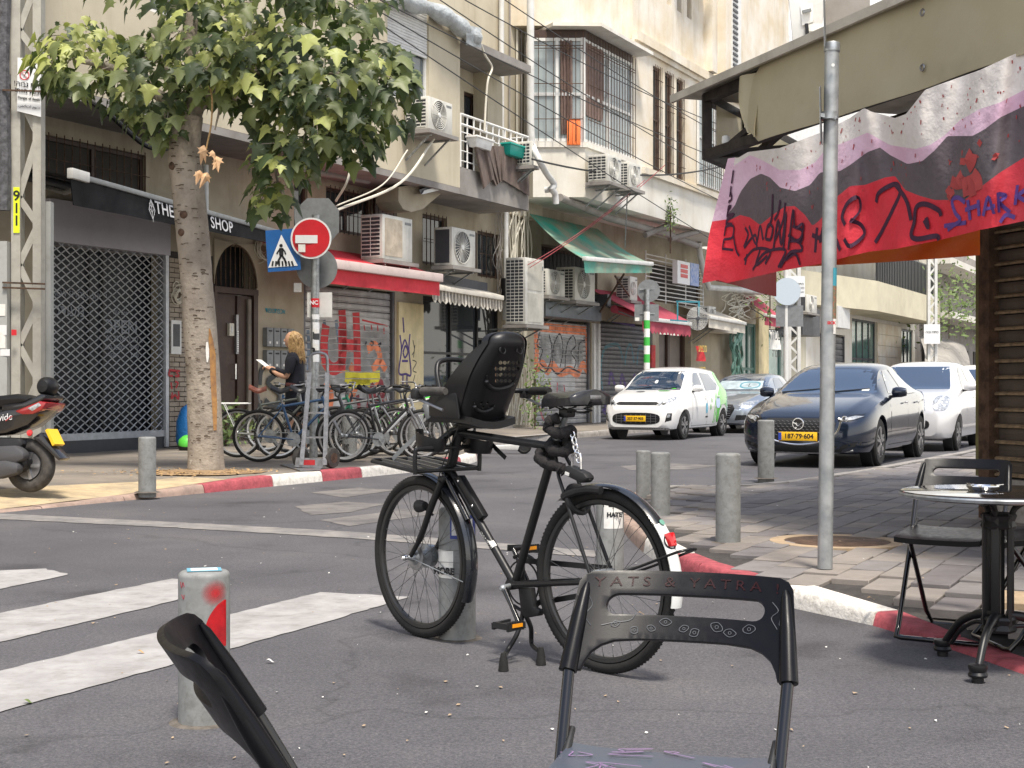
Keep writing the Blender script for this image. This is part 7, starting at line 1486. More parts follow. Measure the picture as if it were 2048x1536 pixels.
slab([(10,806),(60,800),(100,782),(112,786),(108,794),(70,812),(12,818)], .32, 'grab_rail', M['mbody'], .015)
MB().lathe([(0,-.10),(.055,-.095),(.085,-.05),(.09,.0),(.085,.05),(.055,.095),(0,.10)], sx(94,766), (0,1,0), 20).build('back_pad', M['black'], mo, local=True)
slab([(42,818),(100,797),(115,800),(106,815),(84,824),(60,825)], .34, 'tail_light', mat('red_tail_lens', (.30,.012,.015), .12, coat=1), .012); slab([(72,812),(98,800),(104,806),(84,818)], .345, 'reflector', M['lens'], .005)
slab([(-120,870),(50,872),(60,885),(40,905),(72,915),(66,935),(40,948),(-120,950)], .26, 'engine_casing', M['trim'], .03)
slab([(-90,905),(10,890),(50,888),(70,900),(72,915),(50,925),(0,925),(-90,930)], .12, 'air_box', mat('grey_plastic_cover', (.06,.06,.065), .5), .03, -.14); slab([(-120,935),(30,918),(64,925),(62,945),(20,956),(-120,962)], .12, 'exhaust', MATS['grey_plastic_cover'], .04, -.17)
MB().lathe([(0,.012),(.028,.01),(.03,0)], sx(74,862,-.13), (0,-1,0), 16).build('side_reflector', M['redl'], mo, local=True)
slab([(72,872),(92,860),(108,880),(140,912),(134,918),(112,900),(86,880)], .16, 'rear_fender', M['mbody'], .008)
MB().prism([sx(103,856,-.09), sx(108,853,-.09), sx(126,884,-.09), sx(121,888,-.09)], Vc((0,.17,0))).build('number_plate', M['yellow'], mo, local=True, sm=0)
MB().tube([sx(30,880,.10), sx(44,925,.10), sx(56,934,.10)], .02, 8).build('shock_absorber', M['steel'], mo, local=True)
lettering('avvide', .09, sx(12,832,-.158), (1,0,.12), ZD, M['swhite'], mo); MB().bar(sx(22,838,-.156), sx(36,828,-.156), .02, .004).build('red_flash', M['sred'], mo, local=True, sm=0)
slab([(-260,800),(-200,790),(-180,870),(-200,950),(-330,950),(-340,820)], .34, 'front_body', M['mbody'], .05); MB().torus(sx(-330,929), (0,1,0), .185, .06, 40, 10).build('front_tyre', M['rubberd'], mo, local=True)
mo.location = G(60, 986, .10); mo.location.z = .10; mo.rotation_euler = (R(-3), 0, R(-14))
# ---------------------------------------------------------------- the black city bicycle with a child seat
RH, FHb = Vc((.35, 5.43, 0)), Vc((-.395, 6.2, 0)); BD = (FHb-RH).normalized(); BL_ = Vc((-BD.y, BD.x, 0))   # forward, left
def BP(px, py, off=0.0):                              # seen point on the bicycle's own plane (shifted left by off)
    k = (px-CX)/F; q = RH+BL_*off; Y = (q.x*BL_.x+q.y*BL_.y)/(k*BL_.x+BL_.y); return Vc((k*Y, Y, HC-(py-HY)*Y/F))
cb_ = empty('city_bicycle', G(1035, 1330), 'large black city bicycle with a front child seat standing on its twin legged stand', 'bicycle')
BKM = M['blackmat']; M['bspoke'] = mat('dark_spoke', (.12,.12,.12), .35, .8)
def bb(mb, name, m=None, par=None, **k): return mb.build(name, m or BKM, par or cb_, **k)
rc, fc_ = BP(1207,1163), BP(843,1125); rc.z = .352; fc_.z = .352; wr_ = .352
def pl(c, a, r_, off=0.0): return c+BD*(math.cos(a)*r_)+ZD*(math.sin(a)*r_)+BL_*off
SR = R(-5); FD = Matrix.Rotation(SR, 3, 'Z')@BD; FL = Matrix.Rotation(SR, 3, 'Z')@BL_
def big_wheel(c, ax, d, nm):
    w = bb(MB().torus(c, ax, wr_-.021, .021, 96, 14), 'tyre', M['rubber']); w.name = 'wheel' ; WORG[w.name] = WORG.get('tyre', c)
    WORG[w.name] = w.location+WORG[cb_.name]
    bb(MB().torus(c+ax*.014, ax, wr_-.033, .0022, 96, 5), 'reflective_stripe', mat('reflective_grey', (.55,.55,.52), .4), w); bb(MB().torus(c-ax*.014, ax, wr_-.033, .0022, 96, 5), 'reflective_stripe', MATS['reflective_grey'], w)
    kn = MB()
    for i in range(120):
        a = 2*math.pi*i/120; t = (d*math.cos(a)+ZD*math.sin(a)); u_ = (ZD*math.cos(a)-d*math.sin(a)); q = c+t*(wr_+.0004); kn.bar(q-t*.001+ax*(-.010)+u_*.004, q-t*.001+ax*.010+u_*-.002, .006, .0025, t)
    tag(bb(kn, 'tread', M['rubber'], w), kind='stuff')
    bb(MB().lathe([(wr_-.042,-.014),(wr_-.040,0),(wr_-.042,.014),(wr_-.056,.013),(wr_-.062,.006),(wr_-.062,-.006),(wr_-.056,-.013),(wr_-.042,-.014)], c, ax, 96, caps=False), 'rim', M['rimb'], w)
    s = MB(); x, y = d, ZD
    for i in range(36):
        a = 2*math.pi*i/36; sd = 1 if i % 2 else -1; b = a+(.75 if (i//2) % 2 else -.75); e = c+(x*math.cos(a)+y*math.sin(a))*(wr_-.060)
        s.tube([c+(x*math.cos(b)+y*math.sin(b))*.034+ax*sd*.032, e], .00115, 5, caps=False); s.tube([e-(e-c)*.035, e], .0024, 5)
    tag(bb(s, 'spokes', M['bspoke'], w), kind='stuff'); return w
rw = big_wheel(rc, BL_, BD, 'rear'); fw = big_wheel(fc_, FL, FD, 'front')
bb(MB().lathe([(.008,-.075),(.012,-.07),(.034,-.06),(.045,-.045),(.045,.035),(.038,.045),(.02,.055),(.016,.075),(.008,.085)], rc, BL_, 28), 'rear_hub', M['steel'], rw)
bb(MB().lathe([(.008,-.065),(.05,-.055),(.052,-.02),(.035,-.015),(.020,.0),(.020,.02),(.036,.03),(.036,.036),(.02,.045),(.008,.075)], fc_, FL, 28), 'front_hub', M['steel'], fw)
bb(MB().lathe([(.036,.03),(.058,.031),(.058,.035),(.036,.036)], fc_, FL, 36), 'spoke_flange', M['alu'], fw)
bb(MB().lathe([(0,.0),(.01,.0),(.012,.018),(.006,.028),(0,.03)], fc_+FL*.075, FL, 12), 'axle_nut', M['chrome'], fw); bb(MB().lathe([(0,.0),(.01,.0),(.012,.018),(.006,.028),(0,.03)], rc+BL_*.085, BL_, 12), 'axle_nut', M['chrome'], rw)
# frame
BBp = BP(1030,1168); STt = BP(1112,885); HTt, HTb = BP(920,850), BP(900,944)
FT = BP(1035, 1168)
fr = MB(); fr.tube([HTb.lerp(HTt,.04), BBp], .0175, 16); bb(fr, 'down_tube'); bb(MB().tube([BBp, STt.lerp(BBp,-.02)], .0175, 16), 'seat_tube'); bb(MB().tube([BP(922,866), BP(1104,893)], .0165, 16), 'top_tube')
bb(MB().tube([HTb, HTt], .0215, 16).tube([HTb, HTb.lerp(HTt,.12)], .025, 16).tube([HTt.lerp(HTb,.1), HTt], .025, 16), 'head_tube')
bb(MB().cyl(BBp-BL_*.035, BBp+BL_*.035, .022, 20), 'bottom_bracket')
for s in (-1, 1):
    bb(MB().tube([BBp+BL_*.02*s, BBp.lerp(rc,.3)+BL_*.045*s, rc+BL_*.062*s], [.014,.012,.010], 12), 'chain_stay')
    bb(MB().tube([STt+BL_*.012*s, STt.lerp(rc,.25)+BL_*.05*s, rc+BL_*.062*s], .0075, 10), 'seat_stay')
bb(MB().tube([BP(884,938,.03), BP(896,960,.03), BP(936,1040,.03)], .013, 12), 'battery_tube', M['blackgloss'])
bb(MB().prism([BP(x, y, .018) for x, y in ((906,956),(918,950),(966,1032),(956,1042))], BL_*-.036), 'battery_case', M['black'], bevel=.006)
for x, y in ((916,962),(944,1012)): bb(MB().lathe([(0,.003),(.005,.002),(.006,0)], BP(x,y,.020), BL_, 10), 'bolt', M['chrome'])
dt = (BBp-HTb).normalized(); c1, c2 = BP(967,1062), BP(990,1096); rows = []
for c in (c1, c2):
    up_n = dt.cross(BL_).normalized(); rows.append([c+(BL_*math.cos(a)+up_n*math.sin(a))*.0180 for a in np.linspace(-1.5,1.5,10)])
bb(MB().grid(rows), 'frame_sticker', M['paper']); me_t = lettering('BOULEVARD', .018, c1.lerp(c2,.5)+BL_*.0192, dt, BL_.cross(dt), M['ink'], cb_, 'frame_lettering')
# fork
cr = HTb+ZD*-.02
fk = MB()
for s in (-1, 1):
    top = cr+FL*.045*s-ZD*.02; mid1 = cr.lerp(fc_,.35)+FL*.055*s-FD*.015; mid2 = cr.lerp(fc_,.72)+FL*.058*s-FD*.02; end = fc_+FL*.060*s
    bb(MB().tube(spline([top, mid1, mid2, end], 6), [.0155]*8+[.0135]*6+[.0105]*5, 14), 'fork_blade')
bb(MB().bar(cr+FL*-.055-ZD*.01, cr+FL*.055-ZD*.01, .04, .03), 'fork_crown', bevel=.008)
# mudguards
def guard(c, ax, d, a0, a1, m, name, w=.030, rr=.022):
    rows = []
    for a in np.linspace(a0, a1, 44):
        t = d*math.cos(a)+ZD*math.sin(a); rows.append([c+t*(wr_+rr-.010*(abs(y)/w)**2.2)+ax*y for y in np.linspace(-w, w, 9)])
    rb_ = [[p-(p-c).normalized()*.003 for p in r][::-1] for r in rows]; return bb(MB().grid(rows).grid(rb_), name, m)
M['fend'] = mat('satin_black_fender', (.012,.014,.018), .22, coat=.8, var=.3, vs=20)
guard(rc, BL_, BD, R(52), R(140), M['fend'], 'rear_mudguard'); guard(rc, BL_, BD, R(140), R(190), mat('white_gloss', (.70,.71,.69), .25, dirt=.25, coat=.4), 'rear_mudguard_white'); guard(fc_, FL, FD, R(88), R(206), M['fend'], 'front_mudguard')
bb(MB().lathe([(0,0),(.012,0),(.012,.002)], pl(rc,R(140),wr_+.026), (BD*math.cos(R(140))+ZD*math.sin(R(140))), 12), 'guard_sticker', M['greenf'])
rl_ = pl(rc, R(152), wr_+.024); tdir = BD*math.cos(R(152))+ZD*math.sin(R(152)); bb(MB().bar(rl_-ZD*.02-BD*.005, rl_+ZD*.03+BD*.01, .035, .03, tdir), 'rear_light', M['redl'], bevel=.006); bb(MB().torus(rl_-tdir*.005, tdir, .028, .003, 20, 5), 'light_bracket', M['trim'])
for s in (-1, 1):
    bb(MB().tube(spline([rc+BL_*.07*s, rc.lerp(pl(rc,R(161),wr_+.07),.5)+BL_*.055*s, pl(rc,R(160),wr_+.03,.050*s), pl(rc,R(160),wr_+.085,.045*s), pl(rc,R(160),wr_+.10,.015*s)], 5), .0052, 8), 'guard_stay'); bb(MB().tube([rc+BL_*.07*s, pl(rc,R(172),wr_+.010,.032*s)], .0038, 6), 'guard_stay')
bb(MB().tube([pl(rc,R(160),wr_+.10,.016), pl(rc,R(160),wr_+.10,-.016)], .0052, 8), 'guard_stay'); bb(MB().tube([fc_+FL*.062, fc_+FD*(-math.cos(R(20)))*(wr_+.01)+ZD*(-math.sin(R(12)))*(wr_)+FL*.03], .0025, 6), 'guard_stay', M['steel'])
# drivetrain (far side) and cranks
bb(MB().lathe([(.088,-.002),(.094,-.002),(.094,.002),(.088,.002)], BBp-BL_*.045, BL_, 48, caps=False).bar(BBp-BL_*.045+BD*.09, BBp-BL_*.045-BD*.09, .02, .004, BL_).bar(BBp-BL_*.045+ZD*.09, BBp-BL_*.045-ZD*.09, .02, .004, BL_), 'chainring', M['trim'])
bb(MB().lathe([(0,.004),(.04,.004),(.042,0),(.04,-.004)], rc-BL_*.048, BL_, 30), 'sprocket', M['rust'])
for sg in (-1, 1): bb(MB().bar(BBp-BL_*.045+ZD*.092*sg, rc-BL_*.048+ZD*.042*sg, .006, .022), 'chain_guard', M['trim'], sm=0)
bb(MB().tube(spline([pl(BBp,a,.115,-.05) for a in np.linspace(R(60),R(300),10)], 3), .008, 6), 'chain_case', M['trim'])
cA, cB_ = BP(1008,1176,.07), BP(1038,1246,.085)
bb(MB().cyl(BBp, cA+BL_*.01, .011, 14), 'axle', M['steel']); bb(MB().tube([cA, cA.lerp(cB_,.5), cB_], [.013,.010,.011], 12), 'crank_arm', M['blackgloss']); bb(MB().lathe([(0,.008),(.007,.008),(.014,.0),(.014,-.01)], cA+BL_*.01, BL_, 16), 'crank_bolt', M['steel'])
cA2 = BBp-BL_*.075; cB2 = cA2-(cB_-cA); bb(MB().tube([cA2, cB2], .010, 10), 'crank_arm', M['blackgloss'])
def pedal(c, sg):
    p = MB(); 
    for d in (-.042, .042): p.bar(c+BD*d+BL_*.01*sg, c+BD*d+BL_*.105*sg+ZD*-.006, .012, .026)
    p.bar(c+BD*-.04+BL_*.10*sg, c+BD*.04+BL_*.10*sg, .012, .024).cyl(c, c+BL_*.105*sg, .011, 10)
    for k in range(7): p.bar(c+BD*-.045+BL_*(.02+.013*k)*sg, c+BD*-.045+BL_*(.026+.013*k)*sg, .008, .034)
    pd = bb(p, 'pedal', M['trim']); bb(MB().bar(c-BD*.050+BL_*.03*sg+ZD*.003, c-BD*.050+BL_*.085*sg+ZD*.003, .004, .014), 'pedal_reflector', mat('amber', (.75,.28,.01), .2, coat=.5), pd, sm=0)
pedal(cB_, 1); pedal(cB2, -1)
# twin legged stand
fl_, fr_ = G(1007,1332,.02), G(1082,1320,.02)
hub_ = BP(1046,1218); bb(MB().prism([BP(x, y, .02) for x, y in ((1036,1176),(1060,1176),(1066,1215),(1078,1222),(1076,1232),(1052,1236),(1042,1228))], BL_*-.03), 'stand_plate', M['trim'], bevel=.003)
for f_, px_ in ((fl_, ((1044,1235,.0),(1034,1268,.03),(1012,1306,.09))), (fr_, ((1052,1232,-.0),(1062,1256,-.02),(1064,1288,-.03)))):
    pts = [BP(x, y, o) for x, y, o in px_]+[f_+ZD*.03]; bb(MB().tube(spline([hub_]+pts, 6), .0098, 10), 'stand_leg'); bb(MB().tube([f_+ZD*.05, f_+ZD*.02, f_-ZD*.018], [.010,.017,.021], 12), 'stand_foot', M['rubber'])
# saddle
sp1 = BP(1134, 826); bb(MB().tube([STt, STt.lerp(sp1,.5), sp1], .0135, 12), 'seat_post', M['steel'])
so = BP(1140, 800)
def sad(u, v):
    a = -.135+.27*u; w = .105*(1-u)**.9*(1 if u < .5 else 1)+.024; 
    if u < .12: w *= math.sqrt(max(.02, 1-(1-u/.12)**2))*.75+.25
    y = (v-.5)*2*w; return so+BD*a+BL_*y+ZD*(.030+.012*(1-u)**2-.028*(abs(v-.5)*2)**2.5-(.012 if u > .9 else 0)*(u-.9)*10)
rows_t = [[sad(u, v) for v in np.linspace(0,1,17)] for u in np.linspace(0,1,28)]; rows_b = []
for r_ in rows_t: c = sum(r_, Vc((0,0,0)))/len(r_); rows_b.append([Vc((c.x+(p.x-c.x)*.93, c.y+(p.y-c.y)*.93, min(p.z, c.z)-.030)) for p in r_])
ms = MB(); full = [a+b[::-1] for a, b in zip(rows_t, rows_b)]; ms.grid(full, close=True); n = len(full[0]); ms.f += [tuple(range(n))[::-1], tuple((len(full)-1)*n+i for i in range(n))]; ms.m += [0, 0]
bb(ms, 'saddle', mat('worn_black_vinyl', (.02,.02,.022), .3, var=.3, vs=60, coat=.2), ang=60)
bb(MB().lathe([(0,.0),(.008,0),(.009,.003)], so+BL_*.03+BD*.10+ZD*-.004, BL_, 10), 'saddle_rivet', M['chrome']); bb(MB().bar(so-BD*.136+BL_*-.03+ZD*.012, so-BD*.136+BL_*.03+ZD*.012, .004, .016), 'saddle_badge', M['alu'], bevel=.003)
for s in (-1, 1):
    h_ = [so-BD*(.055)+BL_*(.045*s+.016*math.cos(t*6.28))+BD*.016*math.sin(t*6.28)+ZD*(-.05+.045*t/3) for t in np.linspace(0,3,40)]; bb(MB().tube(h_, .0025, 6), 'saddle_spring', M['trim']); bb(MB().tube(spline([so-BD*.06+BL_*.045*s-ZD*.048, so+BL_*.02*s-ZD*.045, so+BD*.09+BL_*.012*s-ZD*.02], 5), .0035, 6), 'saddle_rail', M['trim'])
bb(MB().box(sp1+ZD*.0, (.05,.05,.035), math.atan2(BD.y, BD.x)), 'saddle_clamp', M['trim'], bevel=.008)
# handlebar
hc = BP(936, 782); sb_ = HTt
bb(MB().tube([HTt, hc], .0125, 12), 'steerer'); gl, grp_ = [], []
bw = []
for s in (-1, 1):
    pts = spline([hc, hc+FL*.10*s+FD*.03+ZD*.0, hc+FL*.24*s+FD*.0, hc+FL*.285*s-FD*.08, hc+FL*.275*s-FD*.20], 6); bb(MB().tube(pts, .011, 12), 'handlebar')
    g0, g1 = hc+FL*.287*s-FD*.07, hc+FL*.272*s-FD*.21; bb(MB().tube([g0, g0.lerp(g1,.1), g0.lerp(g1,.9), g1], [.016,.0185,.018,.014], 16), 'grip', M['rubberd'] if s > 0 else M['rubber'])
    bb(MB().tube(spline([g0+ZD*-.005+FD*.03, g0+FD*.03-ZD*.03, g0.lerp(g1,.4)-ZD*.055, g1-ZD*.075+FD*.02], 5), .0055, 8), 'brake_lever', M['alu']); bb(MB().box(g0+FD*.035-ZD*.012, (.04,.045,.04), math.atan2(FD.y, FD.x)), 'brake_clamp', M['trim'], bevel=.008)
# child seat
CS = BP(985, 850, 0.0); cz = CS.z+.02; CS = Vc((CS.x, CS.y, cz)); sl = FL; sf = FD
CS = hc-FD*.115+ZD*0; CS.z = HC-(848-HY)*CS.y/F
cm2 = empty('child_seat', CS, 'black hard shell child seat with round vent holes mounted behind the handlebar', 'child seat')
def shell_ring(h, inset=0.0):                         # h 0..1, U section open to the front
    z = .005+.325*h; xb = -.02-.165*h; hw_ = .130+.006*math.sin(h*3)-.10*max(0, h-.55)**1.5-.02*(1-h)**2; fwd = .20*(1-h)**.75+.035; rr = .07
    hw_ -= inset; xb += inset; pts = []
    n1 = 7
    for k in range(n1): pts.append((xb+fwd*(1-k/n1)+rr*.4, hw_+.012*(1-k/n1)))
    for a in np.linspace(0, math.pi/2, 7): pts.append((xb+rr-rr*math.sin(a), hw_-rr+rr*math.cos(a)))
    n = len(pts); pts += [(x, -y) for x, y in pts[::-1]]; return [CS+sf*x+sl*y+ZD*z for x, y in pts]
rin, rout = [], []
for h in np.linspace(0, 1, 20): hh = 1-(1-h)**1.0; rout.append(shell_ring(hh)); rin.append([p for p in shell_ring(hh, .012)])
top_o = rout[-1]; crown_o = []
c = sum(top_o, Vc((0,0,0)))/len(top_o)            # rounded crown
for t in (.25,.5,.7,.85,.95,.995): rout.append([c+(p-c)*(1-t**2.6)**.45+ZD*(.050*t) for p in top_o]); 
ci_t = rin[-1]
c = sum(ci_t, Vc((0,0,0)))/len(ci_t)
for t in (.25,.5,.7,.85,.95,.995): rin.append([c+(p-c)*(1-t**2.6)**.45+ZD*(.036*t) for p in ci_t])
ms = MB(); full = [a+b[::-1] for a, b in zip(rout, rin)]; ms.grid(full, close=True); n = len(full[0]); ms.f += [tuple(range(n))[::-1], tuple((len(full)-1)*n+i for i in range(n))]; ms.m += [0,0]
me = bpy.data.meshes.new('shell'); me.from_pydata([tuple(v-CS) for v in ms.v], [], ms.f); bm = bmesh.new(); bm.from_mesh(me); bmesh.ops.recalc_face_normals(bm, faces=bm.faces); bm.to_mesh(me); bm.free()
so_ = bpy.data.objects.new('t', me); COL.objects.link(so_); cu = MB()
for r_, (nh, zz, sh_) in enumerate(((5,.236,.0),(6,.213,-.0),(5,.190,.0),(4,.167,.0))):
    for i in range(nh): y = (i-(nh-1)/2)*-.0225-.012; hb_ = sf*(-.02-.165*(zz*1.07-.005)/.325)+sl*y+ZD*zz*1.07; vd = (CS+hb_-Vc((0,0,HC))).normalized(); cu.cyl(hb_-vd*.2, hb_+vd*.075, .0078, 12)
for zz, ys in ((.105,(-.0,.03)),(.088,(-.02,.015,.045))):
    for y in ys: cu.cyl(sf*-.30+sl*(y+.035)+ZD*zz, sf*.0+sl*(y+.035)+ZD*(zz-.02), .006, 10)
cme = bpy.data.meshes.new('c'); cme.from_pydata([tuple(v) for v in cu.v], [], cu.f); bm = bmesh.new(); bm.from_mesh(cme); bmesh.ops.recalc_face_normals(bm, faces=bm.faces); bm.to_mesh(cme); bm.free(); co_ = bpy.data.objects.new('c', cme); COL.objects.link(co_)
md = so_.modifiers.new('b', 'BOOLEAN'); md.operation = 'DIFFERENCE'; md.object = co_; md.solver = 'EXACT'; dg = bpy.context.evaluated_depsgraph_get(); sme = bpy.data.meshes.new_from_object(so_.evaluated_get(dg)); bpy.data.objects.remove(so_); bpy.data.objects.remove(co_)
sme.materials.clear(); sme.materials.append(M['black']); sme.polygons.foreach_set('use_smooth', [True]*len(sme.polygons)); sme.set_sharp_from_angle(angle=R(40)); link(sme, 'shell', CS, cm2)
def cb2(mb, name, m=None, **k): return mb.build(name, m or M['black'], cm2, **k)
cb2(MB().sheet(lambda u, v: CS+sf*(-.06+.24*u)+sl*((v-.5)*.23)+ZD*(.03+.02*u-.02*math.sin(math.pi*v)), 8, 8, .03, (0,0,-1)), 'seat_pan'); 
# raised crescent lips under the vents, on the back of the shell
def bpnt(y, z): z *= .86; z *= 1.08; h = (z-.005)/.325; return CS+sf*(-.02-.165*h-.004)+sl*y+ZD*z
cb2(MB().tube(spline([bpnt(.085,.215), bpnt(.072,.182), bpnt(.035,.160), bpnt(-.01,.158), bpnt(-.055,.172), bpnt(-.078,.205)], 6), [.003]*4+[.010]*23+[.003]*4, 8), 'vent_lip')
cb2(MB().tube(spline([bpnt(.105,.095), bpnt(.09,.070), bpnt(.05,.056), bpnt(.01,.066), bpnt(-.005,.085)], 6), [.003]*3+[.009]*19+[.003]*3, 8), 'vent_lip')
for y in (.045,-.043): cb2(MB().torus(bpnt(y,.325), -sf+ZD*.2, .014, .003, 18, 5), 'strap_slot')
cb2(MB().tube(spline([CS+sf*.16+sl*.11+ZD*.13, CS+sf*.20+sl*.10+ZD*.22, CS+sf*.22+sl*.06+ZD*.265, CS+sf*.22-sl*.06+ZD*.265, CS+sf*.20-sl*.10+ZD*.22, CS+sf*.16-sl*.11+ZD*.13], 6), .011, 12), 'grab_bar')
cb2(MB().prism([CS+sl*.135+sf*x+ZD*z for x, z in ((-.0,.02),(.21,.03),(.21,.11),(.18,.13),(.02,.13))], sl*-.012), 'side_wing', bevel=.004)
cb2(MB().bar(CS+sf*.22+sl*.125+ZD*.02, CS+sf*.25+sl*.125+ZD*.085, .035, .012, sl), 'strap_clip', M['gsign'], bevel=.004)
cb2(MB().tube([CS+sf*.10+ZD*.01, HTt.lerp(HTb,.1)+FD*.02], .022, 10), 'mount', M['trim']); cb2(MB().box(CS+sf*.05-ZD*.006, (.16,.09,.025), math.atan2(sf.y, sf.x)), 'mount_plate', M['trim'], bevel=.006)
def foot(px, py, strap, s):
    c = BP(px, py, .10*s); c2 = c+ZD*.02; cup = MB(); rows = []
    for t, rr, dz in ((0,.045,-.045),(.15,.062,-.04),(.5,.07,-.01),(1,.072,.03)): rows.append([c+(FD*math.cos(a)*rr*1.25+BL_*math.sin(a)*rr*.75)+ZD*(dz+.02*math.cos(a)*t) for a in np.linspace(-.4,math.pi+1.2,18)])
    cup.grid(rows); cup.grid([[p+(c-p).normalized()*.005 for p in r][::-1] for r in rows]); cup.add(rows[0]+[c-ZD*.045], [(i, i+1, 18) for i in range(17)]); cb2(cup, 'foot_cup')
    cb2(MB().tube([c-ZD*.03, BP(904,862,.02*s)-ZD*.0, CS+sf*.08+ZD*.0], [.012,.016,.018], 10), 'leg_bar'); a_, b_ = BP(*strap[0], .13*s), BP(*strap[1], .14*s); n_ = (b_-a_).cross(BL_).normalized()
    st_ = MB(); st_.sheet(lambda u, v: a_.lerp(b_, u)+(v-.5)*.020*n_+BL_*.004*math.sin(u*3), 10, 2, .002, BL_); o_ = cb2(st_, 'foot_strap', M['gsign'] if s > 0 else M['black'])
    for k in range(6): p = a_.lerp(b_, .15+.14*k); cb2(MB().lathe([(0,.0035),(.004,.0035),(.004,.001)], p, BL_, 8), 'strap_hole', M['dark'])
foot(862, 882, ((838,868),(786,918)), 1); foot(955, 886, ((975,878),(1012,916)), -1)
# front rack
A1 = Vc((-.40,5.87,.742)); B1 = A1+BL_*-.36; f3 = BD*.31+ZD*.035
rk = bb(MB().tube(spline([A1, A1+f3*.93, A1+f3-BL_*.03, B1+f3+BL_*.03, B1+f3*.93, B1], 3) if False else [A1, A1+f3*.92, A1+f3-BL_*.03, B1+f3+BL_*.03, B1+f3*.92, B1, A1], .0085, 10), 'front_rack')
for k in range(1, 5): q = A1.lerp(B1, k/5); bb(MB().tube([q, q+f3], .0078, 8), 'rack_rod', M['fend'])
bb(MB().tube(spline([A1-ZD*.012, A1+ZD*.07, A1-BL_*.035+ZD*.092, B1+BL_*.035+ZD*.092, B1+ZD*.07, B1-ZD*.012], 5), .0095, 12), 'rack_hoop')
for s in (.3,.7): bb(MB().tube([A1.lerp(B1,s), HTb.lerp(HTt,.15)], .008, 8), 'rack_bracket')
# lamp, wheel lock, cables
lm = BP(843,1012,.06); bb(MB().lathe([(0,-.03),(.018,-.028),(.026,0),(.028,.022),(.022,.026),(0,.026)], lm, (FD+ZD*-.1).normalized(), 18), 'front_lamp', M['trim']); bb(MB().tube([lm, BP(866,1030,.05)], .006, 6), 'lamp_bracket', M['trim'])
bb(MB().tube([rc+BD*math.cos(a)*(wr_-.0)*1.0+ZD*math.sin(a)*wr_+BL_*(.055*math.cos(b)) for a, b in [(R(75+i*3), 0) for i in range(-4,8)]], .016, 8), 'wheel_lock', M['trim']); bb(MB().torus(pl(rc,R(66),wr_-.02), pl(rc,R(156),1)-rc, .055, .012, 24, 8), 'wheel_lock_ring', M['trim'])
for pts in ([(930,800,.0),(918,850,.035),(885,930,.05),(878,960,.05),(886,990,.04)], [(858,785,.1),(890,850,.06),(902,900,.04),(890,950,.03)], [(1000,810,-.1),(930,880,-.03),(906,940,-.03)]): bb(MB().tube(spline([BP(x, y, o) for x, y, o in pts], 6), .0025, 6), 'cable', M['wire'])
# chain lock in its black sleeve
lk = empty('chain_lock', BP(1120,900,.03), 'thick chain lock in a black fabric sleeve wound round the seat tube', 'lock')
M['sleeve'] = mat('black_nylon_sleeve', (.016,.014,.014), .85, var=.4, vs=60, bump=1.0, bs=90, bd=.006)
pts = spline([BP(x, y, o) for x, y, o in ((1118,836,.03),(1100,842,.05),(1098,858,.05),(1122,868,.06),(1140,860,.04),(1142,874,-.04),(1120,880,-.05),(1102,886,.0),(1104,900,.05),(1128,904,.055),(1140,894,.02),(1132,886,-.04),(1100,900,-.05),(1082,905,.0),(1080,918,.04),(1096,928,.06),(1118,934,.06),(1130,944,.05))], 6)
MB().tube(pts, [.021+.003*math.sin(i*1.3)+.002*math.sin(i*2.9) for i in range(len(pts))], 12).build('sleeve', M['sleeve'], lk)
MB().prism([BP(x, y, .075) for x, y in ((1124,936),(1134,930),(1166,946),(1174,956),(1168,966),(1158,966),(1130,952))], BL_*-.05).build('lock_body', M['trim'], lk, bevel=.010); MB().bar(BP(1130,946,.078), BP(1138,949,.078), .012, .002, BL_).build('lock_label', M['paper'], lk, sm=0)
lp = [BP(x, y, .05) for x, y in ((1142,862),(1147,874),(1149,888),(1153,900),(1155,914))]
for i, (a_, b_) in enumerate(zip(lp, lp[1:]+[BP(1160,924,.05)])):
    m_ = (a_+b_)/2; d_ = (b_-a_).normalized(); w_ = (BL_ if i % 2 else BL_.cross(d_)).normalized()*.008; L_ = (b_-a_)*.62
    MB().tube([m_+L_*math.cos(t)*1.0+w_*math.sin(t)*1.3 for t in np.linspace(0,2*math.pi,16,endpoint=False)], .0035, 6, closed=True).build('chain_link', M['chrome'], lk)
MB().tube(spline([BP(1144,935,.06), BP(1146,910,.06), BP(1160,908,.06), BP(1162,938,.06)], 5), .005, 8).build('shackle', M['chrome'], lk)
# ---------------------------------------------------------------- bollards
def bollard(px, by, hpx, wpx, z0, label, sticker=None, name='bollard'):
    c = G(px, by, z0); r_ = wpx/2*c.y/F; c.y += r_; h = hpx*c.y/F; o = empty(name, c, label, 'bollard', 'grey steel bollards along the pavement edges')
    rd = .018; prof = [(r_,-.05),(r_,h-rd)]+[(r_-rd+rd*math.cos(a), h-rd+rd*math.sin(a)) for a in np.linspace(.3,math.pi/2,6)]+[(0,h+.002)]
    MB().lathe(prof, c, (0,0,1), 40).build('post', M['bollard'], o, ang=50)
    MB().lathe([(r_,.004),(r_*1.25,.003),(r_*1.5,-.004)], c, (0,0,1), 24, caps=False).build('base_grout', mat('base_dirt', (.11,.095,.08), .95, var=.4, vs=25), o)
    return o, c, r_, h
def wrap(o, c, r_, z0, z1, a0, a1, m, name='sticker', k=1.012):
    rows = [[c+Vc((math.sin(a)*r_*k, -math.cos(a)*r_*k, z)) for a in np.linspace(R(a0), R(a1), 14)] for z in np.linspace(z0, z1, 3)]; return MB().grid(rows).build(name, m, o)
bollard(290, 985, 110, 35, .07, 'grey bollard on the left pavement between the motor scooter and the tree')
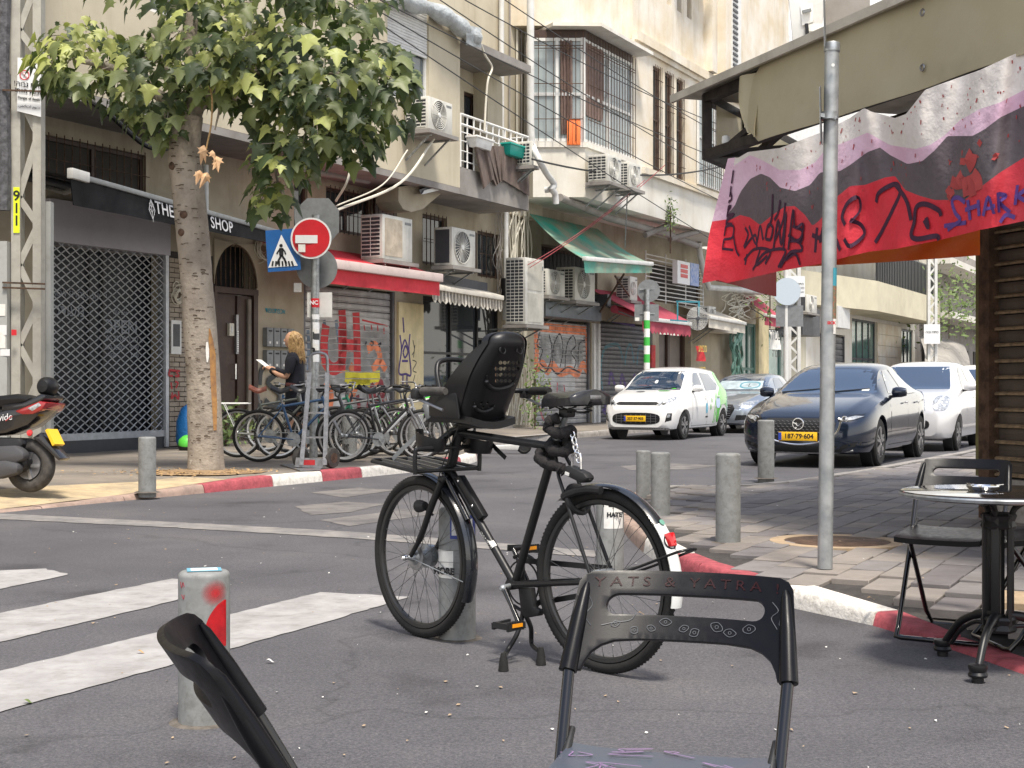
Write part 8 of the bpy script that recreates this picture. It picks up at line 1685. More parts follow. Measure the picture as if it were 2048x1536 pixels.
bollard(1288, 997, 95, 29, .05, 'slimmer looking bollard half hidden behind its neighbour beyond the rear wheel')
bollard(1323, 1040, 134, 39, .05, 'grey bollard just right of the white mudguard, in front of another')
bollard(1460, 1087, 178, 50, .11, 'broad grey bollard with chipped paint on the pavers left of the bare pole')
bollard(1535, 957, 116, 33, .05, 'bollard standing in front of the dark saloon\'s bumper')
o, c, r_, h = bollard(1222, 1150, 160, 56, .0, 'stickered grey bollard seen through the rear wheel spokes')
wrap(o, c, r_, h-.20, h-.03, -30, 60, M['paper']); lettering('HATE', .035, c+Vc((.02,-r_*1.02,h-.12)), (1,0,0), ZD, M['ink'], o, bold=.002); wrap(o, c, r_*1.004, h-.075, h-.03, -10, 35, M['ink'])
o, c, r_, h = bollard(913, 1283, 262, 75, .0, 'stickered grey bollard seen through the front wheel')
wrap(o, c, r_, h-.13, h-.03, -20, 75, mat('sticker_blue_dark', (.03,.05,.22), .5)); wrap(o, c, r_*1.004, h-.115, h-.045, -15, 20, M['p_white']); wrap(o, c, r_*1.004, h-.115, h-.045, 30, 55, M['paper'])
wrap(o, c, r_, h-.30, h-.18, -75, -10, M['paper']); lettering('MORE', .04, c+Vc((-.055,-r_*.85,h-.27)), (.75,-.5,0), ZD, M['ink'], o, bold=.002); wrap(o, c, r_, h-.24, h-.14, 15, 70, mat('scribble_sticker', (.30,.29,.25), .7, col2=(.04,.04,.04), vs=60))
o, c, r_, h = bollard(397, 1455, 302, 104, .0, 'nearest grey bollard with a spray of red paint and a red reflector film')
wr2 = MB(); rows = []
for v in np.linspace(0,1,14):
    z = h-.09-.15*v; w0 = 20+38*(1-v)**2*0+ (30*abs(v-.0)) ; a0 = 60-46*math.sin(min(1, v*1.5)*1.57)**.6; a0 = a0 if v < .75 else a0+30*(v-.75)*4*(.6+.8*(int(v*26) % 2)); rows.append([c+Vc((math.sin(R(a))*r_*1.012, -math.cos(R(a))*r_*1.012, z)) for a in np.linspace(a0, 68, 10)])
wr2.grid(rows).build('red_reflector_film', mat('red_film', (.42,.004,.008), .12, coat=1, var=.3, vs=20), o)
sm_ = bpy.data.materials.new('red_spray_mist'); sm_.use_nodes = True; n_ = sm_.node_tree; b_ = n_.nodes['Principled BSDF']; b_.inputs['Base Color'].default_value = (.45,.01,.015,1); b_.inputs['Roughness'].default_value = .6
g_ = n_.nodes.new('ShaderNodeTexCoord'); mp = n_.nodes.new('ShaderNodeTexGradient'); mp.gradient_type = 'SPHERICAL'; m2 = n_.nodes.new('ShaderNodeMapping'); m2.inputs['Scale'].default_value = (20, 20, 22); m2.inputs['Location'].default_value = (-.0, .0, -.0)
n_.links.new(g_.outputs['Object'], m2.inputs[0]); n_.links.new(m2.outputs[0], mp.inputs[0]); pw = n_.nodes.new('ShaderNodeMath'); pw.operation = 'MULTIPLY'; pw.inputs[1].default_value = .9; n_.links.new(mp.outputs['Fac'], pw.inputs[0]); n_.links.new(pw.outputs[0], b_.inputs['Alpha'])
for aa, zz in ((38,.065),):
    cc = c+Vc((math.sin(R(aa))*r_*1.006, -math.cos(R(aa))*r_*1.006, h-zz)); rows = [[c+Vc((math.sin(R(a))*r_*1.006, -math.cos(R(a))*r_*1.006, z)) for a in np.linspace(aa-55, min(aa+50,88), 16)] for z in np.linspace(h-zz-.08, h-zz+.08, 8)]
    MB().grid(rows).build('spray_mist', sm_, o, origin=cc)
MB().box(c+Vc((.0,0,h+.004)), (.085,.055,.001), R(14)).build('top_sticker', M['paper'], o, sm=0); MB().box(c+Vc((.0,0,h+.0032)), (.11,.085,.001), R(14)).build('top_sticker_border', mat('sticker_pale_blue', (.15,.38,.5), .4), o, sm=0)
g = MB()
for pp in ([(-.055,.03),(-.05,.05),(-.045,.03),(-.04,.045)], [(-.05,.07),(-.042,.085),(-.04,.07)]): ribbon(g, [c+Vc((math.sin(R(a*900))*r_*1.008, -math.cos(R(a*900))*r_*1.008, h-z)) for a, z in pp], .003, (0,-1,0), 3)
g.build('marker_scribble', M['p_mar'], o, sm=0)
for px, by, hp, wp, lb in ((697,914,80,30,'dull grey bollard behind the spoked front wheels'), (830,912,82,32,'dull grey bollard at the right end of the parked bicycles')): bollard(px, by, hp, wp, .12, lb)
# ---------------------------------------------------------------- folding chairs
M['chairp'] = mat('black_chair_plastic', (.0035,.0035,.0048), .34, var=.25, vs=12, bump=.05, bs=500, spec=.25)
def chair(label, doodles=False, seatm=None):
    r = empty('folding_chair', (0,0,0), label, 'chair', 'black folding cafe chairs'); b = lambda mb, n, m, **k: mb.build(n, m, r, local=True, **k)
    TB_, FB_ = Vc((0,-.235,.745)), Vc((0,.20,.012)); dl = (FB_-TB_).normalized()
    def on_back(x, s): cur = .055*(1-min(1, (abs(x)/.20)**2.4)); return TB_+dl*s+Vc((x, 0, 0))+Vc((0, -1, 0))*cur*(1.0-.15*s/.12)
    hf = [(.172,.001),(.188,.007),(.197,.020),(.204,.09),(.213,.186),(.214,.193),(.177,.193),(.173,.178),(.163,.159),(.147,.146),(.125,.138),(.08,.135)]
    outl = hf+[(-a, b_) for a, b_ in hf[::-1]]
    slot = [(.125*math.copysign(1, math.cos(a))+.0215*math.cos(a), .068+.0215*math.sin(a)) for a in np.linspace(0.02, 2*math.pi+.02, 20, endpoint=False)]
    v2, f2 = fill2d([Vc(p) for p in outl], .014, [[Vc(p) for p in slot]])
    nb = Vc((0, .86, .51)); vs, fs = [], []; nV = len(v2)
    for sgn in (0, 1):
        for p in v2: vs.append(on_back(p.x, p.y)+nb*(.0 if sgn == 0 else .011))
    fs = [tuple(f) for f in f2]+[tuple(i+nV for i in f[::-1]) for f in f2]; cnt = {}
    for f in f2:
        for i in range(len(f)): e = (f[i], f[(i+1) % len(f)]); cnt[e] = 1
    for (a, b_) in cnt:
        if (b_, a) not in cnt: fs.append((b_, a, a+nV, b_+nV))
    m = MB(); m.add(vs, fs)
    me_ = bpy.data.meshes.new('t'); me_.from_pydata([tuple(v) for v in m.v], [], m.f); bm = bmesh.new(); bm.from_mesh(me_); bmesh.ops.recalc_face_normals(bm, faces=bm.faces); es = [e for e in bm.edges if e.calc_face_angle(0) > R(60)]; bmesh.ops.bevel(bm, geom=es, offset=.0045, segments=3, affect='EDGES', profile=.5, clamp_overlap=True); bm.to_mesh(me_); bm.free()
    me_.name = 'backrest'; me_.materials.append(M['chairp']); me_.polygons.foreach_set('use_smooth', [True]*len(me_.polygons)); me_.set_sharp_from_angle(angle=R(50)); bk_ = bpy.data.objects.new('backrest', me_); COL.objects.link(bk_); bk_.parent = r; WORG[bk_.name] = Vc((0,0,0))
    for s in (-1, 1):
        b(MB().tube([TB_+dl*.020+nb*.005+Vc((.183*s,0,.0)), TB_+dl*.035+nb*.005+Vc((.185*s,0,.0)), TB_+dl*.10+nb*.005+Vc((.191*s,0,0)), TB_+dl*.193+nb*.005+Vc((.198*s,0,0))], [.004,.009,.0145,.0170], 16), 'sleeve', M['chairp'])
    U1 = []
    for s in (-1, 1): U1.append([TB_+dl*.17+nb*.005+Vc((.197*s,0,0)), TB_+dl*.40+Vc((.188*s,.004,0)), TB_+dl*.80+Vc((.182*s,.004,0))])
    e0 = FB_+Vc((0,.0,0)); pts = U1[0]+[e0+Vc((-.18,.02,.0)), e0+Vc((-.155,.03,0)), e0+Vc((.155,.03,0)), e0+Vc((.18,.02,0))]+U1[1][::-1]; b(MB().tube(pts, .0110, 14), 'back_frame', M['blackgloss'])
    RT, RB = Vc((0,.10,.445)), Vc((0,-.20,.012)); pts = [RT+Vc((-.165,0,0)), RB+Vc((-.165,.02,.06)), RB+Vc((-.14,0,0)), RB+Vc((.14,0,0)), RB+Vc((.165,.02,.06)), RT+Vc((.165,0,0))]; b(MB().tube(pts, .0105, 12), 'front_frame', M['blackgloss'])
    for s in (-1, 1): b(MB().tube([TB_+dl*.30+Vc((.180*s,-.014,0)), RT.lerp(RB,.1)+Vc((.176*s,-.06,.02)), Vc((.172*s,.02,.40))], [.006,.010,.011], 10), 'link_strut', M['trim'])
    def seat(u, v): x = -.178+.356*u; y = -.085+.345*v; return Vc((x, y, .448+.010*math.cos(v*2.4)-.012*max(0, v-.8)*5*max(0, v-.8)*5*.5+.006*(abs(u-.5)*2)**4))
    b(MB().sheet(seat, 20, 16, .022, (0,0,-1)), 'seat', seatm or M['chairp'], bevel=0)
    if doodles:
        d_ = MB(); sc_ = .0016
        def dd(pts, w=.0013): ribbon(d_, [on_back(x, s)+nb*.0128+Vc((0,0,0)) for x, s in pts], w, nb, 4)
        random.seed(21)
        for cx_ in (-.12,-.085,-.06,-.02,.0,.035,.06,.09,.125): 
            cy = .115+ru(-.012,.010); rr = ru(.007,.012)
            cy -= .001; dd([(cx_+rr*math.cos(a)*(1+.3*math.sin(2*a+cx_*50)), cy+rr*.8*math.sin(a)) for a in np.linspace(0,6.3,9)]); dd([(cx_+rr*.3*math.cos(a), cy+rr*.3*math.sin(a)) for a in np.linspace(0,6.3,6)], .001)
        dd([(.15,.11),(.13,.105),(.10,.10),(.09,.085)]); dd([(-.185,.06),(-.175,.09),(-.19,.11),(-.182,.14)]); dd([(-.16,.05),(-.172,.065),(-.16,.08),(-.172,.10)]); dd([(.178,.05),(.17,.07),(.18,.09),(.168,.11)])
        o_ = tag(d_.build('scratched_doodles', mat('scratch_grey', (.05,.055,.065), .5), r, local=True, sm=0), kind='stuff')
        me_ = text_mesh('YATS & YATRA !', .034, .0003, 'CENTER', .0, 1.45); mt = Matrix(((-1,0,0),(0,nb.z*-.0+.51*-1,.86),(0,.86,.51)))
        for v in me_.vertices: p = v.co.copy(); v.co = on_back(-p.x, .024-p.y*.8)+nb*.0125
        me_.materials.clear(); me_.materials.append(mat('faded_red_marker', (.035,.004,.006), .5)); me_.name = 'faded_writing'; o_ = tag(bpy.data.objects.new('faded_writing', me_), kind='stuff'); COL.objects.link(o_); o_.parent = r; WORG[o_.name] = Vc((0,0,0))
    return r
M['paintseat'] = mat('scribbled_seat', (.05,.065,.085), .35, col2=(.06,.065,.085), vs=9)
ch1 = chair('nearest black folding chair with doodles scratched on its backrest and a blue grey seat', True, M['paintseat'])
sg_ = MB(); random.seed(3)
for k in range(9):
    x, y = ru(-.15,.15), ru(-.08,.05); ribbon(sg_, [Vc((x+ru(-.05,.05), y+ru(-.02,.02), .462)) for _ in range(4)], .003, (0,0,1), 5)
sg_.build('seat_scribble', mat('pale_marker', (.22,.14,.26), .5), ch1, local=True, sm=0)
ch1.location = (.252, 2.395, 0); ch1.rotation_euler = (0,0,R(163))
ch2 = chair('black folding chair cut by the lower left edge, seen from its side'); ch2.location = (-.222, 2.08, 0); ch2.rotation_euler = (0,0,R(-75))
ch3 = copy_tree(ch2); ch3['label'] = 'black folding chair behind the round cafe table'; ch3.location = (1.90, 6.12, .02); ch3.rotation_euler = (0,0,R(148))
ch4 = copy_tree(ch2); ch4['label'] = 'black folding chair cut by the right edge beside the cafe table'; ch4.location = (2.21, 5.92, .02); ch4.rotation_euler = (0,0,R(95))
# ---------------------------------------------------------------- cafe table and ashtray
tc_ = Vc((1.885, 5.5, 0)); tb = empty('cafe_table', tc_, 'round black cafe table on an ornate cast iron pedestal', 'table'); zt_ = .69
MB().lathe([(0,-.03),(.33,-.03),(.362,-.024),(.370,-.012),(.366,-.002),(.355,.0),(0,.0)], tc_+ZD*zt_, (0,0,1), 72).build('tabletop', mat('polished_dark_top', (.02,.018,.018), .08, coat=.8, spec=.6), tb, ang=50)
MB().lathe([(.372,-.006),(.375,-.012),(.372,-.022)], tc_+ZD*zt_, (0,0,1), 72, caps=False).build('edge_band', M['steel'], tb)
CI = M['black']
for k in range(3):
    a = R(95+k*120+22); d = Vc((math.cos(a), math.sin(a), 0))
    MB().bar(tc_+d*.045+ZD*.17, tc_+d*.045+ZD*.60, .030, .022, d).build('column_rod', CI, tb, bevel=.004); dn_ = Matrix.Rotation(R(60),3,'Z')@d; MB().bar(tc_+dn_*.055+ZD*.17, tc_+dn_*.055+ZD*.60, .014).build('column_rod', CI, tb, sm=0)
    MB().tube(spline([tc_+d*.05+ZD*.60, tc_+d*.07+ZD*.63, tc_+d*.13+ZD*.655, tc_+d*.24+ZD*.658], 5), .012, 8).build('top_arm', CI, tb)
    MB().tube(spline([tc_+d*.03+ZD*.21, tc_+d*.10+ZD*.20, tc_+d*.20+ZD*.155, tc_+d*.27+ZD*.08, tc_+d*.295+ZD*.045], 6), [.018]*8+[.015]*17, 10).build('leg', CI, tb); MB().tube(spline([tc_+d*.05+ZD*.165, tc_+d*.12+ZD*.165, tc_+d*.20+ZD*.12, tc_+d*.25+ZD*.06], 5), .008, 8).build('leg_scroll', CI, tb)
    MB().lathe([(.0,.0),(.022,.0),(.022,.018),(.034,.022),(.036,.03),(.030,.04),(.036,.055),(.034,.066),(.0,.07)], tc_+d*.30, (0,0,1), 18).build('foot', CI, tb)
for z in (.175,.575): MB().lathe([(.0,-.03),(.062,-.03),(.068,-.02),(.06,0),(.068,.02),(.062,.03),(0,.03)], tc_+ZD*z, (0,0,1), 6).build('collar', CI, tb, ang=20)
at_ = empty('ashtray', P(1968,975,5.52), 'small steel ashtray on the cafe tabletop', 'ashtray'); ac_ = Vc((P(1966,975,5.52).x, 5.52, zt_))
MB().lathe([(0,.004),(.042,.004),(.05,.02),(.062,.021),(.063,.017),(.052,.001),(0,.001)], ac_, (0,0,1), 36).build('dish', M['chrome'], at_)
for a in (0, 2.1, 4.2): MB().bar(ac_+Vc((math.cos(a)*.05, math.sin(a)*.05, .021)), ac_+Vc((math.cos(a)*.078, math.sin(a)*.078, .024)), .014, .003).build('rest', M['chrome'], at_, sm=0)
# small yellow leaves on the kerb and road
for nm, px, py, z, lb in (('fallen_leaf',1742,1196,.125,'small yellow leaf lying on the white kerb stone'), ('fallen_leaf',1282,1226,.012,'yellow leaf on the asphalt seen through the chair slot'), ('fallen_leaf',55,1402,.012,'green leaf scrap on the lowest crossing stripe'), ('fallen_leaf',540,1321,.012,'pale flat scrap on the asphalt right of the near bollard'), ('fallen_leaf',281,1303,.012,'tan crumb on the lowest crossing stripe')):
    q = G(px, py, z); o = MB().sheet(lambda u, v: q+Vc(((u-.5)*.035, (v-.5)*.022*math.sin(math.pi*u)+.0, .006*math.sin(u*5))), 6, 3).build(nm, M['straw'] if px not in (55,540) else (M['leafm'] if px == 55 else M['paper'])); tag(o, lb, 'leaf')
# ---------------------------------------------------------------- street tree
random.seed(11)
YT = G(405, 945, .12).y+.1; T = lambda x, y, d=0.0: P(x, y, YT+d)
tree = empty('street_tree', Vc((T(412,940).x, YT, .12)), 'street tree with smooth tan trunk and large lobed leaves before the smoke shop', 'tree')
M['bark'] = mat('smooth_bark', (.38,.33,.27), .8, col2=(.24,.205,.17), vs=3.2, dirt=.45, bump=1.0, bs=26, bd=.012)
cl_pts = spline([T(414,962), T(413,940), T(412,900), T(409,820), T(404,720), T(396,600), T(386,480), T(376,380), T(369,300), T(378,235)], 7)
rad = lambda t: np.interp(t, [0,.03,.08,.25,.6,.85,1], [.30,.25,.215,.195,.18,.185,.16])
rows = []
for i, p in enumerate(cl_pts):
    t = i/(len(cl_pts)-1); r_ = rad(t); ring = []
    for k in range(40):
        a = 2*math.pi*k/40; w = 1+.05*noise.noise(Vc((math.cos(a)*1.5, math.sin(a)*1.5, p.z*1.4)))+(.16*math.sin(a*3+.6)*max(0, .12-t)/.12)+.02*noise.noise(Vc((math.cos(a)*6, math.sin(a)*6, p.z*9)))
        ring.append(p+Vc((math.cos(a)*r_*w, math.sin(a)*r_*w, 0)))
    rows.append(ring)
MB().grid(rows, close=True).build('trunk', M['bark'], tree, ang=70)
def on_trunk(px, py, off=.004):
    best = min(cl_pts, key=lambda p: abs(p.z-(HC-(py-HY)*YT/F))); t = cl_pts.index(best)/(len(cl_pts)-1); r_ = rad(t); z = HC-(py-HY)*YT/F; dx = T(px,py).x-best.x; dx = max(-r_*.95, min(r_*.95, dx)); return Vc((best.x+dx, best.y-math.sqrt(r_*r_-dx*dx)*1.04-off, z))
def scar(name, poly_rows, m): return MB().grid([[on_trunk(x0+(x1-x0)*k/4, y) for k in range(5)] for x0, x1, y in poly_rows]).build(name, m, tree)
scar('bark_scar', [(423,425,658),(423,430,680),(425,434,710),(427,436,760),(430,438,810),(433,438,860)], mat('exposed_wood', (.42,.22,.07), .8, col2=(.25,.13,.06), vs=14)); scar('pale_patch', [(419,422,685),(418,424,700),(419,424,715),(420,422,725)], M['paper']); scar('pale_patch', [(380,392,918),(362,388,926),(362,380,934)], M['stripew'])
for x, y in ((375,432),(371,467),(352,335)): MB().lathe([(0,.012),(.02,.010),(.038,.0),(.05,-.012)], on_trunk(x, y, -.004), (0,-1,.1), 14).build('knot', M['rust'], tree)
lim = [([T(372,250),T(362,222),T(300,180),T(225,136,-.3),T(150,120,-.5)], .10), ([T(380,240),T(392,170),T(380,90),T(390,-20),T(400,-160)], .13), ([T(385,230),T(430,150,-.2),T(480,90,-.3),T(560,40,-.3)], .09), ([T(388,225),T(450,165,.2),T(560,140,.1),T(680,150,.0),T(780,190,-.1)], .075), ([T(440,165,.2),T(500,230,.2),T(545,320,0),T(560,400,-.1)], .04), ([T(378,235),T(340,150,.3),T(300,60,.4)], .07), ([T(395,170),T(470,60,.5),T(560,-60,.6)], .08), ([T(560,140,.1),T(620,200,0),T(660,270,-.1)], .035), ([T(420,155),T(440,200,-.5),T(430,260,-.6)], .03)]
for pts, r0 in lim: s_ = spline(pts, 5); MB().tube(s_, [r0*(1-.75*i/(len(s_)-1)) for i in range(len(s_))], 10).build('branch', M['bark'], tree)
# lobed leaf
def leaf_geo():
    lob = [(0,0),(.16,.03),(.34,.10),(.46,.02),(.34,.22),(.52,.36),(.28,.40),(.20,.52),(.14,.72),(0,1.0)]
    right = [Vc((x, -y, 0)) for x, y in lob]; pts = right+[Vc((-p.x, p.y, 0)) for p in right[-2:0:-1]]; c = Vc((0,-.32,0)); n = len(pts)
    for p in pts: p.z = -.22*abs(p.x)-.12*(p.y*p.y)
    return [c+Vc((0,0,.03))]+pts, [(0, 1+i, 1+(i+1) % n) for i in range(n)]
bm_ = MB()
for i in range(150):
    y = ru(290, 930); x = np.interp(y, [290,480,720,930], [372,386,404,412])+ru(-30,30); w = ru(1.5, 6); a_, b_ = on_trunk(x-w, y+ru(-1,1), .002), on_trunk(x+w, y, .002); ribbon(bm_, [a_, a_.lerp(b_,.5)+Vc((0,-.002,.004)), b_], ru(.005,.014), (0,-1,0), 1)
tag(bm_.build('bark_marks', mat('bark_crack', (.09,.065,.045), .9), tree), kind='stuff')
LV, LF = leaf_geo()
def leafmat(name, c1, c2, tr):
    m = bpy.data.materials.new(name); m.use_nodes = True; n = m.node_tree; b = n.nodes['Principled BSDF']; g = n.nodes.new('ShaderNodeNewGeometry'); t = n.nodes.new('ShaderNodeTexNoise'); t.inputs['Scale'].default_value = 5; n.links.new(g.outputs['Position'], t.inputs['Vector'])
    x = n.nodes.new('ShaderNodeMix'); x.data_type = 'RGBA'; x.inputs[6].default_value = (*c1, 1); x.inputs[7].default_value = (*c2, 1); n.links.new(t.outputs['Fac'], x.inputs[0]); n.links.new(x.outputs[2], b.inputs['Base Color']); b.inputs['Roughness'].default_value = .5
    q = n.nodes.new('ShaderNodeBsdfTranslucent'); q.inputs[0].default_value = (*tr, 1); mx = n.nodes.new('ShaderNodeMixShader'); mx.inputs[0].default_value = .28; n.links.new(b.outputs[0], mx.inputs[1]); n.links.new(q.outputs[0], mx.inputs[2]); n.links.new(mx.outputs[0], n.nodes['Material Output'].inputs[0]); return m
LM = [leafmat('leaf_deep', (.026,.045,.018), (.065,.09,.034), (.10,.17,.03)), leafmat('leaf_mid', (.11,.145,.05), (.20,.22,.09), (.25,.34,.06)), leafmat('leaf_young_sunlit', (.30,.36,.10), (.46,.46,.16), (.5,.6,.12))]  # palest tone: young leaves plus sunlight painted into the crown's upper leaves
blobs = [(150,110,95,85,.7,150,1), (115,160,50,35,.4,26,0), (290,150,110,100,.9,220,.35), (430,90,150,120,1.1,330,.4), (330,235,60,45,.5,60,.0), (510,150,120,110,1.0,280,.45), (640,110,160,140,1.2,380,.25), (745,180,95,110,.8,200,.1), (620,245,110,65,.9,170,.6), (565,315,75,65,.8,80,.3), (545,395,55,48,.5,40,.4), (700,280,70,45,.6,90,.1), (400,-110,330,150,1.6,420,.3), (660,-90,200,130,1.4,240,.3), (800,150,35,60,.4,40,.0)]
allv = []
for cx_, cy_, rx, ry, dr_, n_, yf in blobs:
    for i in range(int(n_*1.0)):
        while True:
            a = Vc((ru(-1,1), ru(-1,1), ru(-1,1)))
            if a.length < 1: break
        a = a*(a.length**-.35 if a.length > .05 else 1)
        px, py = cx_+a.x*rx, cy_+a.y*ry; p = T(px, py, a.z*dr_-.1)
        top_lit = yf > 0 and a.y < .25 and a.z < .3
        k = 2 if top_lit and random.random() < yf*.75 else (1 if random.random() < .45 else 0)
        allv.append((p, k, a))
def leaf_frame(p, a, s):
    out = Vc((a.x, a.z, -a.y*.6)); out = out.normalized() if out.length > .01 else Vc((0,-1,0)); down = Vc((out.x*.45+random.gauss(0,.25), out.y*.45+random.gauss(0,.25)-.1, -.9)).normalized()
    nrm = Vc((out.x+random.gauss(0,.35), out.y-.5+random.gauss(0,.35), .75+random.gauss(0,.25))); nrm = (nrm-down*nrm.dot(down)).normalized(); x = (-down).cross(nrm).normalized(); return Matrix((x*s, -down*s, nrm*s)).transposed()
allv.sort(key=lambda e: e[0].y if (0 < (e[0].x*F/e[0].y+CX) and (HY-(e[0].z-HC)*F/e[0].y) > 0) else 99)
lms = []
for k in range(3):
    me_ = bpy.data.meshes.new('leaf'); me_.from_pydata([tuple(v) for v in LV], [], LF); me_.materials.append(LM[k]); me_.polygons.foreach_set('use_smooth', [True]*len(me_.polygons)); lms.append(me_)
big = MB(); torg = WORG[tree.name]
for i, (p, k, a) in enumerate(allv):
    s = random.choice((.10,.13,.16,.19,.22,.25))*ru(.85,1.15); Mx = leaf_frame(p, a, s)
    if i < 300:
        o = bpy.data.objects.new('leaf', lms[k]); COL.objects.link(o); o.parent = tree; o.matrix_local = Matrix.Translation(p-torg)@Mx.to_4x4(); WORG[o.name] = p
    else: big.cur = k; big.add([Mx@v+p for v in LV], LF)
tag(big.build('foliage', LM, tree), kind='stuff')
tw = MB()
for i in range(260):
    p, k, a = random.choice(allv); q = p+Vc((-a.x*.4, -a.z*.3, a.y*.3+.1)); tw.tube([q, p.lerp(q,.5)+Vc((0,0,.04)), p], .006, 4)
tag(tw.build('twigs', M['bark'], tree), kind='stuff')
dry = mat('withered_leaf', (.50,.30,.16), .8, col2=(.62,.42,.25), vs=14)
MB().tube(spline([T(418,165,-.8), T(424,200,-.8), T(422,250,-.8), T(414,290,-.8), T(408,320,-.8)], 5), .010, 5).build('withered_twig', M['straw'], tree)
for x, y in ((408,290),(425,300),(432,312),(400,340),(415,345),(436,320),(404,295)):
    p = T(x, y, -.85); Mx = leaf_frame(p, Vc((ru(-.5,.5), .5, -.3)), ru(.12,.19)); v = [Mx@Vc((q.x*.7, q.y, q.z*2.5)) for q in LV]; MB().add([w+p for w in v], LF).build('withered_leaf', dry, tree)
# ---------------------------------------------------------------- woman with a paper
pc = Vc(((590-CX)*19.6/F, 19.6, .12)); wm = empty('person', (0,0,0), 'woman with wavy blonde hair, black t-shirt and shorts, holding a paper', 'person')
def skin(name, joints, edges, m, parent, sub=2):
    me_ = bpy.data.meshes.new(name); me_.from_pydata([j[:3] for j in joints], edges, []); o = bpy.data.objects.new(name, me_); COL.objects.link(o); sm1 = o.modifiers.new('s', 'SKIN')
    for i, j in enumerate(joints): sv = me_.skin_vertices[0].data[i]; sv.radius = (j[3], j[4] if len(j) > 4 else j[3]); sv.use_root = (i == 0)
    sb = o.modifiers.new('u', 'SUBSURF'); sb.levels = sub; sb.render_levels = sub; dg = bpy.context.evaluated_depsgraph_get(); out = bpy.data.meshes.new_from_object(o.evaluated_get(dg)); bpy.data.objects.remove(o); out.name = name; out.materials.clear(); out.materials.append(m); out.polygons.foreach_set('use_smooth', [True]*len(out.polygons)); return out
# local: x = facing (to the left in the picture after rotation), y = her left, z up
J = [(0,0,.95,.135,.15), (0,0,1.08,.115,.125), (.01,0,1.24,.125,.16), (.0,0,1.36,.10,.14), (.01,0,1.44,.05,.05), (.03,0,1.50,.048,.048),
     (0,.155,1.345,.06,.06), (.02,.20,1.20,.046,.046), (.06,.215,1.08,.040,.040), (.20,.18,1.13,.033,.033), (.30,.13,1.19,.026,.026),
     (0,-.155,1.345,.06,.06), (.03,-.20,1.20,.046,.046), (.08,-.21,1.08,.040,.040), (.21,-.16,1.14,.033,.033), (.31,-.10,1.20,.026,.026),
     (0,.09,.86,.10,.10), (.03,.10,.66,.078,.078), (.04,.10,.47,.055,.055), (.0,.10,.28,.054,.054), (-.03,.10,.09,.036,.036), (.02,.10,.035,.035,.03), (.12,.11,.025,.026,.03),
     (0,-.09,.86,.10,.10), (-.02,-.10,.66,.078,.078), (-.02,-.10,.47,.055,.055), (-.07,-.10,.28,.054,.054), (-.11,-.10,.09,.036,.036), (-.06,-.10,.035,.035,.03), (.04,-.11,.025,.026,.03)]
E = [(0,1),(1,2),(2,3),(3,4),(4,5),(3,6),(6,7),(7,8),(8,9),(9,10),(3,11),(11,12),(12,13),(13,14),(14,15),(0,16),(16,17),(17,18),(18,19),(19,20),(20,21),(21,22),(0,23),(23,24),(24,25),(25,26),(26,27),(27,28),(28,29)]
M['skin'] = mat('skin', (.46,.26,.17), .55, var=.08, vs=20, spec=.4); M['tee'] = mat('black_cotton', (.014,.015,.022), .9, var=.3, vs=14, bump=.3, bs=60); M['hair'] = mat('blonde_hair', (.42,.28,.12), .5, col2=(.24,.14,.06), vs=45, bump=.8, bs=120)
bod = skin('body', J, E, M['skin'], wm); RZ = R(172)
bo = bpy.data.objects.new('body', bod); COL.objects.link(bo); bo.parent = wm; WORG[bo.name] = wm.location.copy()
def garment(name, keep, off, m):
    vs = []; fs = []; idx = {}; bod.calc_loop_triangles() if hasattr(bod, 'calc_loop_triangles') else None
    for p in bod.polygons:
        if keep(p.center):
            f = []
            for vi in p.vertices:
                if vi not in idx: idx[vi] = len(vs); v = bod.vertices[vi]; w = v.normal*(off+.006*noise.noise(v.co*9)); vs.append(v.co+w)
                f.append(idx[vi])
            fs.append(tuple(f))
    MB().add(vs, fs).build(name, m, wm, local=True)
garment('t_shirt', lambda c: (c.z > .93 and c.z < 1.43 and abs(c.y) < .17) or (c.z > 1.14 and c.z < 1.43 and c.x < .10), .018, M['tee']); garment('shorts', lambda c: .60 < c.z < .97 and c.x < .2 and abs(c.y) < .25 and not (abs(c.y) > .165 and c.z > .9), .016, M['tee'])
hd = MB(); rows = []
for j in range(15):
    th = math.pi*j/14; rows.append([Vc((.045+.092*math.sin(th)*math.cos(a)*(1.05 if math.cos(a) > 0 else 1.0)-.01*(th > 2)*math.cos(a)*-1, .074*math.sin(th)*math.sin(a), 1.60+.118*math.cos(th))) for a in np.linspace(0,2*math.pi,22,endpoint=False)])
hd.grid(rows, close=True); hd.build('head', M['skin'], wm, local=True)
MB().tube([Vc((.135,0,1.62)), Vc((.152,0,1.595)), Vc((.142,0,1.58))], [.008,.014,.010], 8).build('nose', M['skin'], wm, local=True)
for s in (-1, 1): MB().lathe([(0,.004),(.008,.002),(.009,0)], Vc((.125,.03*s,1.615)), (1,.3*s,0), 10).build('eye', M['white'], wm, local=True); MB().lathe([(0,.0055),(.004,.004)], Vc((.125,.03*s,1.615)), (1,.3*s,0), 8).build('pupil', M['ink'], wm, local=True); MB().tube([Vc((.125,.018*s,1.635)), Vc((.118,.045*s,1.635))], .003, 5).build('eyebrow', M['hair'], wm, local=True); MB().lathe([(0,.006),(.016,.004),(.020,-.004)], Vc((.04,.074*s,1.60)), (0,s,0), 12).build('ear', M['skin'], wm, local=True)
MB().tube([Vc((.128,-.022,1.552)), Vc((.138,0,1.553)), Vc((.128,.022,1.552))], .005, 6).build('mouth', mat('lips', (.38,.13,.11), .5), wm, local=True)
hr_ = MB(); random.seed(5); rows = []
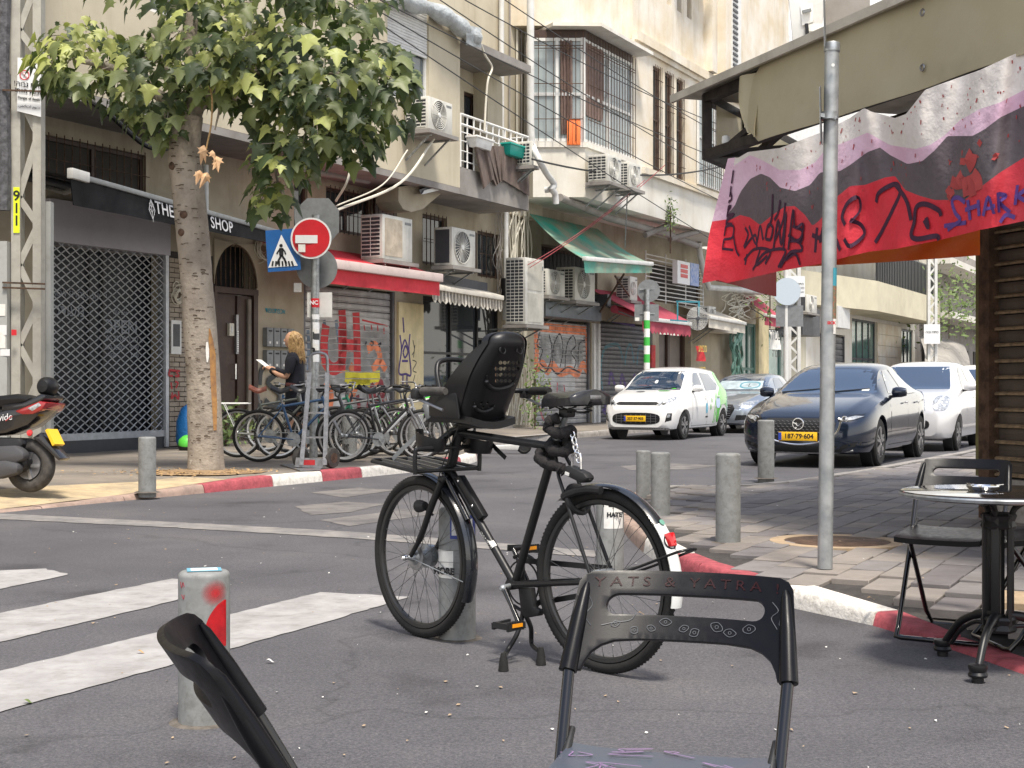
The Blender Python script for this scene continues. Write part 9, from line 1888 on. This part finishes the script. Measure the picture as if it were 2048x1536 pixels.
for j in range(20):
    t = j/19; row = []
    for k in range(26):
        a = R(72)+(2*math.pi-R(144))*k/25; z = 1.725-.40*t**1.15; rr = (.10*math.sin(min(1, t*3.2+.12)*math.pi/2))+.030*t+.010*noise.noise(Vc((a*2.2, t*4, 1)))+.009*math.sin(t*22+a*5); row.append(Vc((.025+rr*math.cos(a)*1.05-.02*t, rr*.95*math.sin(a), z+.01*noise.noise(Vc((a*3,t*3,5))))))
    rows.append(row)
hr_.grid(rows); hr_.grid([r_[::-1] for r_ in [[p+(Vc((.03,0,p.z))-p)*.10 for p in r_] for r_ in rows]])
for i in range(70):
    a = R(75)+(2*math.pi-R(150))*random.random(); pts = []
    for t in np.linspace(.05,1.0+ru(-.1,.12),9): z = 1.725-.41*t**1.1; rr = (.104*math.sin(min(1, t*3.2+.12)*math.pi/2))+.030*t+.010*math.sin(t*16+i); pts.append(Vc((.022+rr*math.cos(a+.1*math.sin(t*9+i))*1.06-.02*t, rr*.97*math.sin(a+.1*math.sin(t*9+i)), z)))
    hr_.tube(pts, [.006]*7+[.004,.001], 5)
hr_.build('hair', M['hair'], wm, local=True)
for s, wx, wy in ((1,.30,.13), (-1,.31,-.10)):
    c = Vc((wx+.03, wy-.015*s, 1.205)); hn = MB(); hn.tube([Vc((wx,wy,1.19)), c, c+Vc((.035,-.006*s,.012))], [.022,.030,.026], 8)
    for k in range(4):
        b0_ = c+Vc((.05,-.012*s+(k-1.5)*.013,.014)); L_ = (.055,.062,.058,.046)[k]; hn.tube([b0_-Vc((.02,0,0)), b0_+Vc((L_*.55,0,.012)), b0_+Vc((L_*.85,-.006*s,-.006)), b0_+Vc((L_*.8,-.008*s,-.022))], [.0085,.0075,.007,.005], 6)
    hn.tube([c+Vc((0,-.02*s,.01)), c+Vc((.03,-.035*s,.028)), c+Vc((.055,-.035*s,.034))], [.010,.009,.006], 6); hn.build('hand', M['skin'], wm, local=True)
wm.rotation_euler = (0,0,RZ); wm.location = pc; WORG[wm.name] = pc
pp_ = empty('sheet_of_paper', pc+Vc((-.40,-.02,1.20)), 'white sheet of paper in the woman\'s hands', 'paper'); Rm = Matrix.Rotation(RZ, 3, 'Z')
MB().prism([pc+Rm@Vc(q) for q in ((.36,.12,1.21),(.36,-.12,1.21),(.52,-.12,1.33),(.52,.12,1.33))], Vc((.001,0,.002))).build('sheet', M['paper'], pp_, sm=0)
bg_ = empty('shoulder_bag', pc+Rm@Vc((-.05,.2,.95)), 'small dark red bag at the woman\'s hip', 'bag'); MB().bar(pc+Rm@Vc((.06,.225,.99)), pc+Rm@Vc((-.08,.225,.97)), .07, .05).build('pouch', mat('dark_red_leather', (.10,.025,.02), .5), bg_, bevel=.015)
# things behind the trunk
bl_ = empty('blue_bin_bag', W_(378,870,.6), 'blue plastic sack half hidden behind the tree trunk', 'bag'); c = W_(378,855,.6); MB().lathe([(.14,-.35),(.20,-.2),(.19,.1),(.12,.3),(.03,.36)], c, (0,0,1), 14).build('sack', mat('blue_plastic', (.02,.16,.45), .35, bump=1, bs=12, bd=.02), bl_)
hm = empty('green_helmet', W_(374,885,.9), 'bright green and dark helmet on the pavement behind the trunk', 'helmet'); c = W_(376,890,.9); MB().lathe([(.13,-.06),(.15,0),(.13,.09),(.07,.14),(0,.155)], c, (0,-.3,1), 20).build('dome', M['green'], hm); MB().lathe([(.134,-.07),(.154,-.01),(.150,.02)], c, (0,-.3,1), 20, caps=False).build('rim', M['trim'], hm)
